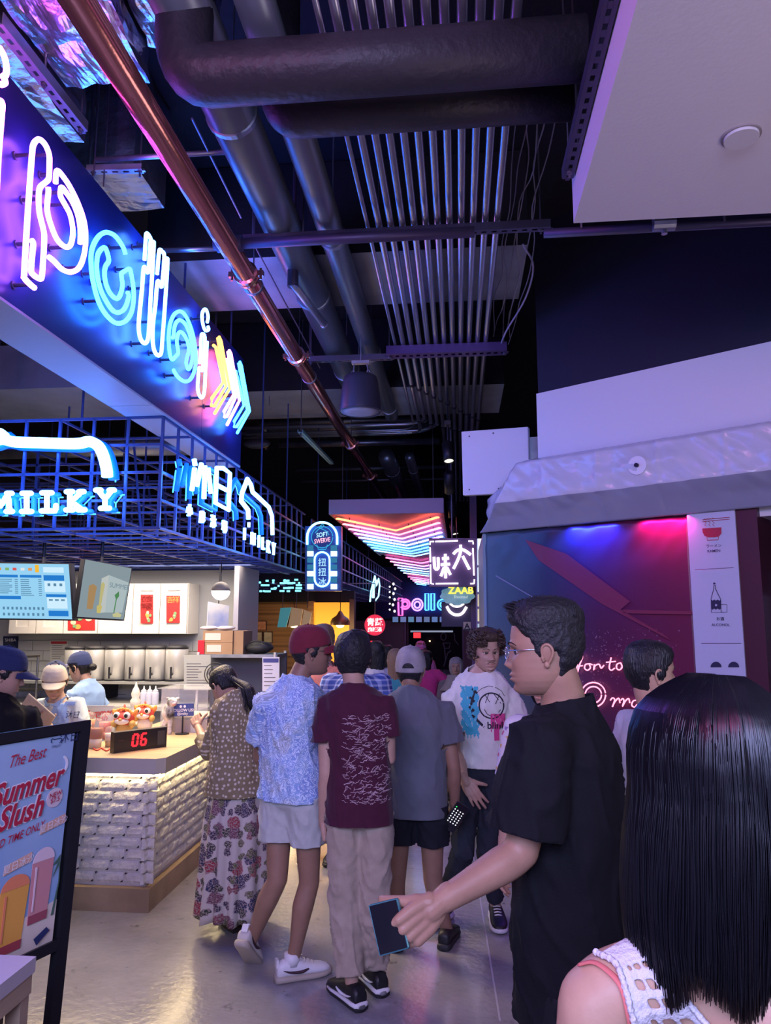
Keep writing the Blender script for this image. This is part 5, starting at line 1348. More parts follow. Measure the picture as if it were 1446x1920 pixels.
# steel back bench
t = thing('back_bench', 'steel back bench under the tea urns', 'bench', (-3.8, 7.6, 0))
MB().box((-5.6, 7.15, .84), (-2.4, SY - .03, .88)).build('bench_top', steel, t); MB().box((-5.6, 7.25, .1), (-2.4, SY - .03, .84)).build('bench_front', mat('bench_grey', (.3, .3, .3), .4, .5), t)
for x in (-5.5, -2.5): MB().box((x, 7.3, 0), (x + .05, 7.35, .1)).build('leg', steel, t)
t = thing('chrome_rack', 'chrome wire rack in the shop corner', 'rack', at(60, 1300, Y=7.2)); mb = MB()
for x in (30, 72):
    p = at(x, 1230, Y=7.3); mb.cyl((p.x, 7.3, .88), (p.x, 7.3, p.z), .012, 8)
a, b = at(28, 1232, Y=7.3), at(74, 1230, Y=7.3); mb.build('uprights', mat('dark_chrome', (.2, .19, .18), .3, .9), t)
MB().cyl(a, b, .014, 8).build('top_rail', MATS['dark_chrome'], t); MB().box((a.x, 7.3, 1.0), (b.x, 7.44, 1.02)).build('shelf', MATS['dark_chrome'], t)
for k, (x, s_) in enumerate(((268, .0), (279, .0), (290, .0))):
    c = at(x, 1338, Y=7.35); c.z = .88; t = thing('squeeze_bottle', 'pale lilac squeeze bottle on the back bench, %s from the notice' % ordn[k], 'bottle', c, 'squeeze bottles on the back bench')
    MB().lathe(c, [(.032, 0), (.034, .01), (.034, .11), (.028, .12)], 16).build('bottle_body', mat('lilac_plastic', (.5, .5, .62), .4), t, True); MB().lathe(c + Vector((0, 0, .12)), [(.028, 0), (.026, .015), (.008, .03), (.004, .06)], 12).build('nozzle', mat('white_plastic', (.8, .79, .84), .4), t, True)

# ---- things on the worktop ---------------------------------------------------------------------------
def on_top(px_, py_): return at(px_, py_, Z=KT)
# queue display "06"
a, b = on_top(213, 1413), on_top(312, 1400)
t = thing('queue_display', 'black queue number display showing a red 06', 'display', (a + b) / 2)
h = .125; dv = (b - a).normalized(); nn = Vector((dv.y, -dv.x, 0))
pn = Panel(a + Vector((0, 0, h)), b + Vector((0, 0, h)), b, a); pn.board('case', mat('display_black', (.02, .018, .02), .35), t, .05)
rd = neon('led_red', (1, .02, .03), 2.6)
def seg7(u0, on):
    S = {'a': [(0, 0), (1, 0)], 'b': [(1, 0), (1, .5)], 'c': [(1, .5), (1, 1)], 'd': [(0, 1), (1, 1)], 'e': [(0, .5), (0, 1)], 'f': [(0, 0), (0, .5)], 'g': [(0, .5), (1, .5)]}
    for k in on:
        (x0, y0), (x1, y1) = S[k]; f = lambda x, y: (u0 + x * .09 - y * .02 + .02, .2 + y * .55)
        pn.tube('digit_segment', [f(x0 + (x1 - x0) * .08, y0 + (y1 - y0) * .08), f(x1 - (x1 - x0) * .08, y1 - (y1 - y0) * .08)], .0065, rd, t, .003)
seg7(.33, 'abcdef'); seg7(.49, 'acdefg')
pn.board('speaker_grille', mat('grille_dark', (.05, .05, .05), .6), t, .003, .81, .15, .96, .85, .004)
for k in range(5): pn.rect('indicator', .08 + .02 * k, .4, .088 + .02 * k, .44, mat('indicator_grey', (.15, .05, .05), .5), t)
# lion-dance plush figures
lr, lo_, lw, lg = mat('lion_red', (.62, .07, .05), .7), mat('lion_orange', (.75, .28, .06), .7), mat('lion_white', (.75, .70, .64), .8), mat('lion_gold', (.55, .36, .10), .7)
def lion(px_, py_, s, lab, belly):
    c = on_top(px_, py_); t = thing('lion_figure', lab, 'figurine', c)
    rot = math.atan2(-c.x, c.y) * 0
    P = lambda x, y, z: c + Vector((x * s, y * s, z * s))
    MB().ell(P(0, 0, .055), (.055 * s, .05 * s, .06 * s), 16, 10).build('body', belly, t, True)
    MB().ell(P(0, -.005, .135), (.068 * s, .058 * s, .05 * s), 18, 12).build('head', lr, t, True)
    MB().ell(P(0, -.045, .118), (.05 * s, .025 * s, .022 * s), 14, 8).build('muzzle', lw, t, True)
    MB().ell(P(0, -.068, .132), (.012 * s, .01 * s, .009 * s), 10, 6).build('nose', lg, t, True)
    for sx in (-1, 1):
        e = MB().ell(P(sx * .034, -.045, .155), (.024 * s, .018 * s, .024 * s), 14, 10).build('eye', lw, t, True)
        MB().ell(P(sx * .034, -.061, .155), (.013 * s, .006 * s, .014 * s), 10, 6).build('pupil', mat('pupil_black', (.01, .02, .02), .2), e, True)
        MB().ell(P(sx * .07, .0, .165), (.016 * s, .012 * s, .03 * s), 10, 8, Euler((0, sx * .5, 0))).build('ear', lo_, t, True)
        MB().ell(P(sx * .06, -.02, .10), (.02 * s, .03 * s, .025 * s), 10, 8).build('mane_tuft', lg, t, True)
        MB().ell(P(sx * .035, -.03, .012), (.022 * s, .03 * s, .014 * s), 10, 8).build('paw', lo_, t, True)
    MB().lathe(P(0, -.01, .178), [(.016 * s, 0), (.012 * s, .02 * s), (.004 * s, .045 * s)], 10).build('horn', lr, t, True)
    mb = MB()
    for k in range(9):
        a_ = -1.2 + k * .3; mb.ell(P(.06 * math.sin(a_), -.03, .16 + .035 * math.cos(a_)), .011 * s, 8, 6)
    o = mb.build('brow_fringe', lo_, t, True); o['kind'] = 'stuff'
lion(232, 1386, 1.06, 'orange and gold lion-dance figurine beside the drink cups', lg); lion(271, 1372, 1.0, 'red and white lion-dance figurine behind the queue display', lw)
# layered white pagoda-like bottle
c = on_top(252, 1360); t = thing('white_statuette', 'small white tiered statuette between the two lion figurines', 'ornament', c)
prof = [(.05, 0), (.05, .02), (.042, .03), (.045, .06), (.03, .075), (.038, .11), (.025, .12), (.04, .15), (.045, .19), (.03, .21), (.04, .24), (.025, .28), (.012, .30), (.004, .33)]
MB().lathe(c, [(r * .9, h) for r, h in prof], 18).build('statuette_body', mat('porcelain', (.75, .70, .60), .35), t, True)
MB().lathe(c, [(.055, -.0), (.055, .012)], 18).build('plinth_ring', lg, t)
# drink cups
clear = mat('clear_plastic', (.9, .88, .86), .12, trans=.0, alpha=.12, spec=.6)
def cup(px_, py_, s, lo_c, hi_c, lab, straw=None):
    c = on_top(px_, py_); t = thing('drink_cup', lab, 'drink', c)
    MB().lathe(c, [(.032 * s, .002), (.036 * s, .05 * s)], 18).build('lower_drink', lo_c, t, True)
    MB().lathe(c + Vector((0, 0, .0505 * s)), [(.036 * s, 0), (.041 * s, .055 * s)], 18).build('upper_drink', hi_c, t, True)
    MB().lathe(c, [(.033 * s, 0), (.0435 * s, .115 * s)], 18, caps=False).build('cup_wall', clear, t, True)
    MB().lathe(c + Vector((0, 0, .115 * s)), [(.045 * s, 0), (.043 * s, .02 * s), (.03 * s, .04 * s), (.006 * s, .048 * s)], 18, caps=False).build('dome_lid', clear, t, True)
orange_d, cream_d, cocoa_d, pink_d = mat('mango_drink', (.85, .30, .04), .4), mat('cream_drink', (.72, .62, .48), .5), mat('cocoa_drink', (.30, .10, .05), .5), mat('berry_drink', (.65, .20, .16), .4)
cup(178, 1402, 1.15, cream_d, cocoa_d, 'clear domed cup with cocoa layered over cream'); cup(158, 1394, 1.0, orange_d, orange_d, 'clear cup of orange drink by the poster frame'); cup(197, 1386, 1.1, pink_d, pink_d, 'clear cup of pink drink behind the cocoa cup'); cup(166, 1378, 1.0, pink_d, orange_d, 'clear cup of berry drink behind the orange one'); cup(205, 1400, .8, lg, cream_d, 'short clear cup beside the gold lion')
# red string on the worktop
pts = [on_top(x, y) + Vector((0, 0, .004)) for x, y in ((175, 1404), (182, 1408), (190, 1404), (200, 1409), (208, 1404), (212, 1410))]
o = MB().tube(smooth_path(pts, 5), .005, 6).build('red_cord', lr, None, True); tag(o, 'red braided cord lying in front of the cups', 'cord')
# acrylic Summer Dash sign
Ya = on_top(185, 1380).y + .15; t = thing('acrylic_sign', 'acrylic stand sign reading Summer Dash on the worktop', 'sign', at(187, 1386, Y=Ya))
pb = at(187, 1386, Y=Ya); pn = Panel(at(160, 1323, Y=Ya), at(213, 1323, Y=Ya), at(213, 1386, Y=Ya), at(160, 1386, Y=Ya)); dz = KT - pn.c[2].z
for k in (2, 3): pn.c[k].z = KT
pn.board('sheet', mat('acrylic_print', (.48, .50, .50), .2), t, .006); sred = mat('summer_red', (.5, .03, .04), .5)
pn.text('lettering', 'Summer', .5, .36, .06, sred, t, .004, .02, .2, .08); pn.text('lettering', 'Dash', .5, .56, .06, sred, t, .004, .02, .2, .08)
pn.rect('border', 0, 0, 1, .012, mat('acrylic_edge', (.8, .8, .78), .2), t); MB().obox((pn.c[2] + pn.c[3]) / 2 + Vector((0, 0, .004)), (.09, 0, 0), (0, .03, 0), (0, 0, .004)).build('foot', clear, t)
# wire basket with drink jar in front of the barista
c = on_top(130, 1406); t = thing('glass_jar', 'small glass jar of tea with a straw in front of the barista', 'jar', c)
MB().lathe(c, [(.035, .0), (.04, .06), (.038, .09)], 16).build('tea', mat('amber_tea', (.6, .3, .05), .3), t, True); MB().lathe(c, [(.04, 0), (.045, .07), (.045, .14)], 16, caps=False).build('jar_wall', clear, t, True)
MB().cyl(c + Vector((-.05, 0, .15)), c + Vector((.06, 0, .15)), .006, 8).build('straw', lam, t)
# acrylic pastry case with cow figure and FOLLOW US sign
ca, cb = on_top(300, 1372), on_top(396, 1366)
Yc = 5.45; x0, x1 = at(300, 1365, Y=Yc).x, at(388, 1365, Y=Yc).x
t = thing('acrylic_case', 'clear acrylic case on the far end of the worktop', 'display case', ((x0 + x1) / 2, Yc, KT))
zt = at(340, 1292, Y=Yc).z
for nm, lo, hi in (('front_pane', (x0, Yc, KT), (x1, Yc + .005, zt)), ('side_pane', (x0, Yc, KT), (x0 + .005, Yc + .35, zt)), ('side_pane', (x1 - .005, Yc, KT), (x1, Yc + .35, zt)), ('top_pane', (x0 - .03, Yc - .01, zt), (x1 + .03, Yc + .36, zt + .006))):
    MB().box(lo, hi).build(nm, mat('acrylic_pane', (.8, .82, .86), .08, alpha=.18), t)
MB().box((x0 + .02, Yc + .05, KT), (x1 - .02, Yc + .3, KT + .09)).build('wood_box', mat('brown_box', (.30, .16, .08), .6), t); MB().box((x0 + .22, Yc + .03, KT), (x1 - .05, Yc + .05, KT + .07)).build('label_card', paper, t)
MB().box((x0 + .01, Yc + .02, KT + .11), (x1 - .01, Yc + .32, KT + .12)).build('inner_shelf', mat('shelf_cream', (.7, .62, .5), .5), t)
t = thing('follow_us_sign', 'small blue sign reading FOLLOW US in front of the acrylic case', 'sign', at(345, 1345, Y=Yc - .05))
pn = Panel(at(322, 1320, Y=Yc - .05), at(363, 1319, Y=Yc - .05), at(363, 1342, Y=Yc - .05), at(322, 1344, Y=Yc - .05)); pn.board('sign_board', mat('follow_blue', (.05, .08, .28), .4), t, .01)
wi = mat('sign_white_ink', (.85, .85, .88), .5); pn.text('lettering', 'FOLLOW US!', .52, .62, .028, wi, t, .004, .02); pn.text('lettering', '@imilky', .5, .88, .024, wi, t, .004, .01)
for u in (.42, .60): pn.poly('round_icon', [(u + .055 * math.cos(a), .22 + .11 * math.sin(a)) for a in np.linspace(0, 6.28, 13)[:-1]], wi, t)
mb = MB(); p = pn.pt(.5, 1, -.005); mb.cyl(p, (p.x, p.y, KT), .006, 8); mb.cyl((p.x, p.y, KT), (p.x, p.y, KT + .006), .05, 16); mb.build('stand', black_metal, t)
# cow figure
c = Vector((at(318, 1330, Y=Yc - .04).x, Yc - .06, KT)); t = thing('cow_figure', 'black and white cow figurine leaning on the follow us sign', 'figurine', c); cw = mat('cow_hide', (.82, .80, .76), .6, vary=(14, .95, (.01, .01, .015)))
mb = MB(); zc_ = at(318, 1342, Y=Yc).z
mb.ell((c.x, c.y, zc_ + .03), (.045, .04, .065), 16, 12); mb.ell((c.x + .03, c.y - .01, zc_ + .105), (.038, .035, .034), 14, 10); mb.caps([(c.x, c.y, zc_), (c.x - .03, c.y, zc_ - .05), (c.x - .035, c.y, KT + .01)], [.022, .018, .016], 10); mb.caps([(c.x + .01, c.y, zc_), (c.x + .015, c.y, zc_ - .05), (c.x + .015, c.y, KT + .01)], [.022, .018, .016], 10)
mb.build('cow_body', cw, t, True)
for sx in (-1, 1): MB().ell((c.x + .03 + sx * .036, c.y, zc_ + .13), (.016, .008, .01), 8, 6).build('ear', cw, t, True)
MB().ell((c.x + .05, c.y - .03, zc_ + .095), (.018, .016, .014), 10, 8).build('muzzle', mat('cow_pink', (.7, .4, .38), .6), t, True)

# ---- shelving with boxes at the aisle end of the counter ----------------------------------------------
Yr = 6.75; xr0, xr1 = at(372, 1228, Y=Yr).x, at(520, 1228, Y=Yr).x; zr = at(440, 1227, Y=Yr).z
t = thing('wire_shelf', 'chrome wire shelf unit holding cardboard boxes and a black bag', 'shelf', ((xr0 + xr1) / 2, Yr, 0))
for x in (xr0, xr1 - .02):
    for y in (Yr, Yr + .4): MB().cyl((x, y, 0), (x, y, zr + .02), .013, 10).build('upright', MATS['brushed_steel'], t)
MB().box((xr0, Yr, zr - .03), (xr1, Yr + .4, zr)).build('top_shelf', grey_metal, t); MB().box((xr0, Yr + .36, .5), (xr1, Yr + .4, zr - .03)).build('back_panel', mat('slate_panel', (.10, .11, .16), .5), t); MB().box((xr0, Yr, .86), (xr1, Yr + .4, .89)).build('lower_shelf', grey_metal, t)
card = mat('cardboard', (.42, .26, .15), .8, vary=(3, .2));
def carton(x0_, y0_, x1_, y1_, Yb, lab, m=card, lblc=True, d=.3):
    a, b = at(x0_, y0_, Y=Yb), at(x1_, y1_, Y=Yb); z0 = b.z
    t = thing('carton', lab, 'box', ((a.x + b.x) / 2, Yb, z0)); o = MB().box((a.x, Yb, z0), (b.x, Yb + d, a.z)).build('box_body', m, t)
    if lblc: MB().box((a.x + .1 * (b.x - a.x), Yb - .003, z0 + .2 * (a.z - z0)), (a.x + .6 * (b.x - a.x), Yb, z0 + .75 * (a.z - z0))).build('box_label', paper, t)
    MB().box((a.x - .001, Yb - .002, (z0 + a.z) / 2 + .3 * (a.z - z0)), (b.x + .001, Yb, (z0 + a.z) / 2 + .34 * (a.z - z0))).build('tape', mat('packing_tape', (.55, .4, .25), .3), t)
    return z0
zb = zr
def carton2(x0_, x1_, z0, h, Yb, lab, m=card, d=.3, lbl=True):
    a, b = at(x0_, 1210, Y=Yb).x, at(x1_, 1210, Y=Yb).x; t = thing('carton', lab, 'box', ((a + b) / 2, Yb, z0))
    MB().box((a, Yb, z0), (b, Yb + d, z0 + h)).build('box_body', m, t)
    if lbl: MB().box((a + .08 * (b - a), Yb - .003, z0 + .2 * h), (a + .6 * (b - a), Yb, z0 + .8 * h)).build('box_label', paper, t)
    MB().box((a, Yb + .13, z0 + h), (b, Yb + .17, z0 + h + .002)).build('tape', mat('packing_tape', (.55, .4, .25), .3), t)
carton2(384, 436, zr, .105, Yr + .03, 'lower cardboard carton of the stack on the wire shelf'); carton2(380, 436, zr + .107, .105, Yr + .03, 'upper cardboard carton of the stack on the wire shelf'); carton2(438, 456, zr, .21, Yr + .05, 'narrow upright cardboard carton beside the stack', lbl=False)
carton2(371, 383, zr, .125, Yr + .02, 'small bright red box left of the carton stack', mat('red_box_card', (.65, .02, .04), .4), lbl=False, d=.08)
for k, (x, sx) in enumerate(((392, 1), (424, -1))):
    c = at(x, 1190, Y=Yr + .16); c.z = zr + .214 + .022; o = MB().ell((c.x, c.y, c.z), (.085, .1, .021), 18, 8).build('foil_pouch', mat('pouch_white', (.75, .72, .74), .35, bump=(16, .4)), None, True); tag(o, 'white pouch lying on the carton stack, %s one' % ('left' if k == 0 else 'right'), 'pouch')
# black bag
c = at(486, 1226, Y=Yr + .15); c.z = zr; t = thing('black_bag', 'black soft bag on the wire shelf', 'bag', c)
mb = MB(); mb.ell(c + Vector((0, 0, .055)), (.135, .1, .054), 20, 12); mb.ell(c + Vector((.05, 0, .075)), (.07, .08, .035), 16, 10)
mb.v = [v + Vector((0, 0, 1)) * .008 * mnoise.noise(v * 22) for v in mb.v]; mb.build('bag_body', mat('bag_nylon', (.02, .02, .024), .6), t, True)
MB().tube(smooth_path([c + Vector((-.07, -.06, .1)), c + Vector((-.03, -.07, .118)), c + Vector((.04, -.07, .112)), c + Vector((.08, -.06, .09))], 4), .008, 6).build('strap', MATS['bag_nylon'], t, True)
notice(345, 1228, 395, 1294, mat('poster_grey', (.34, .36, .35), .5), 'grey menu poster hanging at the wire shelf', None, None, Yr - .05, 9)
notice(492, 1232, 524, 1296, mat('poster_pale', (.58, .58, .72), .5), 'pale menu card clipped to the wire shelf edge', mat('ink_navy', (.05, .06, .25), .5), None, Yr - .03, 6)
t = thing('desk_fan', 'round black desk fan behind the woman in the dotted cardigan', 'fan', at(404, 1290, Y=Yr - .1)); c = at(404, 1264, Y=Yr - .12)
for r in (.10, .075, .05): MB().tube([c + Vector((r * math.cos(a), -.01 * (r < .09), r * math.sin(a))) for a in np.linspace(0, 6.283, 25)[:-1]], .004, 6, closed=True).build('guard_ring', black_metal, t)
for k in range(5): a_ = k * 1.2566; MB().prism([c + Vector((0, .01, 0)), c + Vector((.085 * math.cos(a_), .02, .085 * math.sin(a_))), c + Vector((.08 * math.cos(a_ + .7), .005, .08 * math.sin(a_ + .7)))], (0, .003, 0)).build('blade', mat('fan_grey', (.15, .15, .16), .4), t)
mb = MB().cyl(c, (c.x, c.y + .03, .90), .012, 8); mb.cyl((c.x, c.y + .03, .89), (c.x, c.y + .03, .905), .07, 20); mb.build('fan_stand', black_metal, t); MB().cyl(c, c + Vector((0, .06, 0)), .035, 14).build('motor', black_metal, t)
# blue poster with pale shape, round half-lit lamp
t = thing('blue_poster', 'blue and white poster hanging by the round lamp', 'poster', at(410, 1182, Y=7.3)); pn = Panel(at(391, 1128, Y=7.3), at(430, 1136, Y=7.5), at(428, 1182, Y=7.5), at(388, 1180, Y=7.3)); pn.board('sheet', mat('poster_blue', (.14, .22, .62), .4, vary=(3.2, 0, (.62, .62, .66))), t, .01)
hang_bar(pn.pt(.5, 0).y); MB().cyl(pn.pt(.5, .1, -.006), (pn.pt(.5, 0).x, pn.pt(.5, 0).y, LZ0), .005, 6).build('cord', black_metal, t)
c = at(414, 1108, Y=7.0); t = thing('globe_lamp', 'round globe lamp, lower half glowing white, under the lattice', 'lamp', c); r = .088
MB().lathe(c, [(r * math.cos(a), r * math.sin(a)) for a in np.linspace(-1.5, 0, 8)], 24).build('glow_half', neon('globe_white', (.8, .95, 1.0), 4.0), t, True)
MB().lathe(c, [(r * 1.01 * math.cos(a), r * 1.01 * math.sin(a)) for a in np.linspace(0, 1.5, 8)], 24).build('dark_half', mat('globe_grey', (.20, .18, .18), .5), t, True); MB().cyl(c + Vector((0, 0, r)), (c.x, c.y, LZ0), .005, 6).build('cord', black_metal, t); hang_bar(c.y)

# ---- A-frame poster and wooden stand ---------------------------------------------------------------
TR = at(152, 1361, Y=2.42); BRp = at(108, 1768, Y=2.30)
dirw = Vector((math.sin(R(19.3)), math.cos(R(19.3)), 0)); W = .60
TL = TR - dirw * W; BLp = BRp - dirw * W
t = thing('poster_stand', 'black floor stand with a blue Summer Slush drinks poster', 'sign', (BRp.x, BRp.y, 0))
pn = Panel(TL, TR, BRp, BLp); fr = mat('stand_black', (.015, .016, .02), .4, .3)
pn.board('backing', fr, t, .012, 0, 0, 1, 1, -.004)
dn = (BRp - TR) / (TR.z - BRp.z)
def leg_to(p, z): return p + dn * (p.z - z)
for nm, c in (('right', TR), ('left', TL)):
    top = c + Vector((0, 0, .0)); bot = leg_to(c, 0.0); ax = dirw * .019
    MB().obox((top + bot) / 2 + (dirw * .01 if nm == 'right' else -dirw * .01), ax, pn.n * .014, (top - bot) / 2).build('post', fr, t)
MB().obox((TL + TR) / 2, dirw * (W / 2 + .028), pn.n * .014, Vector((0, 0, .016))).build('top_rail', fr, t)
MB().obox((BLp + BRp) / 2, dirw * (W / 2), pn.n * .014, Vector((0, 0, .016))).build('bottom_rail', fr, t)
for c in (TR, TL):
    p = leg_to(c, .02); MB().obox(p - pn.n * .1, dirw * .02, pn.n * .2, Vector((0, 0, .02))).build('foot', fr, t)
sky = mat('poster_sky', (.20, .33, .52), .45, vary=(2.5, .0, (.33, .45, .60)))
pn.rect('poster_sheet', .02, .03, .955, .985, sky, t, .004)
pn.poly('sand_picture', [(.02, .80), (.3, .86), (.62, .84), (.955, .80), (.955, .985), (.02, .985)], mat('poster_sand', (.62, .52, .42), .5), t, .006)
dk = mat('slush_red', (.42, .02, .05), .4); wh = mat('slush_white', (.75, .72, .74), .5); nv = mat('poster_navy_ink', (.02, .03, .10), .5)
def ptext(body, u, v, size, m, off, **k): pn.text('lettering', body, u, v, size, m, t, off, **k)
ptext('The Best', .66, .13, .05, dk, .009, bold=.004, shear=.25, tilt=.10, width=.13)
for m_, o_, b_ in ((wh, .007, .055), (dk, .010, .025)):
    ptext('Summer', .69, .285, .09, m_, o_, bold=b_, shear=.2, tilt=.10, width=.245); ptext('Slush', .665, .40, .09, m_, o_, bold=b_, shear=.2, tilt=.10, width=.15)
ptext('LIMITED TIME ONLY', .63, .475, .032, dk, .009, bold=.006, shear=.15, tilt=.14, width=.22)
pn.poly('price_disc', [(.865 + .05 * math.cos(a), .325 + .045 * math.sin(a)) for a in np.linspace(0, 6.28, 21)[:-1]], mat('disc_pink', (.62, .50, .52), .5), t, .007); ptext('NEW', .865, .32, .02, dk, .01, bold=.01, tilt=.1); ptext('$7.5', .865, .345, .02, dk, .01, bold=.01, tilt=.1)
ptext('沐日', .915, .065, .04, nv, .008); pn.tube('cow_print', [(.805, .06), (.80, .045), (.81, .04), (.82, .045), (.865, .045), (.87, .07)], .0014, nv, t, .006, 3); ptext("I'MILKY", .835, .085, .011, nv, .008)
for (u, v, w_) in ((.875, .405, .15), (.69, .535, .15)): pn.poly('tag_print', [(u - w_ / 2, v + .035), (u + w_ / 2, v + .01), (u + w_ / 2, v + .05), (u - w_ / 2, v + .075)], mat('tag_peach', (.66, .38, .28), .5), t, .007); ptext('夏日冰沙', u, v + .057, .026, wh, .010, tilt=.1)
def glass_pic(u, v, w_, h, c1, c2, c3):
    pn.poly('drink_picture', [(u - w_ / 2, v), (u + w_ / 2, v), (u + w_ * .42, v + h), (u - w_ * .42, v + h)], c1, t, .008)
    pn.poly('drink_foam_picture', [(u + w_ * .5 * math.cos(a), v - h * .22 * math.sin(a)) for a in np.linspace(0, math.pi, 12)], c2, t, .009)
    pn.poly('drink_base_picture', [(u - w_ * .43, v + h * .86), (u + w_ * .43, v + h * .86), (u + w_ * .42, v + h), (u - w_ * .42, v + h)], c3, t, .010)
    pn.poly('drink_shine_picture', [(u - w_ * .36, v + .02), (u - w_ * .28, v + .02), (u - w_ * .26, v + h * .8), (u - w_ * .32, v + h * .8)], c2, t, .011)
glass_pic(.84, .60, .13, .26, mat('pic_pink', (.55, .24, .24), .5), mat('pic_foam', (.68, .52, .54), .5), mat('pic_wine', (.30, .07, .09), .5)); glass_pic(.69, .68, .16, .26, mat('pic_mango', (.70, .33, .06), .5), mat('pic_red_foam', (.72, .22, .10), .5), mat('pic_maroon', (.32, .05, .06), .5)); glass_pic(.45, .66, .2, .26, mat('pic_orange', (.75, .36, .10), .5), MATS['pic_foam'], MATS['pic_maroon'])
pn.poly('palm_picture', [(.945, .60), (.90, .64), (.935, .63), (.91, .69), (.945, .64), (.95, .72), (.925, .86), (.94, .86), (.955, .72)], mat('palm_green', (.06, .12, .08), .6), t, .008)
pn.poly('chip_picture', [(.83, .93), (.90, .90), (.92, .92), (.85, .96)], nv, t, .012)
pn.poly('moon_print', [(.88 + .05 * math.cos(a), .18 + .05 * math.sin(a)) for a in np.linspace(-1.2, 1.2, 9)] + [(.865 + .05 * math.cos(a), .18 + .045 * math.sin(a)) for a in np.linspace(1.0, -1.0, 9)], wh, t, .007)
# wooden stand bottom left
ca = at(68, 1793, Y=1.62); t = thing('wooden_stand', 'low pale wooden host stand at the corner of the picture', 'stand', (ca.x - .2, ca.y, 0)); zt = ca.z
ply = mat('plywood', (.46, .33, .22), .55, vary=(3, .2), stretch=(1, 1, 6)); lil = mat('stand_top', (.48, .42, .46), .5)
o = MB().box((ca.x - .6, ca.y - .5, zt - .03), (ca.x, ca.y, zt)).build('stand_top', lil, t)
MB().box((ca.x - .6, ca.y - .5, zt - .07), (ca.x - .004, ca.y - .004, zt - .03)).build('top_edge', ply, t)
for y in (ca.y - .035, ca.y - .49): MB().box((ca.x - .04, y, 0), (ca.x - .008, y + .03, zt - .07)).build('stand_leg', ply, t)
MB().box((ca.x - .59, ca.y - .48, .02), (ca.x - .04, ca.y - .04, zt - .07)).build('stand_core', mat('stand_dark_panel', (.10, .07, .055), .7), t)
# ================================================================== PEOPLE: BUILDING BLOCKS
def remesh(mb, voxel, smooth=4, fac=.5):
    """union of overlapping closed shapes as one continuous skin -> (verts Nx3 array, faces list)"""
    me = bpy.data.meshes.new('tmp'); me.from_pydata([tuple(v) for v in mb.v], [], mb.f); me.update()
    o = bpy.data.objects.new('tmp', me); COL.objects.link(o)
    bm = bmesh.new(); bm.from_mesh(me); bmesh.ops.recalc_face_normals(bm, faces=bm.faces); bm.to_mesh(me); bm.free()
    md = o.modifiers.new('r', 'REMESH'); md.mode = 'VOXEL'; md.voxel_size = voxel
    if smooth: s = o.modifiers.new('s', 'SMOOTH'); s.factor = fac; s.iterations = smooth
    dg = bpy.context.evaluated_depsgraph_get()
    m2 = bpy.data.meshes.new_from_object(o.evaluated_get(dg))
    vs = np.empty(len(m2.vertices) * 3); m2.vertices.foreach_get('co', vs); vs = vs.reshape(-1, 3)
    fs = [tuple(p.vertices) for p in m2.polygons]
    bpy.data.objects.remove(o); bpy.data.meshes.remove(me); bpy.data.meshes.remove(m2)
    return vs, fs

def vnoise(p, s, off=0.0): return mnoise.noise(Vector((p[0] * s + off, p[1] * s + off * .7, p[2] * s - off)))

def interp(tab, z, k):
    if z >= tab[0][0]: return tab[0][k]
    for a, b in zip(tab, tab[1:]):
        if z >= b[0]:
            f = (z - b[0]) / (a[0] - b[0]); f = f
            return b[k] + (a[k] - b[k]) * f
    return tab[-1][k]

HEAD_T = [(.1205, .010, .000, -.030), (.117, .030, .024, -.055), (.108, .048, .050, -.074), (.092, .062, .070, -.090), (.070, .0705, .0825, -.099), (.045, .0745, .0875, -.103),
          (.022, .0755, .0885, -.103), (.000, .0745, .087, -.099), (-.020, .073, .0865, -.092), (-.040, .070, .086, -.080), (-.060, .065, .0855, -.068), (-.078, .0575, .0845, -.055),
          (-.094, .047, .082, -.038), (-.106, .036, .077, -.018), (-.115, .024, .068, .004), (-.1205, .008, .052, .026)]
def g2(x, z, cx, cz, sx, sz): return math.exp(-((x - cx) / sx) ** 2 / 2 - ((z - cz) / sz) ** 2 / 2)
def face_bump(x, z, fem=0.0, nose=1.0):
    ax = abs(x); d = 0.0
    if -.052 < z < .024:
        if z > -.036: k = (.020 - z) / .056; A = max(0, k) ** 1.15 * .028; sx = .0062 + .0062 * max(0, k)
        else: A = .028 * max(0, 1 - (-.036 - z) / .013) ** .8; sx = .0125
        d += nose * A * math.exp(-(x / sx) ** 2 / 2)
    d += nose * .0075 * g2(ax, z, .0145, -.040, .0055, .006)
    d += (.006 - .004 * fem) * g2(ax, z, .026, .021, .017, .007)
    d -= .0115 * g2(ax, z, .032, .000, .0135, .0085)
    d -= .004 * g2(ax, z, .012, .004, .006, .008)
    d += .006 * g2(ax, z, .047, -.030, .014, .013)
    d += .0055 * g2(x, z, 0, -.066, .022, .014)
    d += .0060 * g2(x, z, 0, -.0625, .015, .0036) + .0072 * g2(x, z, 0, -.0755, .0135, .0042)
    d -= .0050 * g2(x, z, 0, -.0690, .019, .0018)
    d -= .0035 * g2(x, z, 0, -.0865, .014, .005)
    d += (.0085 - .003 * fem) * g2(x, z, 0, -.104, .013, .009)
    return d
SEGA = None
def head_angles():
    global SEGA
    if SEGA is None:
        front = [math.radians(a) for a in np.linspace(-58, 58, 45)]
        back = [math.radians(a) for a in np.linspace(58, 302, 30)[1:-1]]
        SEGA = front + back
    return SEGA
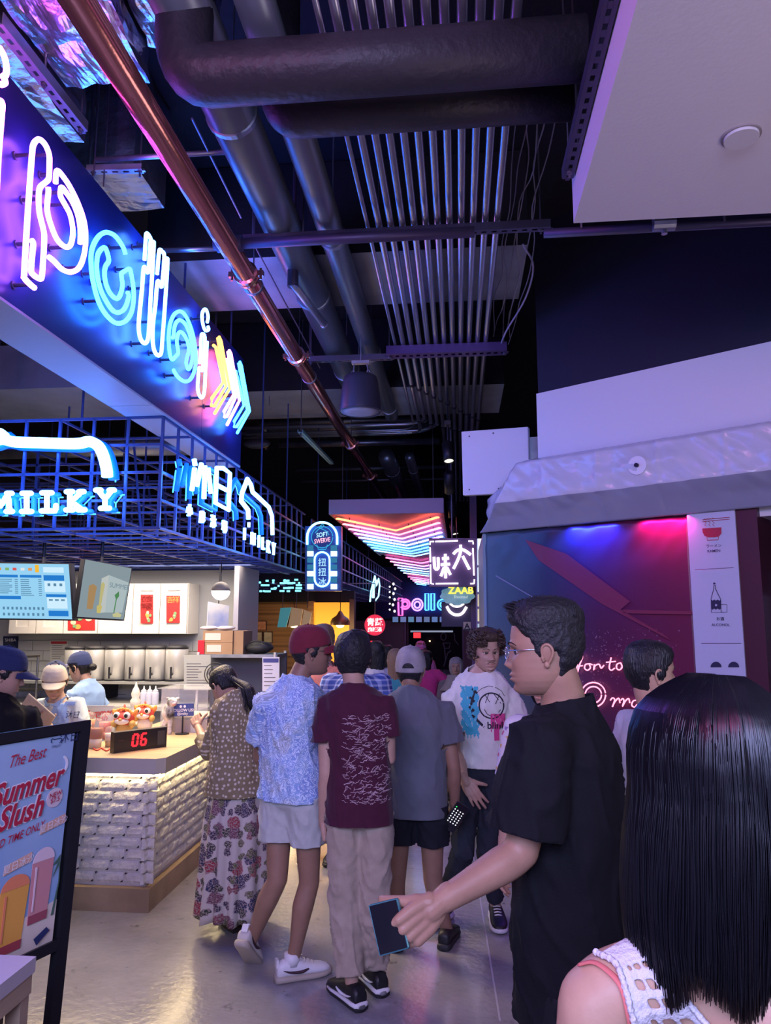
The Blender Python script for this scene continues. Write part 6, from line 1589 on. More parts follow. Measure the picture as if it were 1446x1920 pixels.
def head_surface(a, z, fem=0.0, nose=1.0, jaw=1.0, plain=False):
    w, f, b = (interp(HEAD_T, z, k) for k in (1, 2, 3))
    if z < -.03: w *= 1 + (jaw - 1) * min(1, (-.03 - z) / .04)
    ca, sa = math.cos(a), math.sin(a)
    e = .86 if ca > 0 else 1.0
    x = w * math.copysign(abs(sa) ** e, sa); y = (f if ca >= 0 else -b) * math.copysign(abs(ca) ** e, ca)
    if ca > 0 and not plain: y += face_bump(x, z, fem, nose) * min(1, ca * 2.2)
    return x, y
HEAD_Z = None
def head_zs():
    global HEAD_Z
    if HEAD_Z is None: HEAD_Z = list(np.concatenate([[-.1205, -.118, -.1145], np.linspace(-.111, .05, 50), np.linspace(.056, .108, 14), [.1125, .116, .1185, .1205]]))
    return HEAD_Z
def front_y(x, z, fem=0.0, nose=1.0):
    w, f, b = (interp(HEAD_T, z, k) for k in (1, 2, 3))
    s = min(1, abs(x) / w) ** (1 / .86); c = math.sqrt(max(0, 1 - s * s)) ** .86
    return f * c + face_bump(x, z, fem, nose)

class Skin:
    """collects the body surface: several pieces in one mesh with several materials"""
    def __init__(s): s.v = []; s.f = []; s.m = []
    def add(s, vs, fs, mi=0):
        k = len(s.v); s.v += [tuple(v) for v in vs]; s.f += [tuple(i + k for i in f) for f in fs]
        s.m += ([mi] * len(fs) if isinstance(mi, int) else list(mi))

def head_matrix(pos, yaw, pitch=0, roll=0, s=1.0):
    return Matrix.Translation(pos) @ Euler((R(pitch), 0, R(yaw)), 'XYZ').to_matrix().to_4x4() @ Matrix.Rotation(R(roll), 4, 'Y') @ Matrix.Scale(s, 4)

def add_head(sk, M, fem=0.0, nose=1.0, jaw=1.0, eyes='open', detail=True):
    A, Z = head_angles(), head_zs(); n = len(A); vs = []; fs = []; mi = []
    for z in Z:
        for a in A:
            x, y = head_surface(a, z, fem, nose, jaw); vs.append(M @ Vector((x, y, z)))
    for i in range(len(Z) - 1):
        for j in range(n):
            j2 = (j + 1) % n
            fs.append((i * n + j, i * n + j2, (i + 1) * n + j2, (i + 1) * n + j))
            zc = (Z[i] + Z[i + 1]) / 2; x, _ = head_surface(A[j], zc)
            lip = abs(A[j]) < 1 and math.cos(A[j]) > 0 and abs(x) < .021 * (1 - ((zc + .069) / .016) ** 2 * .5) and -.0805 < zc < -.0585
            mi.append(4 if lip and detail else 0)
    fs.append(tuple(range(n))); mi.append(0); k = (len(Z) - 1) * n; fs.append(tuple(range(k, k + n))[::-1]); mi.append(0)
    sk.add(vs, fs, mi)
    # ears
    for sx in (-1, 1):
        mb = MB(); base = Vector((sx * .0735, -.006, -.008)); ES = .86
        rim = [Vector((sx * .002, .008, -.022)), Vector((sx * .004, .010, -.006)), Vector((sx * .008, .012, .014)), Vector((sx * .013, .006, .028)), Vector((sx * .017, -.008, .031)), Vector((sx * .018, -.019, .020)), Vector((sx * .016, -.021, .004)), Vector((sx * .011, -.014, -.014)), Vector((sx * .006, -.006, -.027)), Vector((sx * .003, .002, -.030))]
        mb.tube(smooth_path([base + p * ES for p in rim], 3), .0040, 7)
        mb.ell(base + Vector((sx * .006, -.004, .004)), (.004, .015, .025), 12, 8, Euler((0, sx * .25, 0)))
        mb.ell(base + Vector((sx * .005, -.001, -.026)), (.005, .008, .009), 10, 8)
        mb.ell(base + Vector((sx * .003, .009, -.008)), (.005, .005, .009), 8, 6)
        sk.add([M @ v for v in mb.v], mb.f, 0)
    if not detail: return
    for sx in (-1, 1):
        c = Vector((sx * .0325, front_y(.0325, 0, fem, nose) - .0085, .0005))
        mb = MB().ell(c, .0122, 14, 10); sk.add([M @ v for v in mb.v], mb.f, 1)
        mb = MB().ell(c + Vector((0, .0082, -.0016 if eyes == 'open' else -.004)), (.0055, .0045, .0055), 10, 8); sk.add([M @ v for v in mb.v], mb.f, 2)
        op = .0046 if eyes == 'open' else .0008
        up = [c + Vector((sx * t * .0135, .0108 - abs(t) ** 2 * .006, op * (1 - t * t) + .0006 + .001 * t)) for t in np.linspace(-1, 1, 9)]
        lo = [c + Vector((sx * t * .0130, .0105 - abs(t) ** 2 * .006, -.0042 * (1 - t * t) + .0006 + .001 * t)) for t in np.linspace(-1, 1, 9)]
        mb = MB().tube([p + Vector((0, -.001, .0030)) for p in up], .0034, 6); mb.tube([p + Vector((0, -.001, -.0028)) for p in lo], .0030, 6)
        if eyes != 'open': mb.ell(c + Vector((0, .0015, .003)), (.0132, .0112, .0085), 12, 8)
        sk.add([M @ v for v in mb.v], mb.f, 0)
        mb = MB().tube(up, .0012, 5); sk.add([M @ v for v in mb.v], mb.f, 3)
        br = [Vector((sx * x, front_y(x, z, fem, nose) + .0012, z)) for x, z in ((.013, .0205), (.022, .0245), (.033, .0262), (.044, .0235), (.052, .018))]
        mb = MB().tube(smooth_path(br, 3), 1, 6, rad=list(np.interp(np.linspace(0, 1, 13), [0, .3, 1], [.0026, .0036 - .0012 * fem, .0012])), flat=.6)
        sk.add([M @ v for v in mb.v], mb.f, 3)

def hair_shell(M, thick, name, m, parent, noise_amp=.003, noise_s=60, jaw=1.0, zlow=-.12, grain=(1, 1, 1)):
    """hair as a shell over the head: thick(a, z) is its height above the skin; below zero it stays inside the head"""
    A = [math.radians(a) for a in np.linspace(0, 360, 73)[:-1]]; Z = [z for z in np.linspace(-.12, .1205, 52) if z >= zlow]; n = len(A); vs = []; fs = []
    for z in Z:
        for a in A:
            aa = a if a <= math.pi else a - 2 * math.pi
            x, y = head_surface(aa, z, jaw=jaw, plain=True); t = thick(aa, z)
            d = Vector((x, y, max(0, z - .02) * 1.1 if z > .02 else 0)).normalized()
            p = Vector((x, y, z)); q = Vector((p.x * grain[0], p.y * grain[1], p.z * grain[2]))
            if t > 0: t = max(.001, t + noise_amp * vnoise(q, noise_s) + noise_amp * .5 * vnoise(q, noise_s * 2.3, 3))
            vs.append(M @ (p + d * t))
    for i in range(len(Z) - 1):
        for j in range(n): j2 = (j + 1) % n; fs.append((i * n + j, i * n + j2, (i + 1) * n + j2, (i + 1) * n + j))
    k = (len(Z) - 1) * n; fs.append(tuple(range(k, k + n))[::-1]); fs.append(tuple(range(n)))
    return mesh_obj(name, vs, fs, m, parent, True)

def smoothstep(a, b, x):
    t = max(0, min(1, (x - a) / (b - a))); return t * t * (3 - 2 * t)

def short_hair(top=.022, side=.010, back=.014, front_line=.062, nape=-.075, sideburn=-.03):
    def th(a, z):
        ca = math.cos(a)      # 1 front, -1 back
        # hairline height by direction
        if ca > .35: line = front_line - .012 * (1 - smoothstep(.35, .9, ca)) * 3
        elif ca > -.05: line = sideburn + (front_line - .036 - sideburn) * smoothstep(.1, .35, ca)
        elif ca > -.35: line = -.002 + (sideburn + .002) * smoothstep(-.3, -.05, ca)      # around the ear
        else: line = nape + (-.002 - nape) * smoothstep(-.65, -.35, ca)
        k = smoothstep(line - .004, line + .012, z)
        if k <= 0: return -.006
        base = side + (top - side) * smoothstep(.03, .10, z)
        if ca < -.2: base = max(base, back * smoothstep(nape, nape + .06, z))
        return -.006 + (base + .006) * k
    return th

# ------------------------------------------------------------------ skeleton
def skel(x, y, h, face, z0=0.0, head_yaw=None, head_pitch=0, head_roll=0, sh=1.0):
    s = h / 1.75; Rz = Matrix.Rotation(R(face), 3, 'Z'); o = Vector((x, y, z0))
    L = dict(pelvis=(0, 0, .95), waist=(0, 0, 1.10), chest=(0, 0, 1.29), neck=(0, -.01, 1.475), head=(0, .015, 1.632))
    for n_, sx in (('R', 1), ('L', -1)):
        L['shoulder' + n_] = (sx * .175 * sh, -.005, 1.415); L['elbow' + n_] = (sx * .225 * sh, -.02, 1.13); L['wrist' + n_] = (sx * .235 * sh, .04, .885)
        L['hip' + n_] = (sx * .088, 0, .92); L['knee' + n_] = (sx * .098, .01, .50); L['ankle' + n_] = (sx * .10, -.015, .085)
    J = {k: o + Rz @ (Vector(v) * s) for k, v in L.items()}
    J['s'] = s; J['right'] = Rz @ Vector((1, 0, 0)); J['fwd'] = Rz @ Vector((0, 1, 0)); J['face'] = face
    J['hyaw'] = face if head_yaw is None else head_yaw; J['hpitch'] = head_pitch; J['hroll'] = head_roll; J['o'] = o
    J['footR'] = J['footL'] = face
    return J

def trunk(J, pel, wai, che, Y):
    """trunk joints from three picture columns at the body's own heights"""
    s = J['s']; z0 = J['o'].z
    for k, p, z in (('pelvis', pel, .95), ('waist', wai, 1.10), ('chest', che, 1.29)): J[k] = Vector((at(p, 1400, Y=Y).x, Y, z0 + z * s))
    for k, sx in (('R', 1), ('L', -1)): J['hip' + k] = J['pelvis'] + J['right'] * sx * .088 * s + Vector((0, 0, -.03 * s))
    return J
def ring(c, rt, fw, hw, hd, n=32, e=2.4, up=None):
    P = []
    for k in range(n):
        a = 2 * math.pi * k / n; ca, sa = math.cos(a), math.sin(a)
        P.append(c + rt * hw * math.copysign(abs(ca) ** (2 / e), ca) + fw * hd * math.copysign(abs(sa) ** (2 / e), sa))
    return P

def spine(J, z):
    K = [J['pelvis'], J['waist'], J['chest'], J['neck']]
    if z <= K[0].z: d = (K[1] - K[0]); return K[0] + d * ((z - K[0].z) / d.z) * .0 + Vector((0, 0, z - K[0].z))
    for a, b in zip(K, K[1:]):
        if z <= b.z: return a.lerp(b, (z - a.z) / (b.z - a.z))
    d = K[3] - K[2]; return K[3] + Vector((0, 0, z - K[3].z))

def torso_loft(mb, J, prof, n=32):
    """prof: (height fraction of a 1.75 m body, half width, half depth, forward shift)"""
    s = J['s']; z0 = J['o'].z; rings = []
    for z, hw, hd, fs in prof:
        c = spine(J, z0 + z * s) + J['fwd'] * fs * s
        rings.append(ring(c, J['right'], J['fwd'], hw * s, hd * s, n))
    return mb.loft(rings)

def body_mesh(J, o_parent, skin_m, name='body', voxel=.010, hands=(), feet=True, head_kw=None, girth=1.0, hair_col=(.012, .010, .012), head_s=None, arms='RL', legs='RL', extra=None, lipc=None):
    s = J['s']; mb = MB(); g = girth * s
    torso_loft(mb, J, [(.86, .10, .075, 0), (.93, .145 * girth, .095 * girth, 0), (1.08, .125 * girth, .085 * girth, 0), (1.28, .150 * girth, .095 * girth, 0), (1.38, .14, .075, -.005), (1.45, .07, .055, -.01), (1.47, .05, .05, -.01)])
    for k in arms:
        a, b, c = J['shoulder' + k], J['elbow' + k], J['wrist' + k]
        mb.caps([a, a.lerp(b, .5), b, b.lerp(c, .25), b.lerp(c, .7), c], [.050 * g, .045 * g, .038 * g, .040 * g, .031 * g, .026 * g], 14)
        mb.caps([J['neck'].lerp(a, .25) - Vector((0, 0, .05)), a - Vector((0, 0, .012))], [.038 * g, .046 * g], 12)
    for k in legs:
        a, b, c = J['hip' + k], J['knee' + k], J['ankle' + k]
        back = -(J['fwd']) * .012 * s
        mb.caps([a, a.lerp(b, .5), b, b.lerp(c, .3) + back, b.lerp(c, .75), c], [.074 * g, .067 * g, .052 * g, .054 * g, .037 * g, .033 * g], 16)
        if feet is True or (feet and k in feet):
            d = Matrix.Rotation(R(J['foot' + k]), 3, 'Z') @ Vector((0, 1, 0)); f0 = c - d * .03 * s; f0.z = c.z - .045 * s
            f1 = c + d * .13 * s; f1.z = c.z - .058 * s
            mb.caps([c, f0.lerp(f1, .3), f1], [.032 * s, .034 * s, .024 * s], 10)
    hd = J['head']; nk = J['neck']
    Mh = head_matrix(hd, J['hyaw'], J['hpitch'], J['hroll'], head_s or s)
    mb.caps([nk - Vector((0, 0, .05 * s)), nk + Vector((0, 0, .01)), Mh @ Vector((0, -.030, -.06))], [.062 * s, .056 * s, .054 * s], 16)
    if extra: extra(mb)
    sk = Skin(); vs, fs = remesh(mb, voxel, 4); sk.add(vs, fs, 0)
    if head_kw is not None:
        kw = dict(head_kw); add_head(sk, Mh, **kw)
    for hmb, vx in hands:
        vs, fs = remesh(hmb, vx, 2); sk.add(vs, fs, 0)
    eye_w = mat('eye_white', (.70, .68, .66), .3); iris = mat('iris_dark', (.015, .010, .008), .15)
    brow = mat('brow_%02d' % int(hair_col[0] * 100), hair_col, .8)
    sc = skin_m.node_tree.nodes['Principled BSDF'].inputs['Base Color'].default_value
    lips = mat('lips_' + skin_m.name, lipc or (sc[0] * .90, sc[1] * .74, sc[2] * .74), .45)
    ob = mesh_obj(name, sk.v, sk.f, [skin_m, eye_w, iris, brow, lips], o_parent, True, sk.m)
    return ob, Mh

def hand(wrist, d, n, th, s=1.0, curl=((15, 20, 15),) * 4, thumb=None, spread=0.0, thumb_curl=(10, 15)):
    """wrist position, finger direction d, palm normal n, thumb side th -> MB"""
    d = Vector(d).normalized(); th = Vector(th); th = (th - d * th.dot(d)).normalized(); n0 = Vector(n); n = d.cross(th); n = n if n.dot(n0) > 0 else -n
    w = Vector(wrist); mb = MB()
    mb.caps([w - d * .03 * s, w + d * .02 * s], [.026 * s, .026 * s], 12)
    off = (.031, .0105, -.0105, -.029); kl = (.088, .092, .087, .078); ln = ((.043, .026, .021), (.048, .030, .022), (.044, .028, .021), (.034, .021, .019)); rr = (.0095, .0098, .0093, .0082)
    for i in range(4):
        k = w + d * kl[i] * s + th * off[i] * s
        mb.caps([w + d * .012 * s + th * off[i] * .62 * s, w + d * kl[i] * .55 * s + th * off[i] * .9 * s, k], [.017 * s, .0155 * s, .0125 * s], 10)
        dd = (d + th * spread * (1.5 - i) * .1).normalized(); p = k; pts = [k]; ax = dd.cross(n)
        ang = 0
        for j in range(3):
            ang += curl[i][j]; q = Matrix.Rotation(R(ang), 3, ax) @ dd
            p = p + q * ln[i][j] * s; pts.append(p)
        mb.caps(pts, [rr[i] * 1.12 * s, rr[i] * 1.02 * s, rr[i] * .92 * s, rr[i] * .78 * s], 10)
    t0 = w + d * .022 * s + th * .022 * s; td = Vector(thumb) if thumb is not None else (d * .75 + th * .75 + n * .25)
    td.normalize(); ax = td.cross(n); p1 = t0 + td * .042 * s; q = Matrix.Rotation(R(thumb_curl[0]), 3, ax) @ td if ax.length > .1 else td
    p2 = p1 + q * .032 * s; q2 = Matrix.Rotation(R(sum(thumb_curl)), 3, ax) @ td if ax.length > .1 else td
    p3 = p2 + q2 * .025 * s
    mb.caps([t0 - td * .01 * s, t0 + td * .02 * s, p1, p2, p3], [.016 * s, .0165 * s, .0125 * s, .0112 * s, .0088 * s], 10)
    return mb

# ------------------------------------------------------------------ clothes
def cut(bm, co, no, rad=None, cond=None):
    co, no = Vector(co), Vector(no).normalized(); fs = []
    for f in bm.faces:
        c = f.calc_center_median()
        if rad is not None and (c - co).length > rad: continue
        if cond and not cond(c): continue
        fs.append(f)
    geom = list({v for f in fs for v in f.verts}) + list({e for f in fs for e in f.edges}) + fs
    bmesh.ops.bisect_plane(bm, geom=geom, dist=1e-5, plane_co=co, plane_no=no, clear_outer=True)

def cloth(name, mb, voxel, m, parent, cuts=(), smooth=5, wr=.005, ws=(9, 9, 5), thick=.004, J=None, seed=0.0, keep_uv=True, fold=None):
    vs, fs = remesh(mb, voxel, smooth)
    bm = bmesh.new(); V = [bm.verts.new(v) for v in vs]
    for f in fs:
        try: bm.faces.new([V[i] for i in f])
        except ValueError: pass
    bm.normal_update()
    for c in cuts: cut(bm, *c)
    for v in [v for v in bm.verts if not v.link_faces]: bm.verts.remove(v)
    bm.normal_update()
    if wr:
        for v in bm.verts:
            p = v.co; n = mnoise.noise(Vector((p.x * ws[0] + seed, p.y * ws[1] + seed, p.z * ws[2] + p.x * 3))); n2 = mnoise.noise(Vector((p.x * ws[0] * 2.6 + seed, p.y * ws[1] * 2.6, p.z * ws[2] * 2.8 - p.x * 9)))
            k = 1.0 if fold is None else fold(p)
            n3 = mnoise.noise(Vector((p.x * 14 + seed, p.y * 14, p.z * 9 + p.x * 12 - p.y * 6)))
            v.co = p + v.normal * wr * (n + .4 * n2 + 1.5 * (max(0, 1 - abs(n3) * 3.2) ** 2 - .25)) * k
    me = bpy.data.meshes.new(name); bm.to_mesh(me); bm.free()
    me.polygons.foreach_set('use_smooth', np.ones(len(me.polygons), dtype=bool)); me.materials.append(m)
    if J is not None and keep_uv:
        uv = me.uv_layers.new(name='UVMap'); o = J['pelvis']; rt, fw = J['right'], J['fwd']
        co = np.empty(len(me.vertices) * 3); me.vertices.foreach_get('co', co); co = co.reshape(-1, 3); rel = co - np.array(o)
        th = np.arctan2(rel @ np.array(rt), -(rel @ np.array(fw))) * .16; li = np.empty(len(me.loops), dtype=np.int32); me.loops.foreach_get('vertex_index', li)
        arr = np.stack([th[li], co[li][:, 2]], 1); uv.data.foreach_set('uv', arr.ravel())
    me.update(); o = bpy.data.objects.new(name, me); COL.objects.link(o); put(o, parent)
    if thick: solid(o, thick, -1)
    return o

TEE = [(.72, .168, .120, 0), (.80, .170, .122, 0), (.95, .166, .120, 0), (1.10, .160, .116, 0), (1.25, .172, .122, 0), (1.36, .172, .110, -.004), (1.42, .140, .085, -.008), (1.462, .078, .066, -.010), (1.49, .062, .060, -.010)]
def tee(J, parent, m, hem=.80, sleeve=.62, fit=1.0, sl_r=(.066, .076), name='shirt', voxel=.011, arms='RL', prof=TEE, wr=.006, neck_z=1.468, neck_tilt=.35, long=False, cuff=.9, depth=1.0, seed=0.0, flare=0.0, thick=.004):
    s = J['s']; mb = MB()
    fl = lambda z: 1 + flare * max(0, 1.12 - z) / .25
    prof = [(z, hw * fl(z) * (fit if z < 1.40 else 1), hd * fl(z) * (fit * depth if z < 1.40 else 1), f) for z, hw, hd, f in prof]
    torso_loft(mb, J, prof); z0 = J['o'].z; cuts = []; pr = prof[::-1]
    def on_sleeve(c):
        q = c - spine(J, c.z); z = (c.z - z0) / s; a_, b_ = (interp(pr, z, 1) + .02) * s, (interp(pr, z, 2) + .02) * s
        return (q.dot(J['right']) / a_) ** 2 + (q.dot(J['fwd']) / b_) ** 2 > 1
    for k in arms:
        a, b, c = J['shoulder' + k], J['elbow' + k], J['wrist' + k]; g = s * fit
        inn = spine(J, a.z).lerp(a, .55)
        if not long:
            e = a.lerp(b, sleeve); d = (b - a).normalized()
            mb.tube([inn, a, a.lerp(b, sleeve * .5), e + d * .02], 1, 16, rad=[.062 * g, sl_r[0] * g, (sl_r[0] + sl_r[1]) / 2 * g, sl_r[1] * g])
            cuts.append((e, d, sl_r[1] * 1.9 * g, on_sleeve))
        else:
            e = b.lerp(c, cuff); d = (c - b).normalized()
            mb.tube([inn, a, a.lerp(b, .5), b, b.lerp(c, .5), e + d * .02], 1, 16, rad=[.06 * g, .066 * g, .060 * g, .055 * g, .050 * g, .045 * g])
            cuts.append((e, d, .09 * g, on_sleeve))
        mb.ell(a - (a - inn).normalized() * .01, (.066 * g, .066 * g, .06 * g), 14, 10)
    nk = spine(J, z0 + neck_z * s); cuts.append((nk + J['fwd'] * -.01 * s, Vector((0, 0, 1)) + J['fwd'] * neck_tilt, .11 * s))
    hz = z0 + hem * s
    cuts.append((Vector((0, 0, hz)), (0, 0, -1), None, lambda c: c.z < hz + .08))
    return cloth(name, mb, voxel, m, parent, cuts, J=J, wr=wr * s, seed=seed, thick=thick)

def seg_d(p, *pts):
    best = 9
    for a, b in zip(pts, pts[1:]):
        t = max(0, min(1, (p - a).dot(b - a) / (b - a).length_squared)); best = min(best, (p - a.lerp(b, t)).length)
    return best
def pants(J, parent, m, end=.97, r=(.098, .080, .066, .068), waist=.97, voxel=.011, wr=.006, name='trousers', fit=1.0, hipw=(.168, .122), seed=0.0, legs='RL', bunch=0.0):
    s = J['s']; mb = MB(); g = s * fit; z0 = J['o'].z
    torso_loft(mb, J, [(.80, .06, .07, 0), (.84, hipw[0] * .85 * fit, hipw[1] * .9 * fit, 0), (.90, hipw[0] * fit, hipw[1] * fit, 0), (waist + .03, hipw[0] * .93 * fit, hipw[1] * .92 * fit, 0)])
    cuts = []
    for k in legs:
        a, b, c = J['hip' + k], J['knee' + k], J['ankle' + k]; P = [a + Vector((0, 0, .02)), a.lerp(b, .5), b, b.lerp(c, .5), c - (b - c).normalized() * 0]
        Rr = [r[0] * g, (r[0] * .55 + r[1] * .45) * g, r[1] * g, r[2] * g, r[3] * g]
        tot = (b - a).length + (c - b).length; want = end * tot; pts = [P[0]]; rad = [Rr[0]]; acc = 0
        for i in range(1, 5):
            L = (P[i] - P[i - 1]).length
            if acc + L >= want + .001:
                f = (want + .02 - acc) / L; pts.append(P[i - 1].lerp(P[i], f)); rad.append(Rr[i - 1] + (Rr[i] - Rr[i - 1]) * min(1, f)); e = P[i - 1].lerp(P[i], (want - acc) / L); d = (P[i] - P[i - 1]).normalized(); break
            acc += L; pts.append(P[i]); rad.append(Rr[i])
        else: e = P[4]; d = (P[4] - P[3]).normalized(); pts.append(P[4] + d * .02); rad.append(Rr[4])
        mb.tube(pts, 1, 18, rad=rad); cuts.append((e, d, max(.1, rad[-1] * 1.9), (lambda c, k=k: seg_d(c, J['hip' + k], J['knee' + k], J['ankle' + k]) <= seg_d(c, *(J[n_ + ('L' if k == 'R' else 'R')] for n_ in ('hip', 'knee', 'ankle'))) + .004)))
    wz = z0 + (waist + .015) * s; cuts.append((Vector((0, 0, wz)), (0, 0, 1), None, lambda c: c.z > wz - .06))
    kz = (J['kneeR'].z + J['kneeL'].z) / 2
    fold = (lambda p: 1 + bunch * (1 - smoothstep(kz - .3, kz + .25, p.z))) if bunch else None
    return cloth(name, mb, voxel, m, parent, cuts, J=J, wr=wr * s, ws=(7, 7, 16) if bunch else (9, 9, 6), seed=seed, fold=fold)

def shoe(J, k, parent, upper, sole, s=1.0, lift=0.0, pitch=0.0, L=.275, name='shoe', heel_tab=None, low=True, swoosh=None, laces=None, midsole=None, sock=None):
    """shoe under ankle k; pitch>0 lifts the heel"""
    a = J['ankle' + k]; yaw = J['foot' + k]
    M = Matrix.Translation(Vector((a.x, a.y, 0))) @ Matrix.Rotation(R(yaw), 4, 'Z')
    toe = .185 * s
    sh_ = Vector((0, 0, 0))
    def T(p):
        p = Vector(p) * s
        if pitch:
            q = p - Vector((0, toe * .72, 0)); q = Matrix.Rotation(-R(pitch), 3, 'X') @ q; p = q + Vector((0, toe * .72, 0));
        return M @ (p + sh_) + Vector((0, 0, lift))
    if pitch: q_ = M.inverted() @ T((0, 0, .085)); sh_ = Vector((-q_.x, -q_.y, 0))
    def sect(y, w, z0, z1, n=16, e=2.6, sh=0):
        P = []
        for i in range(n):
            t = 2 * math.pi * i / n; ca, sa = math.cos(t), math.sin(t)
            P.append(T((sh + w * math.copysign(abs(ca) ** (2 / e), ca), y, (z0 + z1) / 2 + (z1 - z0) / 2 * math.copysign(abs(sa) ** (2 / e), sa))))
        return P
    prof = [(-.082, .020, .03, .07), (-.078, .032, .024, .085), (-.05, .036, .022, .098), (-.01, .037, .022, .098), (.03, .040, .022, .092), (.07, .044, .022, .078), (.11, .047, .022, .064), (.15, .044, .022, .056), (.178, .032, .022, .046), (.190, .014, .026, .036)]
    up = MB().loft([sect(y, w, z0, z1) for y, w, z0, z1 in prof]).build(name, upper, parent, True)
    so = [(-.090, .018, 0, .03), (-.084, .036, 0, .036), (-.05, .041, 0, .034), (0, .041, 0, .032), (.06, .046, 0, .030), (.11, .051, 0, .030), (.155, .047, .002, .030), (.184, .034, .006, .032), (.199, .012, .012, .030)]
    MB().loft([sect(y, w, z0, z1, e=3.2) for y, w, z0, z1 in so]).build('sole', sole, up, True)
    if midsole: MB().loft([sect(y, w * 1.015, .012 if y < .02 else .016, z1 * 1.12) for y, w, z0, z1 in so[:7]]).build('midsole', midsole, up, True)
    if swoosh:
        for sx in (-1, 1):
            pts = [(-.055, .062), (-.02, .050), (.03, .046), (.07, .056)]; mb = MB()
            P = smooth_path([T((sx * (.0385 + .0045 * max(0, (y + .01) / .08)), y, z)) for y, z in pts], 4)
            mb.tube(P, 1, 6, rad=list(np.interp(np.linspace(0, 1, len(P)), [0, .2, .75, 1], [.001, .004, .008, .004]))); mb.build('swoosh', swoosh, up, True)
    if laces:
        for q in range(4):
            y = .035 + q * .02; z = .093 - q * .0085; MB().tube([T((-.02, y, z)), T((0, y + .004, z + .005)), T((.02, y, z))], .004, 6).build('lace', laces, up, True)
    if heel_tab: MB().obox(T((0, -.080, .088)), (T((1, 0, 0)) - T((0, 0, 0))).normalized() * .016, (T((0, 1, 0)) - T((0, 0, 0))).normalized() * .006, (T((0, 0, 1)) - T((0, 0, 0))).normalized() * .018).build('heel_tab', heel_tab, up)
    if sock: MB().tube([T((0, -.004, .07)), T((0, -.004, .125))], 1, 14, rad=[.040 * s, .039 * s]).build('sock', sock, up, True)
    return up

# ------------------------------------------------------------------ decals (flat print laid on a garment)
class Wrap:
    def __init__(s, o):
        dg = bpy.context.evaluated_depsgraph_get(); s.b = BVHTree.FromObject(o, dg)
    def hit(s, p, d, off=.0015):
        h = s.b.ray_cast(Vector(p), Vector(d).normalized())
        if h[0] is None: return None
        n = h[1] if h[1].dot(d) < 0 else -h[1]
        return h[0] + n * off
def decal_strokes(w, name, m, parent, strokes, frame, width, kind=None, sub=2):
    """strokes: lists of (u, v) in metres in frame=(origin, U, V, cast dir); drawn as thin ribbons on the cloth"""
    o, U, V, D = frame; mb = MB()
    for st in strokes:
        P = []
        for (a, b), (c, d) in zip(st, st[1:]):
            for t in range(sub): f = t / sub; P.append((a + (c - a) * f, b + (d - b) * f))
        P.append(st[-1]); L = []; Rr = []
        for i, (u, v) in enumerate(P):
            u0, v0 = P[max(0, i - 1)]; u1, v1 = P[min(len(P) - 1, i + 1)]; dx, dy = u1 - u0, v1 - v0; l = math.hypot(dx, dy) or 1; nx, ny = -dy / l * width / 2, dx / l * width / 2
            a = w.hit(o + U * (u + nx) + V * (v + ny) - D * .4, D); b = w.hit(o + U * (u - nx) + V * (v - ny) - D * .4, D)
            if a is None or b is None: continue
            L.append(a); Rr.append(b)
        if len(L) < 2: continue
        mb._add(L + Rr, [(i, i + 1, i + 1 + len(L), i + len(L)) for i in range(len(L) - 1)])
    if not mb.v: return None
    ob = mb.build(name, m, parent)
    if kind: ob['kind'] = kind
    return ob
def decal_fill(w, name, m, parent, inside, frame, u0, u1, v0, v1, step=.006, off=.0012):
    o, U, V, D = frame; nu, nv = int((u1 - u0) / step) + 1, int((v1 - v0) / step) + 1; idx = {}; mb = MB(); vs = []; fs = []
    for j in range(nv + 1):
        for i in range(nu + 1):
            u, v = u0 + i * step, v0 + j * step; h = w.hit(o + U * u + V * v - D * .4, D, off)
            if h is not None: idx[i, j] = len(vs); vs.append(h)
    for j in range(nv):
        for i in range(nu):
            q = [(i, j), (i + 1, j), (i + 1, j + 1), (i, j + 1)]
            if all(k in idx for k in q) and inside(u0 + (i + .5) * step, v0 + (j + .5) * step): fs.append(tuple(idx[k] for k in q))
    if not fs: return None
    mb._add(vs, fs); return mb.build(name, m, parent, True)

# ------------------------------------------------------------------ materials for people
def skin(name, c): return mat(name, c, .48, bump=(160, .04), spec=.4, vary=(20, .10))
def fabric(name, c, rough=.85, vary=.12): return mat(name, c, rough, vary=(26, vary), bump=(240, .15), sheen=.12 if max(c) > .05 else 0, spec=.25)
def uv_fabric(name, build, rough=.85):
    if name in MATS: return MATS[name]
    m = bpy.data.materials.new(name); m.use_nodes = True; nt = m.node_tree; b = nt.nodes['Principled BSDF']; b.inputs['Roughness'].default_value = rough
    uv = nt.nodes.new('ShaderNodeUVMap'); uv.uv_map = 'UVMap'
    col = build(nt, uv.outputs['UV']); nt.links.new(col, b.inputs['Base Color']); MATS[name] = m; return m
def n_ramp(nt, fac, stops, const=False):
    r = nt.nodes.new('ShaderNodeValToRGB'); r.color_ramp.interpolation = 'CONSTANT' if const else 'LINEAR'; e = r.color_ramp.elements
    e[0].position, e[0].color = stops[0][0], _c(stops[0][1]); e[1].position, e[1].color = stops[1][0], _c(stops[1][1])
    for p, c in stops[2:]: q = e.new(p); q.color = _c(c)
    nt.links.new(fac, r.inputs['Fac']); return r.outputs['Color']
def n_vor(nt, vec, scale, rnd=1.0):
    v = nt.nodes.new('ShaderNodeTexVoronoi'); v.voronoi_dimensions = '2D'; v.inputs['Scale'].default_value = scale; v.inputs['Randomness'].default_value = rnd; nt.links.new(vec, v.inputs['Vector']); return v
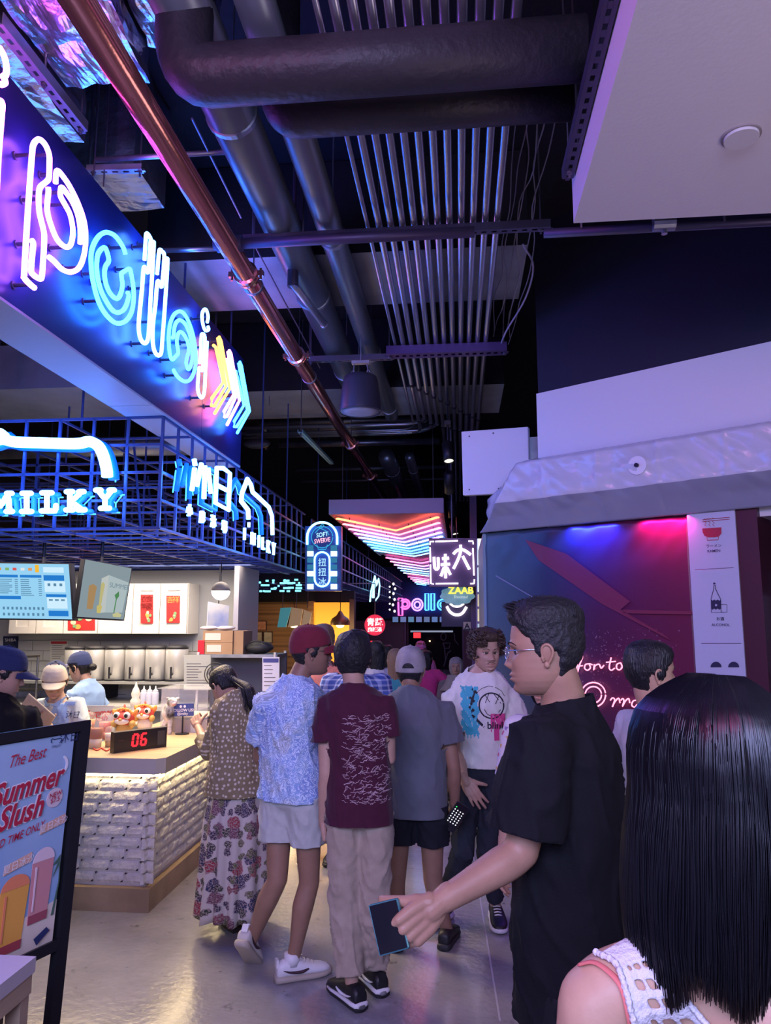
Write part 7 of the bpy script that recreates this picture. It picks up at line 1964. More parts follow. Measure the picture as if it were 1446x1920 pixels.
def n_noise(nt, vec, scale, detail=3, dist=0.0):
    n = nt.nodes.new('ShaderNodeTexNoise'); n.inputs['Scale'].default_value = scale; n.inputs['Detail'].default_value = detail; n.inputs['Distortion'].default_value = dist; nt.links.new(vec, n.inputs['Vector']); return n
def n_mix(nt, fac, a, b):
    x = nt.nodes.new('ShaderNodeMixRGB');
    if isinstance(fac, float): x.inputs[0].default_value = fac
    else: nt.links.new(fac, x.inputs[0])
    for i, c in ((1, a), (2, b)):
        if isinstance(c, tuple): x.inputs[i].default_value = _c(c)
        else: nt.links.new(c, x.inputs[i])
    return x.outputs[0]
def n_warp(nt, vec, scale, amt):
    n = n_noise(nt, vec, scale, 2); s = nt.nodes.new('ShaderNodeVectorMath'); s.operation = 'MULTIPLY_ADD'; s.inputs[1].default_value = (amt, amt, 0); nt.links.new(n.outputs['Color'], s.inputs[0]); nt.links.new(vec, s.inputs[2]); return s.outputs[0]
def dots_build(nt, uv):
    v = n_vor(nt, uv, 36, .6); return n_mix(nt, n_ramp(nt, v.outputs['Distance'], [(.20, (1, 1, 1)), (.26, (0, 0, 0))]), n_mix(nt, n_noise(nt, uv, 40).outputs['Fac'], (.20, .155, .085), (.27, .215, .12)), (.62, .55, .42))
def floral_build(nt, uv):
    base = (.56, .51, .46); w = n_warp(nt, uv, 26, .05); col = base
    for sc, th, pal in ((9.0, .30, [(.0, (.30, .03, .05)), (.3, (.02, .03, .09)), (.55, (.16, .05, .09)), (.8, (.42, .10, .10))]), (15.0, .26, [(.0, (.03, .05, .03)), (.35, (.10, .12, .04)), (.6, (.02, .025, .06)), (.85, (.26, .07, .09))])):
        v = n_vor(nt, w, sc, 1.0); th += .03; pc = n_ramp(nt, v.outputs['Color'], pal, True); det = n_noise(nt, uv, 130, 2)
        pc = n_mix(nt, n_ramp(nt, det.outputs['Fac'], [(.48, (0, 0, 0)), (.56, (1, 1, 1))]), pc, (.34, .26, .24))
        col = n_mix(nt, n_ramp(nt, v.outputs['Distance'], [(th, (1, 1, 1)), (th + .05, (0, 0, 0))]), col, pc)
    return col
def bluelines_build(nt, uv):
    n = n_noise(nt, uv, 26, 3, .8); m = nt.nodes.new('ShaderNodeMath'); m.operation = 'MULTIPLY'; m.inputs[1].default_value = 9; nt.links.new(n.outputs['Fac'], m.inputs[0])
    f = nt.nodes.new('ShaderNodeMath'); f.operation = 'FRACT'; nt.links.new(m.outputs[0], f.inputs[0])
    n2 = n_noise(nt, uv, 7, 3); ground = n_ramp(nt, n2.outputs['Fac'], [(.40, (.20, .30, .60)), (.52, (.26, .40, .66)), (.62, (.34, .38, .44))])
    return n_mix(nt, n_ramp(nt, f.outputs[0], [(.34, (1, 1, 1)), (.46, (0, 0, 0))]), ground, (.60, .70, .86))
def plaid_build(nt, uv):
    sx = nt.nodes.new('ShaderNodeSeparateXYZ'); nt.links.new(uv, sx.inputs[0]); col = None; f = []
    for k in (0, 1):
        m = nt.nodes.new('ShaderNodeMath'); m.operation = 'MULTIPLY'; m.inputs[1].default_value = 16; nt.links.new(sx.outputs[k], m.inputs[0])
        fr = nt.nodes.new('ShaderNodeMath'); fr.operation = 'FRACT'; nt.links.new(m.outputs[0], fr.inputs[0]); f.append(n_ramp(nt, fr.outputs[0], [(.0, (.08, .16, .5)), (.35, (.55, .65, .85)), (.5, (.03, .06, .25)), (.8, (.45, .55, .8))], True))
    return n_mix(nt, .5, f[0], f[1])
def blossom_build(nt, uv):
    w = n_warp(nt, uv, 40, .03); v = n_vor(nt, w, 34); pc = n_ramp(nt, v.outputs['Color'], [(0, (.6, .12, .2)), (.4, (.65, .4, .12)), (.7, (.35, .2, .45))], True)
    return n_mix(nt, n_ramp(nt, v.outputs['Distance'], [(.22, (1, 1, 1)), (.3, (0, 0, 0))]), (.70, .62, .64), pc)
hair_black = mat('hair_black', (.008, .008, .011), .38, bump=(60, .5), stretch=(3, 3, .5), spec=.5)
hair_soft = mat('hair_black_matte', (.010, .010, .013), .6, bump=(70, .5))
hair_brown = mat('hair_brown', (.055, .034, .024), .5, bump=(50, .6)); hair_tan = mat('hair_tan', (.20, .12, .07), .45, bump=(60, .5), stretch=(3, 3, .5))
hair_sleek = mat('hair_sleek_black', (.006, .006, .009), .30, spec=.5)
# ================================================================== PEOPLE IN THE HALL
def person(label, J): return thing('person', label, 'person', (J['o'].x, J['o'].y, 0))
def jset(J, **kw):
    for k, v in kw.items(): J[k] = Vector(v) if not isinstance(v, (int, float)) else v
    return J
sk_tan = skin('skin_tan', (.37, .205, .135)); sk_light = skin('skin_light', (.48, .29, .215)); sk_brown = skin('skin_brown', (.30, .165, .11)); sk_warm = skin('skin_warm', (.50, .30, .20))

def ball_cap(M, parent, m, brim_m=None, back_hole=False, zl=.035, tilt=.12, button=True, brim_len=.075, brim_droop=.02, brim=True, panel=None, rise=.006):
    """baseball cap shell over the head (front +y of the head)"""
    def th(a, z):
        line = zl - tilt * .12 * (1 - math.cos(a)) - (.02 if math.cos(a) < -.3 else 0)
        return -.008 + (.008 + .017 + rise * smoothstep(.07, .12, z)) * smoothstep(line - .003, line + .003, z)
    o = hair_shell(M, th, 'cap', m, parent, 0.0008, 30)
    if panel:      # differently coloured front panels
        me = o.data; me.materials.append(panel); Mi = M.inverted()
        for p in me.polygons:
            c = Mi @ p.center
            if c.y > .012: p.material_index = 1
    if button: MB().ell(M @ Vector((0, -.02, .1205 + .017 + rise)), .006, 10, 6).build('button', m, o, True)
    if brim:
        def bp(u, v):
            a = (u - .5) * 2 * 1.05; x, y = head_surface(a, zl, plain=True); k = 1 + .016 / .08
            L = brim_len * (1 - (abs(u - .5) * 2) ** 2.6)
            return M @ Vector((x * k, y * k + v * L, zl + .002 - v * brim_droop - .018 * (abs(u - .5) * 2) ** 2))
        b = MB().grid(bp, 20, 8).build('brim', brim_m or m, o, True); solid(b, .004, 0)
    if back_hole:
        def hp(u, v):
            x = (u - .5) * .07; z = zl - .014 + v * .03 * math.sqrt(max(0, 1 - (x / .0352) ** 2)); w_, f_, b_ = (interp(HEAD_T, z, k) for k in (1, 2, 3))
            return M @ Vector((x, -(-b_ + .0195) * math.sqrt(1 - (x / (w_ + .0195)) ** 2), z))
        MB().grid(hp, 14, 6).build('back_opening', hair_soft, o, True)
    return o

def spikes(M, parent, m, n, fn, seed=1, name='hair_strands', seg=4):
    """tapered strands: fn(rng) -> (list of local points, base radius)"""
    r = random.Random(seed); mb = MB()
    for k in range(n):
        P, rad = fn(r)
        P = [M @ Vector(p) for p in P]; mb.tube(P, 1, seg, rad=list(np.linspace(rad, rad * .15, len(P))))
    o = mb.build(name, m, parent, True); o['kind'] = 'stuff'; return o

def phone(c, u, v, n, parent_label, w=.074, h=.152, t=.0085, screen=None, case=None, label=None):
    """phone slab centred c; u width dir, v height dir, n screen normal"""
    c, u, v, n = Vector(c), Vector(u).normalized(), Vector(v).normalized(), Vector(n).normalized()
    tt = thing('phone', label, 'phone', c)
    o = MB().obox(c, u * w / 2, v * h / 2, n * t / 2).build('phone_body', case or mat('phone_case', (.03, .03, .04), .3), tt); bevel(o, .004, 3)
    MB().obox(c + n * (t / 2 + .0003), u * (w / 2 - .003), v * (h / 2 - .003), n * .0004).build('screen', screen or mat('phone_glass', (.012, .012, .018), .08), tt)
    return tt, c, u, v, n

# ---- person in the maroon signed tee (seen from behind) --------------------------------------------------
Y = 3.62; b = at(668, 1885, Z=0)
J = skel(at(668, 1600, Y=Y).x, Y, 1.665, 4, sh=.94)
J['head'] = at(662, 1236, Y=Y + .02); J['neck'] = at(664, 1287, Y=Y)
jset(J, shoulderL=at(613, 1322, Y=Y), shoulderR=at(722, 1322, Y=Y), elbowL=at(612, 1452, Y=Y - .03), wristL=at(607, 1540, Y=Y + .02), elbowR=at(728, 1425, Y=Y + .02), wristR=at(722, 1405, Y=Y + .25),
     kneeL=at(648, 1705, Y=Y + .03), kneeR=at(703, 1700, Y=Y + .03), ankleL=at(660, 1865, Y=3.60), ankleR=at(704, 1843, Y=3.74))
trunk(J, 674, 673, 668, Y); J['ankleL'].z = .085; J['ankleR'].z = .085; J['footL'] = 38; J['footR'] = 30
t = person('person in a maroon tee covered in white signatures, khaki trousers and black trainers', J)
hl = hand(J['wristL'], at(612, 1600, Y=Y + .03) - J['wristL'], J['right'], J['fwd'], .92, ((70, 80, 40), (75, 85, 40), (78, 85, 40), (80, 80, 40)), thumb_curl=(35, 30))
body, Mh = body_mesh(J, t, sk_light, hands=[(hl, .0035)], head_kw=dict(detail=False))
hair_shell(Mh, short_hair(.026, .020, .024, nape=-.072), 'hair', hair_soft, t, .004, 40)
spikes(Mh, t, hair_soft, 420, lambda r: (lambda a, z: (lambda x, y: ([(x * 1.10, y * 1.10, z), (x * 1.24, y * 1.22, z - .006 + max(0, z - .05) * .5), (x * 1.27, y * 1.25, z - .016 + max(0, z - .05) * .5)], .004))(*head_surface(a, z, plain=True)))(R(r.uniform(70, 290)), r.uniform(-.02, .10)), 3)
maroon = fabric('maroon_cotton', (.060, .010, .028));
sh = tee(J, t, maroon, hem=.815, sleeve=.54, fit=.95, sl_r=(.066, .082), depth=1.0, seed=1.3, flare=.04)
w = Wrap(sh); r = random.Random(11); fr = (at(690, 1417, Y=Y), J['right'], Vector((0, 0, 1)), J['fwd']); S = []
for k in range(300):
    u, v = r.uniform(-.105, .105), r.uniform(-.195, .195); n = r.randint(3, 6); a = r.gauss(.15, .45); L = r.uniform(.012, .036); st = []
    for i in range(n): f = i / (n - 1) - .5; q = r.uniform(-.0045, .0045); st.append((u + math.cos(a) * f * L - math.sin(a) * q, v + math.sin(a) * f * L + math.cos(a) * q))
    S.append(st)
decal_strokes(w, 'signature_print', mat('print_pale_pink', (.55, .40, .44), .7), sh, S, fr, .0016, 'stuff', 1)
khaki = fabric('khaki_twill', (.40, .32, .25))
pants(J, t, khaki, end=.975, r=(.090, .082, .076, .076), fit=.93, bunch=1.2, wr=.006, hipw=(.158, .110), waist=.84)
blk = mat('shoe_black', (.012, .012, .014), .5); wht = mat('shoe_white', (.72, .70, .72), .45); gum = mat('shoe_gum', (.42, .36, .30), .5); rub = mat('shoe_sole_black', (.02, .02, .022), .6)
for k in 'LR': shoe(J, k, t, blk, rub, 1.0, swoosh=wht, midsole=wht, heel_tab=blk)

# ---- man with the maroon cap, blue patterned shirt and pale shorts --------------------------------------------
Y = 3.80
J = skel(at(545, 1600, Y=Y).x, Y, 1.69, -28, head_yaw=-72)
J['head'] = at(584, 1222, Y=Y + .02); J['neck'] = at(556, 1284, Y=Y)
trunk(J, 552, 545, 540, Y); jset(J, shoulderL=at(497, 1318, Y=Y - .05), shoulderR=at(592, 1312, Y=Y + .05), elbowL=at(487, 1420, Y=Y + .12), wristL=at(520, 1440, Y=Y + .32), elbowR=at(594, 1408, Y=Y + .07), wristR=at(606, 1385, Y=Y + .32),
     kneeL=at(520, 1650, Y=Y - .02), kneeR=at(580, 1655, Y=Y), ankleL=at(468, 1770, Y=3.90), ankleR=at(549, 1815, Y=3.80))
J['ankleR'].z = .085; J['footL'] = -8; J['footR'] = -62
t = person('man in a maroon cap, blue patterned short-sleeved shirt, pale shorts and white trainers', J)
body, Mh = body_mesh(J, t, sk_brown, head_kw=dict(jaw=1.0), feet='R')
hair_shell(Mh, short_hair(.012, .010, .012, nape=-.07), 'hair', hair_soft, t, .0015, 60)
ball_cap(Mh, t, fabric('maroon_cap', (.17, .020, .035)), brim_droop=.030, zl=.036)
def glasses(M, parent, m):
    mb = MB()
    for sx in (-1, 1):
        mb.tube([M @ Vector((sx * .032 + .021 * math.cos(a), .104 - .006 * math.cos(a) * sx * 0 - .012 * (abs(.032 + sx * 0 + .021 * math.cos(a) * sx) / .053) ** 2, -.003 + .016 * math.sin(a))) for a in np.linspace(0, 6.283, 19)[:-1]], .0013, 6, closed=True)
        mb.tube([M @ Vector((sx * .053, .094, .004)), M @ Vector((sx * .073, .05, .006)), M @ Vector((sx * .078, -.008, .008))], .0013, 6)
    mb.tube([M @ Vector((-.011, .106, .002)), M @ Vector((0, .109, .004)), M @ Vector((.011, .106, .002))], .0013, 6)
    o = mb.build('glasses', m, parent, True)
    for sx in (-1, 1): MB()._add([M @ Vector((sx * .032 + .0205 * math.cos(a), .1035 - .012 * (abs(.032 + .0205 * math.cos(a) * sx) / .053) ** 2, -.003 + .0155 * math.sin(a))) for a in np.linspace(0, 6.283, 19)[:-1]], [tuple(range(18))]).build('lens', mat('lens_glass', (.8, .85, .9), .05, alpha=.18), o)
glasses(Mh, t, mat('wire_frame', (.15, .15, .17), .3, .9))
blue = uv_fabric('blue_print_cotton', bluelines_build)
sh = tee(J, t, blue, hem=.865, sleeve=.62, fit=1.02, sl_r=(.068, .084), wr=.008, depth=1.08, seed=4.1, neck_z=1.482, neck_tilt=.1, flare=.10)
nb = J['neck']; MB().loft([ring(nb + Vector((0, 0, -.005)), J['right'], J['fwd'], .066, .066, 24), ring(nb + Vector((0, 0, .028)) + J['fwd'] * .006, J['right'], J['fwd'], .060, .062, 24)], caps=False).build('collar', blue, sh, True)
shorts_m = fabric('pale_shorts_twill', (.46, .47, .45))
pants(J, t, shorts_m, end=.335, r=(.108, .100, .1, .1), waist=.89, fit=1.0, name='shorts', wr=.006, hipw=(.166, .124), seed=2)
cream = mat('shoe_cream', (.55, .50, .47), .5); shw = mat('swoosh_dark', (.05, .02, .03), .5)
shoe(J, 'R', t, wht, gum, .98, swoosh=shw, laces=cream, heel_tab=wht, sock=wht)
shoe(J, 'L', t, cream, gum, .98, pitch=42, lift=.0, swoosh=shw, heel_tab=wht, sock=wht)

# ---- woman with the dotted cardigan and floral skirt --------------------------------------------------------------
Y = 4.33
J = skel(at(450, 1600, Y=Y).x, Y, 1.54, 32, head_yaw=48, head_pitch=-30)
J['head'] = at(421, 1287, Y=Y + .06); J['neck'] = at(444, 1325, Y=Y)
trunk(J, 452, 450, 445, Y); jset(J, shoulderL=at(412, 1352, Y=Y + .06), shoulderR=at(478, 1350, Y=Y - .03), elbowL=at(392, 1412, Y=Y + .10), wristL=at(371, 1362, Y=Y + .30), elbowR=at(488, 1425, Y=Y + .02), wristR=at(455, 1415, Y=Y + .24),
     ankleL=at(437, 1742, Y=4.36), ankleR=at(470, 1718, Y=4.52), kneeL=at(437, 1640, Y=Y), kneeR=at(470, 1630, Y=Y + .05))
J['ankleL'].z = J['ankleR'].z = .085; J['footL'] = 40; J['footR'] = 35
t = person('woman in a dotted olive cardigan and long floral skirt at the counter', J)
hl = hand(J['wristL'], at(362, 1335, Y=Y + .36) - J['wristL'], Vector((0, 1, 0)), Vector((1, 0, .3)), .82, ((40, 40, 20), (45, 45, 25), (50, 45, 25), (55, 45, 25)))
body, Mh = body_mesh(J, t, sk_warm, hands=[(hl, .0035)], head_kw=dict(fem=1.0, detail=True, eyes='down'))
hs = hair_shell(Mh, short_hair(.014, .013, .014, front_line=.05, nape=-.05, sideburn=-.02), 'hair', hair_black, t, .0012, 30, grain=(1, 1, 4))
p0 = Mh @ Vector((.0, -.105, .0)); pts = [p0, at(463, 1290, Y=Y - .05), at(470, 1315, Y=Y - .07), at(474, 1336, Y=Y - .06)]
mb = MB().caps(smooth_path(pts, 4), list(np.interp(np.linspace(0, 1, 13), [0, .12, .4, 1], [.022, .018, .034, .012])), 16); mb.build('ponytail', hair_black, hs, True)
spikes(Matrix.Identity(4), hs, hair_black, 70, lambda r: (lambda dx, dy, e: ([p0 + Vector((dx, dy, 0)) * .3, pts[1] + Vector((dx, dy, 0)), pts[2] + Vector((dx * 1.2, dy * 1.2, 0)), pts[3] + Vector((dx * 1.3, dy * 1.2, -e))], .004))(r.uniform(-.03, .03), r.uniform(-.03, .03), r.uniform(0, .06)), 9)
MB().lathe(p0 + Vector((0, -.005, 0)), [(.018, -.008), (.024, 0), (.018, .008)], 14, pts[1] - p0).build('hair_tie', blk, hs, True)
card_m = uv_fabric('dotted_cardigan_knit', dots_build)
CARD = [(.78, .185, .150, 0), (.84, .190, .155, 0), (.95, .185, .145, 0), (1.10, .170, .128, 0), (1.25, .172, .124, 0), (1.36, .165, .110, -.004), (1.42, .140, .088, -.008), (1.462, .088, .070, -.010), (1.49, .068, .062, -.010)]
tee(J, t, card_m, hem=.835, long=True, cuff=.55, fit=1.06, prof=CARD, name='cardigan', wr=.008, seed=7.7, flare=.10)
# skirt with pleats
rings = []; zt, zb_ = J['waist'].z + .02, at(450, 1712, Y=Y).z
for i in range(26):
    f = i / 25; z = zt + (zb_ - zt) * f; c = spine(J, z) if z > J['pelvis'].z else Vector((J['pelvis'].x + .0 * f, J['pelvis'].y, z)); c = c + Vector((-.015 * f, 0, 0)); P = []
    for k in range(120):
        a = 2 * math.pi * k / 120; pl = 1 + .10 * f * math.sin(a * 13 + 1.2 * math.sin(a * 3)) + .03 * f * math.sin(a * 5 + 2); hw, hd = (.12 + .05 * min(1, f * 2.2) + .035 * f), (.09 + .055 * min(1, f * 2.2) + .035 * f)
        P.append(c + J['right'] * math.cos(a) * hw * pl + J['fwd'] * math.sin(a) * hd * pl + Vector((0, 0, -.012 * f * math.sin(a * 6))))
    rings.append(P)
mb = MB().loft(rings, caps=False); floral = uv_fabric('floral_skirt_cotton', floral_build); o = mb.build('skirt', floral, t, True); solid(o, .003)
uv = o.data.uv_layers.new(name='UVMap'); rel = np.array([tuple(v.co - J['pelvis']) for v in o.data.vertices]); th = np.arctan2(rel @ np.array(J['right']), -(rel @ np.array(J['fwd']))) * .2
li = np.empty(len(o.data.loops), dtype=np.int32); o.data.loops.foreach_get('vertex_index', li); uv.data.foreach_set('uv', np.stack([th[li], rel[li][:, 2]], 1).ravel())
san = mat('sandal_brown', (.04, .025, .022), .5)
for k in 'LR':
    a = J['ankle' + k]; M = Matrix.Translation((a.x, a.y, 0)) @ Matrix.Rotation(R(J['foot' + k]), 4, 'Z'); so = MB()
    so.prism([M @ Vector((x, y, 0)) for x, y in ((-.028, -.07), (.028, -.07), (.036, -.02), (.04, .09), (.028, .15), (0, .165), (-.028, .15), (-.04, .09), (-.036, -.02))], (0, 0, .026)); o = so.build('sandal', san, t)
    for y, h, w_ in ((.10, .062, .044), (.05, .075, .042)): MB().tube(smooth_path([M @ Vector((-w_, y, .02)), M @ Vector((-w_ * .7, y, h)), M @ Vector((0, y + .01, h + .016)), M @ Vector((w_ * .7, y, h)), M @ Vector((w_, y, .02))], 4), .007, 6, flat=.5).build('strap', san, o, True)
    MB().tube([M @ (Vector((.043 * math.cos(q), -.015 + .05 * math.sin(q), .085))) for q in np.linspace(0, 6.283, 15)[:-1]], .006, 6, closed=True).build('ankle_strap', san, o, True)

# ---- man with the grey cap, slate tee and black shorts (from behind) -------------------------------------------------
Y = 4.16
J = skel(at(782, 1600, Y=Y).x, Y, 1.60, -6, sh=1.02, head_yaw=-4, head_pitch=-6)
J['head'] = at(770, 1256, Y=Y + .02); J['neck'] = at(772, 1300, Y=Y)
trunk(J, 780, 783, 780, Y); jset(J, shoulderL=at(727, 1332, Y=Y), shoulderR=at(832, 1335, Y=Y), elbowR=at(851, 1440, Y=Y - .02), wristR=at(853, 1512, Y=Y + .06), elbowL=at(718, 1430, Y=Y + .05), wristL=at(738, 1450, Y=Y + .25),
     kneeL=at(742, 1655, Y=Y), kneeR=at(812, 1650, Y=Y + .04), ankleL=at(742, 1765, Y=4.22), ankleR=at(838, 1768, Y=4.26))
J['ankleL'].z = J['ankleR'].z = .085; J['footL'] = 10; J['footR'] = -12
t = person('man in a grey cap worn forwards, faded slate tee and black shorts holding a phone', J)
hr = hand(J['wristR'], at(860, 1540, Y=Y + .10) - J['wristR'], Vector((-.3, -.6, 0)), Vector((-.4, 1, 0)), .95, ((35, 45, 30), (40, 45, 30), (45, 45, 30), (45, 45, 30)))
body, Mh = body_mesh(J, t, sk_brown, hands=[(hr, .0035)], head_kw=dict(detail=False, jaw=1.05), girth=1.08)
hair_shell(Mh, short_hair(.012, .010, .012, nape=-.085), 'hair', hair_soft, t, .0015, 60)
ball_cap(Mh, t, mat('grey_cap_washed', (.36, .33, .36), .8, vary=(12, .35), bump=(200, .2)), back_hole=True, zl=.018, tilt=.1)
slate = mat('slate_washed_cotton', (.125, .13, .165), .85, vary=(5, .25), bump=(240, .15), sheen=.15)
tee(J, t, slate, hem=.745, sleeve=.56, fit=1.08, sl_r=(.074, .088), depth=1.05, seed=3.3, wr=.005)
MB().tube([nb_ for nb_ in ring(J['neck'] + Vector((0, 0, .004)), J['right'], J['fwd'], .066, .064, 26)], .007, 6, closed=True).build('collar_band', fabric('slate_dark', (.05, .05, .065)), t, True)
pants(J, t, fabric('black_shorts_cloth', (.012, .013, .02)), end=.42, r=(.108, .098, .1, .1), fit=1.0, name='shorts', hipw=(.168, .12), waist=.79)
for k in 'LR': shoe(J, k, t, blk, rub, .96)
tt, c, u, v, n = phone(at(854, 1532, Y=Y - .02), (.55, .1, -.35), (-.42, 0, -.62), (-.05, -1, .1), None, .076, .155, label='phone with a lit keypad screen held by the man in the slate tee')
ic = neon('icon_white', (.9, .95, 1), 1.4)
for a in range(4):
    for q in range(7):
        if (a, q) in ((1, 0), (2, 0), (3, 0)): continue
        MB().obox(c + u * (-.024 + a * .016) + v * (-.05 + q * .014) + n * .0052, u * .003, v * .003, n * .0003).build('app_icon', neon('icon_green', (.05, .8, .15), 1.6) if (a, q) == (0, 0) else ic, tt)

# ---- curly man in the white tee, facing the camera ---------------------------------------------------------------------
Y = 4.55
J = skel(at(905, 1600, Y=Y).x, Y, 1.70, 165, head_yaw=198, head_pitch=-4, sh=1.05)
J['head'] = at(912, 1222, Y=Y - .02); J['neck'] = at(902, 1278, Y=Y)
trunk(J, 904, 902, 900, Y); jset(J, shoulderR=at(848, 1312, Y=Y - .02), shoulderL=at(957, 1310, Y=Y), elbowR=at(858, 1412, Y=Y - .05), wristR=at(872, 1462, Y=Y - .18), elbowL=at(972, 1400, Y=Y), wristL=at(962, 1450, Y=Y - .1),
     kneeR=at(868, 1600, Y=Y - .16), kneeL=at(915, 1600, Y=Y - .06), ankleR=at(828, 1690, Y=Y + .02), ankleL=at(930, 1700, Y=Y + .05))
J['ankleR'].z = .10; J['ankleL'].z = .085; J['footR'] = 150; J['footL'] = 185
t = person('curly-haired man in a white graphic tee and dark jeans, facing the queue', J)
hr = hand(J['wristR'], at(892, 1495, Y=Y - .20) - J['wristR'], Vector((.2, 1, 0)), Vector((1, 0, .5)), .98, ((12, 18, 12), (10, 15, 10), (12, 15, 10), (15, 18, 12)), spread=1.0)
body, Mh = body_mesh(J, t, sk_light, hands=[(hr, .0035)], head_kw=dict(jaw=1.05, nose=1.1), hair_col=(.035, .022, .016))
hs = hair_shell(Mh, short_hair(.030, .020, .022, front_line=.066, nape=-.07, sideburn=-.025), 'hair', hair_brown, t, .008, 32)
def curl_fn(r):
    a = r.choice((1, -1)) * R(r.uniform(20, 150)); z = r.uniform(-.03, .10); x, y = head_surface(a, z, plain=True); k = 1.22 + r.uniform(0, .2); ph = r.uniform(0, 6); c = Vector((x * k, y * k, z + .012 + max(0, z) * .25))
    if math.cos(a) > .5 and z < .05: c.z = .07
    return [c + Vector((.012 * math.cos(ph + q * .9), .012 * math.sin(ph + q * .9), -q * .004)) for q in range(9)], .0055
spikes(Mh, hs, hair_brown, 240, curl_fn, 4, seg=5)
# moustache and chin stubble
for st in ([(-.024, -.060), (-.012, -.0545), (0, -.056), (.012, -.0545), (.024, -.060)], [(-.018, -.098), (0, -.102), (.018, -.098)]):
    MB().tube([Mh @ Vector((x, front_y(x, z) + .001, z)) for x, z in st], .0032, 6, flat=.6).build('facial_hair', hair_brown, t, True)
white = fabric('white_cotton', (.66, .63, .60), vary=.06)
sh = tee(J, t, white, hem=.895, sleeve=.62, fit=1.06, sl_r=(.070, .084), depth=1.04, seed=9.2, wr=.007)
w = Wrap(sh); D = Vector((0, 1, 0)); o0 = at(922, 1335, Y=Y - .13); fr = (o0, Vector((1, 0, 0)), Vector((0, 0, 1)), D); pxm = 4.45 / 1400
ppx = lambda L: [((x - 922) * pxm, -(y - 1335) * pxm) for x, y in L]
cyan_p, pink_p, blk_p = mat('print_cyan', (.05, .36, .48), .7), mat('print_pink', (.58, .05, .22), .7), mat('print_black', (.01, .01, .02), .7)
rj = random.Random(8); jag = [rj.uniform(-.008, .008) for _ in range(80)]
u0, v1 = ppx([(868, 1290)])[0]; u1, v0 = ppx([(899, 1384)])[0]
decal_fill(w, 'cyan_patch_print', cyan_p, sh, lambda u, v: (u0 + .006 * math.sin(v * 120) < u < u1 + .006 * math.sin(v * 90 + 1)) and (v0 + .03 * abs(math.sin(u * 160)) < v < v1 - .008 * abs(math.sin(u * 110))), fr, u0 - .01, u1 + .01, v0, v1)
u2, v3 = ppx([(920, 1338)])[0]; u3, v2 = ppx([(946, 1385)])[0]
decal_fill(w, 'pink_patch_print', pink_p, sh, lambda u, v: (v > v2 + .06 + .02 * math.sin(u * 140)) or (u > u2 + .02 and u < u2 + .05), fr, u2, u3, v2, v3, off=.0014)
cir = lambda cx, cy, rr, n=26: [(cx + rr * math.cos(a), cy + rr * math.sin(a)) for a in np.linspace(0, 6.283, n)]
decal_strokes(w, 'smiley_ring_print', blk_p, sh, [ppx(cir(922, 1324, 22))], fr, .008); decal_strokes(w, 'outer_ring_print', blk_p, sh, [ppx([(898, 1300), (906, 1294), (918, 1290), (930, 1292), (940, 1298), (946, 1308)])], fr, .003)
decal_strokes(w, 'smiley_face_print', blk_p, sh, [ppx(L) for L in ([(910, 1304), (919, 1318)], [(918, 1303), (911, 1319)], [(927, 1304), (939, 1320)], [(937, 1303), (929, 1321)], [(909, 1330), (914, 1339), (922, 1342), (931, 1339), (938, 1331)])], fr, .004, 'stuff')
decal_strokes(w, 'arrow_chain_print', blk_p, sh, [ppx([(x - 4, y - 4), (x + 5, y + 4)]) for x, y in ((892, 1299), (887, 1314), (886, 1330), (891, 1345), (903, 1357))] + [ppx([(892, 1300), (886, 1322), (890, 1344), (905, 1358)])], fr, .014, 'stuff')
mb = add_text(MB(), 'blink', o0, Vector((1, 0, 0)), Vector((0, 0, 1)), .055, .02); q = ppx([(930, 1364)])[0]; vs = [w.hit(v + Vector((q[0], 0, q[1])) - D * .4, D, .002) for v in mb.v]
if all(v is not None for v in vs): mb.v = vs; mb.build('lettering_print', blk_p, sh)
pants(J, t, fabric('dark_jeans', (.028, .032, .045)), end=.97, r=(.086, .066, .055, .05), fit=1.0, hipw=(.158, .112), seed=5, waist=.92)
for k in 'LR': shoe(J, k, t, blk, wht, 1.0, laces=wht)

# ---- man in the black tee with phone (near, profile to the left) -----------------------------------------------------------
Y = 1.98
J = skel(at(1070, 1500, Y=Y).x, Y, 1.745, 72, head_yaw=84, head_pitch=-2, sh=1.08)
J['head'] = at(1019, 1220, Y=Y); J['neck'] = at(1056, 1312, Y=Y + .01)
trunk(J, 1064, 1064, 1066, Y); jset(J, shoulderL=at(1012, 1392, Y=Y - .17), shoulderR=at(1085, 1372, Y=Y + .17), elbowL=at(978, 1600, Y=1.80), wristL=at(822, 1694, Y=1.72), elbowR=at(1060, 1560, Y=Y + .24), wristR=at(1000, 1640, Y=Y + .3))
t = person('bespectacled man in a black tee reaching forward with a phone', J)
dh = at(752, 1728, Y=1.70) - J['wristL']
hl = hand(J['wristL'], at(770, 1742, Y=1.69) - J['wristL'], Vector((-.55, .75, -.3)), Vector((-.45, -.1, .9)), 1.0, ((30, 45, 35), (34, 48, 35), (38, 48, 35), (42, 48, 35)), thumb=Vector((-.95, .12, -.05)), thumb_curl=(6, 10))
body, Mh = body_mesh(J, t, sk_tan, hands=[(hl, .003)], arms='L', head_kw=dict(jaw=1.04, nose=.82), voxel=.008, girth=1.02, head_s=.93)
def crop(a, z):
    ca = math.cos(a); base = short_hair(.030, .007, .012, front_line=.070, nape=-.085, sideburn=-.018)(a, z)
    return base
hs = hair_shell(Mh, crop, 'hair', hair_soft, t, .0025, 60)
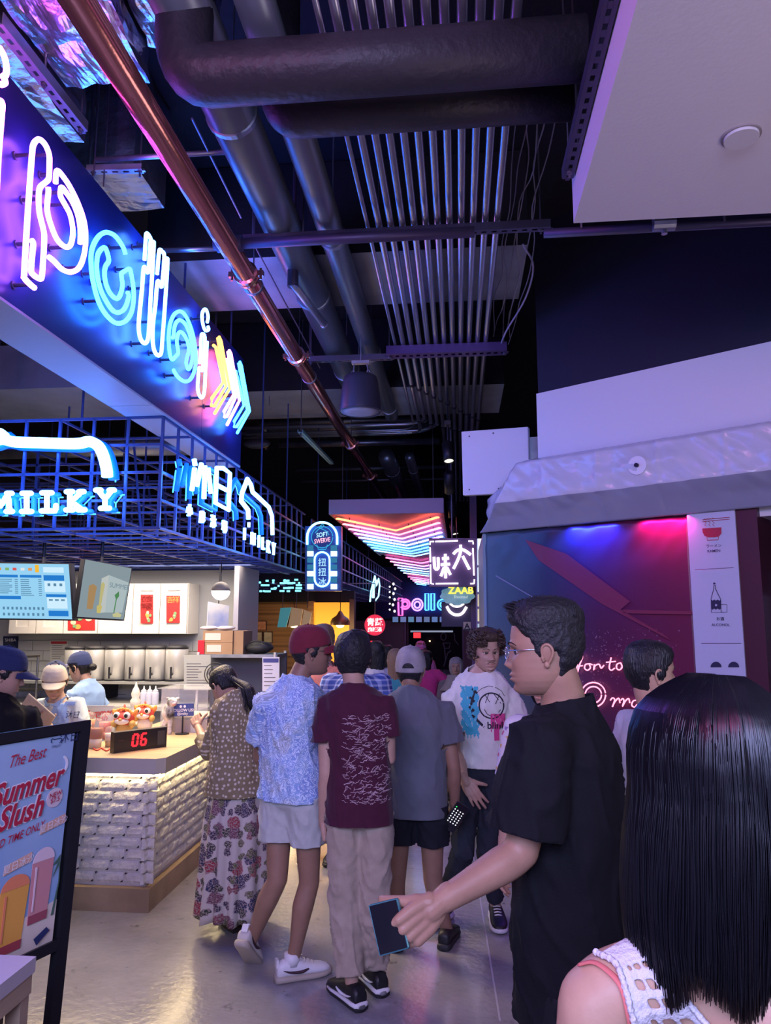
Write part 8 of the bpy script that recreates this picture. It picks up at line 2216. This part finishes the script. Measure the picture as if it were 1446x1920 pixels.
def quiff(r):
    x = r.uniform(-.055, .055); y = r.uniform(-.09, .075); z = .075 + .045 * (1 - (x / .075) ** 2) * (1 - (y / .12) ** 2); L = r.uniform(.016, .030)
    f = smoothstep(-.02, .07, y); return [(x, y, z - .01), (x * 1.05, y + L * .5 * f, z + L * .8), (x * 1.08, y + L * (1.25 * f - .15), z + L * (1.25 - .35 * f))], .0042
spikes(Mh, hs, hair_soft, 700, quiff, 5)
glasses(Mh, t, mat('silver_frame', (.6, .62, .68), .2, .9))
black_t = fabric('black_cotton', (.0055, .0055, .0085))
NTEE = [(.72, .172, .140, 0), (.95, .172, .140, 0), (1.10, .165, .132, 0), (1.25, .172, .130, 0), (1.38, .165, .115, -.004), (1.44, .135, .095, -.006), (1.49, .082, .074, -.010), (1.535, .064, .064, -.010)]
tee(J, t, black_t, hem=.78, sleeve=.80, fit=1.02, sl_r=(.074, .086), prof=NTEE, voxel=.009, arms='L', seed=2.2, wr=.006, neck_z=1.508, neck_tilt=.22)
pants(J, t, fabric('black_trousers', (.010, .010, .014)), fit=.96, waist=.86)
for k in 'LR': shoe(J, k, t, blk, rub)
pc = at(738, 1735, Y=1.69); uu = (at(775, 1715, Y=1.66) - at(712, 1722, Y=1.70));
phone(at(730, 1737, Y=1.675), Vector((.80, .35, .10)), Vector((.28, -.28, -.92)), Vector((-.35, -.88, .18)), None, .066, .098, .009, case=mat('phone_lit_edge', (.10, .30, .36), .2, .6), label='dark phone held out by the man in the black tee')  # case coloured teal for the cyan light along the phone edge

# ---- woman close by at the right: black hair, lace top ---------------------------------------------------------------------------
Y = .98
J = skel(at(1365, 1600, Y=Y).x + .03, Y, 1.62, -42, head_yaw=-62, head_pitch=-4)
J['head'] = at(1360, 1450, Y=Y); J['head'].z = 1.498; J['neck'] = Vector((J['head'].x - .015, Y - .01, 1.36))
t = person('woman with shoulder-length black hair and a white lace sleeveless top, seen from behind', J)
jset(J, shoulderL=at(1118, 1885, Y=Y - .04), shoulderR=J['neck'] + J['right'] * .17 - Vector((0, 0, .07)), chest=J['neck'] + Vector((0, 0, -.18)), waist=J['neck'] + Vector((0, 0, -.36)), pelvis=J['neck'] + Vector((0, 0, -.50)))
jset(J, elbowL=J['shoulderL'] + Vector((-.03, .0, -.27)), wristL=J['shoulderL'] + Vector((.03, .12, -.48)))
body, Mh = body_mesh(J, t, sk_warm, head_kw=dict(fem=1.0), voxel=.008, girth=.95, head_s=.96, extra=lambda mb: mb.caps([J['neck'] + Vector((0, 0, -.045)), J['shoulderL'] + Vector((.02, 0, .015))], [.05, .045], 14))
# hair: inner shell plus many long strands
def lhair(a, z): return .012 + .002 * smoothstep(0, .1, z) if math.cos(a) < (.25 if z < .03 else .62) or z > .07 else -.006
hs = hair_shell(Mh, lhair, 'hair', hair_sleek, t, .0004, 20, grain=(3, 3, .4))
yawr = R(J['hyaw']); rh = random.Random(21); mb = MB(); hc = J['head']
def strand(a, drop, out, wav, part):
    x0, y0 = head_surface(a, .118, plain=True); P = [Vector((x0 * .6 + part, y0 * .6 - .01, .1375))]
    for q, (f, zz) in enumerate(((1.15, .128), (1.22, .108), (1.26, .08), (1.28 + out * .2, .045), (1.30 + out * .5, 0), (1.34 + out * .8, -.05), (1.35 + out, -.11), (1.32 + out * 1.05, -.16), (1.22 + out, -drop))):
        xx, yy = head_surface(a, max(.0, min(zz, .118)), plain=True); e = 1 + (.006 if q < 4 else 0) * math.sin(a * 40)
        P.append(Vector((xx * f * e + wav * math.sin(q * 1.7 + a * 9), yy * f * e + wav * math.cos(q * 1.3 + a * 7), zz + (.012 if zz > .06 else 0))))
    return smooth_path(P, 2)
for k in range(2600):
    a = R(rh.uniform(78, 282)); dr = rh.uniform(.19, .225) + .012 * math.sin(a * 7)
    dr -= .055 * smoothstep(-.1, .5, math.cos(a))
    P = [Mh @ p for p in strand(a, dr, rh.uniform(-.10, .05), rh.uniform(0, .002), rh.uniform(-.01, .01))]
    mb.tube(P, 1, 3, rad=list(np.linspace(.0021, .0005, len(P))))
o = mb.build('hair_strands', hair_sleek, hs, True); o['kind'] = 'stuff'
# lace strap top
lace = mat('lace_cotton', (.62, .58, .60), .85, bump=(120, .4)); S0 = J['shoulderL']; wb_ = Wrap(body)
def strap_path(pix, Y0): return [at(x, y, Y=Y0) for x, y in pix]
cam_o = Vector((0, 0, CAM_Z))
def on_body(px_, py_, off=.004):
    d = ray(px_, py_).normalized(); h = wb_.b.ray_cast(cam_o, d)
    if h[0] is None: return at(px_, py_, Y=Y - .05)
    n = h[1] if h[1].dot(d) < 0 else -h[1]; return h[0] + n * off
bandL = [(1122, 1795), (1155, 1812), (1170, 1850), (1180, 1890), (1190, 1935), (1200, 1980)]; bandR = [(1222, 1738), (1218, 1790), (1258, 1842), (1296, 1885), (1340, 1930), (1380, 1970)]
g = MB(); rows_, cols_ = 26, 12; pt = {}
bl_, br_ = smooth_path([Vector((x, y, 0)) for x, y in bandL], 5), smooth_path([Vector((x, y, 0)) for x, y in bandR], 5)
for i in range(rows_):
    f = i / (rows_ - 1) * (len(bl_) - 1); i0 = min(int(f), len(bl_) - 2); q0 = bl_[i0].lerp(bl_[i0 + 1], f - i0); q1 = br_[i0].lerp(br_[i0 + 1], f - i0)
    for j in range(cols_ + 1): q = q0.lerp(q1, j / cols_); pt[i, j] = on_body(q.x, q.y, .005)
fs = []; vs = []; idx = {}
for k in pt: idx[k] = len(vs); vs.append(pt[k])
for i in range(rows_ - 1):
    for j in range(cols_):
        hole = 2 < j < cols_ - 2 and i > 5 and (i % 4 in (1, 2)) and (j % 3 != (i // 4) % 3)
        if not hole: fs.append((idx[i, j], idx[i, j + 1], idx[i + 1, j + 1], idx[i + 1, j]))
o = mesh_obj('lace_top', vs, fs, lace, t, False); solid(o, .004, 1); md = o.modifiers.new('soft', 'SUBSURF'); md.levels = 1; md.render_levels = 1
for pix in (bandL, bandR):
    P = smooth_path([on_body(x, y, .006) for x, y in pix], 6); mb = MB()
    mb.tube(P, .0035, 6); [mb.ell(p, .0042, 6, 5) for p in P[::2]]; mb.build('scallop_edge', lace, o, True)
P = smooth_path([on_body(x, y, .003) for x, y in ((1090, 1812), (1115, 1808), (1140, 1822), (1165, 1850), (1178, 1900), (1184, 1950))], 5); MB().tube(P, .005, 6, flat=.4).build('inner_strap', mat('coral_strap', (.62, .16, .14), .7), t, True)
# ---- people farther back ---------------------------------------------------------------------------------------------
def simple_person(label, px_, ytop, Y, face, top_m, bot_m, sk, hair_m, hair='short', head_yaw=None, pitch=0, long_top=False, bottoms='trousers', x_off=0, fit=1.0, h=None, fem=0.0, detail=False, sleeve=.6, hem=.84, J_fn=None, drop=.3, hands=True, cap=None):
    h = h or at(px_, ytop, Y=Y).z + .005
    J = skel(at(px_, 1300, Y=Y).x + x_off, Y, h, face, head_yaw=head_yaw, head_pitch=pitch)
    if J_fn: J_fn(J)
    t = person(label, J); hm = []
    if hands:
        for k, sg in (('R', -1), ('L', 1)):
            d = J['wrist' + k] - J['elbow' + k]; hm.append((hand(J['wrist' + k], d, J['right'] * sg, J['fwd'], .95 * J['s'], ((20, 25, 18),) * 4), .006))
    body, Mh = body_mesh(J, t, sk, voxel=.014, hands=hm, head_kw=dict(detail=detail, fem=fem))
    if hair == 'short': hs = hair_shell(Mh, short_hair(.020, .012, .016), 'hair', hair_m, t, .003, 50)
    elif hair == 'long':
        hs = hair_shell(Mh, lambda a, z: .016 if math.cos(a) < .55 or z > .06 else -.006, 'hair', hair_m, t, .002, 30, grain=(2, 2, .4)); Q = []
        for i in range(14):
            f = i / 13; z = .03 - f * drop; wd = .088 + .012 * math.sin(f * 3) - .045 * f; dp = .05 - .015 * f; P = []
            for k in range(22):
                a = 2 * math.pi * k / 22; e = 1 + .06 * math.sin(a * 7 + f * 2) * f
                P.append(J['head'] + Matrix.Rotation(R(J['hyaw']), 3, 'Z') @ Vector((wd * math.cos(a) * e, -.062 + dp * math.sin(a) * e, z)) * J['s'])
            Q.append(P)
        MB().loft(Q).build('hair_length', hair_m, hs, True)
    if cap: ball_cap(Mh, t, cap)
    sh = tee(J, t, top_m, hem=hem, sleeve=sleeve, long=long_top, fit=fit, voxel=.014, wr=.004, flare=.05)
    if bottoms == 'trousers': pants(J, t, bot_m, voxel=.014, waist=hem + .03, wr=.003)
    elif bottoms == 'shorts': pants(J, t, bot_m, voxel=.014, waist=hem + .03, wr=.003, end=.42, r=(.095, .09, .09, .09), name='shorts')
    for k in 'LR': shoe(J, k, t, blk, rub, .95 * J['s'])
    return t, J, Mh, sh
dkp = fabric('dark_trousers', (.03, .03, .045));
simple_person('man with a shaved-side haircut and pale shirt behind the long-haired woman', 1225, 1213, 3.05, -70, fabric('pale_shirt', (.50, .48, .55)), dkp, sk_warm, hair_black, head_yaw=-78, detail=True, J_fn=lambda J: J.update(head=at(1222, 1262, Y=3.05)))
simple_person('woman in a pale blossom-print top standing between the white tee and black tee men', 1036, 1225, 3.05, 150, uv_fabric('blossom_cotton', blossom_build), fabric('rose_trousers', (.45, .22, .25)), sk_warm, hair_black, 'long', head_yaw=140, fem=1.0, detail=True, h=1.58, sleeve=.75, hem=.80, drop=.28)
simple_person('person in a salmon shirt behind the maroon cap', 606, 1200, 5.6, 170, fabric('salmon_cotton', (.58, .20, .15)), dkp, sk_light, hair_tan, detail=True, h=1.66, long_top=True)
simple_person('person in a blue plaid shirt directly in front of the maroon tee person', 668, 1205, 4.75, 0, uv_fabric('blue_plaid', plaid_build), dkp, sk_tan, hair_black, h=1.63, fit=1.12, long_top=True)
simple_person('woman in a white top with long dark hair in the far queue', 706, 1205, 7.2, 15, fabric('white_top', (.62, .58, .64)), fabric('white_skirt', (.55, .52, .58)), sk_light, hair_black, 'long', fem=1.0, drop=.42)
simple_person('woman in a rose top beside the one in white, far queue', 727, 1212, 8.4, 10, fabric('rose_top', (.55, .16, .20)), dkp, sk_tan, hair_black, 'long', fem=1.0, drop=.3)
simple_person('woman in a teal top with light brown hair in the far queue', 742, 1220, 6.6, 5, fabric('teal_top', (.05, .26, .30)), dkp, sk_light, hair_tan, 'long', fem=1.0, drop=.38)
def reach(J):
    J['elbowR'] = J['shoulderR'] + Vector((.16, .05, -.16)); J['wristR'] = J['shoulderR'] + Vector((.05, .22, -.1))
simple_person('woman in a bright pink top and dark shorts with long dark hair by the doorway', 801, 1222, 9.2, -10, fabric('hot_pink', (.70, .06, .28)), fabric('dark_shorts', (.015, .015, .03)), sk_light, hair_black, 'long', fem=1.0, drop=.30, bottoms='shorts', J_fn=reach, hem=.93)
simple_person('person by the doorway in a pink top, with an added cap for a head lit pink', 790, 1205, 10.2, 170, fabric('pink_knit', (.60, .22, .50)), dkp, sk_light, hair_tan, cap=fabric('cap_pink_light', (.62, .24, .55)), detail=True)  # cap is made up, its pink stands for pink light on the head
t_, J_, M_, s_ = simple_person('woman in a grey-brown headscarf behind the curly-haired man', 856, 1235, 7.6, 178, fabric('brown_robe', (.14, .11, .11)), dkp, sk_brown, hair_black, 'none', fem=1.0, detail=True, long_top=True, hem=.6)
hair_shell(M_, lambda a, z: .016 if math.cos(a) < .72 or z > .05 or z < -.098 else -.006, 'headscarf', fabric('scarf_taupe', (.24, .20, .19)), t_, .003, 30)
MB().loft([ring(J_['head'] + Vector((0, .01, z)), J_['right'], J_['fwd'], w_, d_, 24) for z, w_, d_ in ((-.07, .085, .085), (-.11, .095, .095), (-.17, .13, .12), (-.22, .17, .12))], caps=False).build('scarf_drape', MATS['scarf_taupe'], t_, True)

# ---- staff behind the counter and the customer at the edge -----------------------------------------------------------------
Y = 4.98; cream_c, navy_c = fabric('cream_cap', (.66, .56, .40)), fabric('navy_cap', (.02, .03, .10)); polo = fabric('mint_polo', (.52, .60, .58), vary=.05); bpolo = fabric('blue_polo', (.26, .40, .68), vary=.05)
J = skel(at(112, 1300, Y=Y).x, Y, 1.42, 185, head_yaw=202, head_pitch=-22)
J['head'] = at(103, 1277, Y=Y - .04); J['neck'] = at(108, 1308, Y=Y)
jset(J, shoulderR=at(78, 1322, Y=Y), shoulderL=at(147, 1320, Y=Y), elbowR=at(66, 1375, Y=Y - .08), wristR=at(88, 1362, Y=Y - .26), elbowL=at(158, 1385, Y=Y - .05), wristL=at(100, 1368, Y=Y - .28)); trunk(J, 112, 112, 111, Y)
t = person('barista in a cream and navy cap and pale polo looking down at a tablet', J)
hr = hand(J['wristR'], at(80, 1340, Y=Y - .3) - J['wristR'], Vector((-.3, -1, 0)), Vector((.5, 0, .8)), .85, ((25, 30, 20),) * 4); hl2 = hand(J['wristL'], at(78, 1362, Y=Y - .3) - J['wristL'], Vector((0, -.3, 1)), Vector((0, 1, .5)), .85, ((15, 20, 15),) * 4)
body, Mh = body_mesh(J, t, sk_warm, hands=[(hr, .004), (hl2, .004)], head_kw=dict(fem=1.0, eyes='down'), head_s=.92)
hair_shell(Mh, short_hair(.012, .012, .014, front_line=.055, nape=-.05), 'hair', hair_black, t, .001, 40)
ball_cap(Mh, t, navy_c, brim_m=cream_c, panel=cream_c, brim_droop=.018, zl=.034)
sh = tee(J, t, polo, hem=.80, sleeve=.7, fit=.98, sl_r=(.066, .082), wr=.005, neck_z=1.462, neck_tilt=.5)
w = Wrap(sh); D = Vector((0, 1, 0)); o0 = at(112, 1340, Y=Y - .12); fr = (o0, Vector((1, 0, 0)), Vector((0, 0, 1)), D)
decal_fill(w, 'front_panel', bpolo, sh, lambda u, v: abs(u + .03) < .055 - v * .25 or v > .05 and abs(u + .02) < .09, fr, -.14, .08, -.14, .075, .008)
mb = add_text(MB(), '沐日', o0, Vector((1, 0, 0)), Vector((0, 0, 1)), .05, .0); vs = [w.hit(v + Vector((.065, 0, -.025)) - D * .4, D, .003) for v in mb.v]
if all(v is not None for v in vs): mb.v = vs; mb.build('lettering_print', navy_c, sh)
for sx in (-1, 1): p = J['neck']; MB().prism([p + Vector((sx * .01, -.085, -.045)), p + Vector((sx * .06, -.05, -.005)), p + Vector((sx * .058, .02, .012)), p + Vector((sx * .05, -.06, -.06))], (0, -.006, .004)).build('collar', bpolo, sh)
pants(J, t, dkp, voxel=.014, waist=.84, wr=.003)
tb = thing('tablet', 'cream-backed tablet in the barista hands', 'tablet', at(72, 1335, Y=Y - .34)); c = at(70, 1336, Y=Y - .33); u = Vector((.75, .1, -.62)).normalized(); n = Vector((-.25, -.9, -.3)); v = n.cross(u).normalized(); n = u.cross(v)
o = MB().obox(c, u * .115, v * .075, n * .006).build('tablet_case', fabric('tablet_cream', (.60, .50, .36)), tb); bevel(o, .006); MB().obox(c - n * .0065, u * .108, v * .068, n * .0006).build('screen', neon('tablet_glow', (.6, .7, .8), .8), tb)

Y = 6.0; J = skel(at(160, 1300, Y=Y).x, Y, 1.45, 60, head_yaw=78, head_pitch=-12)
J['head'] = at(150, 1252, Y=Y); J['neck'] = at(164, 1284, Y=Y); trunk(J, 160, 160, 160, Y); jset(J, shoulderL=at(136, 1303, Y=Y - .1), shoulderR=at(176, 1300, Y=Y + .1), elbowL=at(132, 1352, Y=Y - .08), wristL=at(105, 1330, Y=Y + .05), wristR=at(120, 1330, Y=Y + .2))
t = person('barista in a navy cap and light blue polo working at the back, side on', J)
body, Mh = body_mesh(J, t, sk_light, hands=[(hand(J['wristL'], Vector((-1, .3, 0)), Vector((0, 1, 0)), Vector((0, 0, 1)), .85), .005)], head_kw=dict(fem=1.0), head_s=.92)
hs = hair_shell(Mh, short_hair(.014, .012, .016, front_line=.05, nape=-.07, sideburn=-.045), 'hair', hair_black, t, .0015, 40); MB().ell(Mh @ Vector((0, -.135, -.02)), (.032, .035, .03), 14, 10).build('bun', hair_black, hs, True)
ball_cap(Mh, t, navy_c, brim_m=fabric('lavender_brim', (.30, .30, .62)), brim_droop=-.006, zl=.05, brim_len=.07)
tee(J, t, bpolo, hem=.80, sleeve=.7, sl_r=(.068, .082), wr=.005, neck_z=1.472); pants(J, t, dkp, voxel=.014, waist=.84, wr=.003)

Y = 3.55; J = skel(at(-5, 1300, Y=Y).x, Y, 1.62, -35, head_yaw=-58, head_pitch=-14)
J['head'] = at(8, 1263, Y=Y); J['neck'] = at(-8, 1312, Y=Y); trunk(J, -8, -8, -8, Y); jset(J, shoulderR=at(45, 1345, Y=Y + .06), shoulderL=at(-72, 1345, Y=Y - .06), elbowR=at(66, 1440, Y=Y + .12), wristR=at(72, 1400, Y=Y + .33))
t = person('customer in a navy cap and black tee behind the poster stand', J)
body, Mh = body_mesh(J, t, sk_light, hands=[(hand(J['wristR'], Vector((.2, 1, .2)), Vector((0, 0, -1)), Vector((-1, 0, 0)), .92), .0045)], head_kw=dict())
hair_shell(Mh, short_hair(.012, .011, .014), 'hair', hair_black, t, .0015, 50); ball_cap(Mh, t, navy_c, zl=.034, brim_droop=.028)
tee(J, t, black_t, hem=.80, sleeve=.78, fit=1.08, sl_r=(.076, .09), seed=6); pants(J, t, dkp, voxel=.014, waist=.84, wr=.003)
for k in 'LR': shoe(J, k, t, blk, rub)
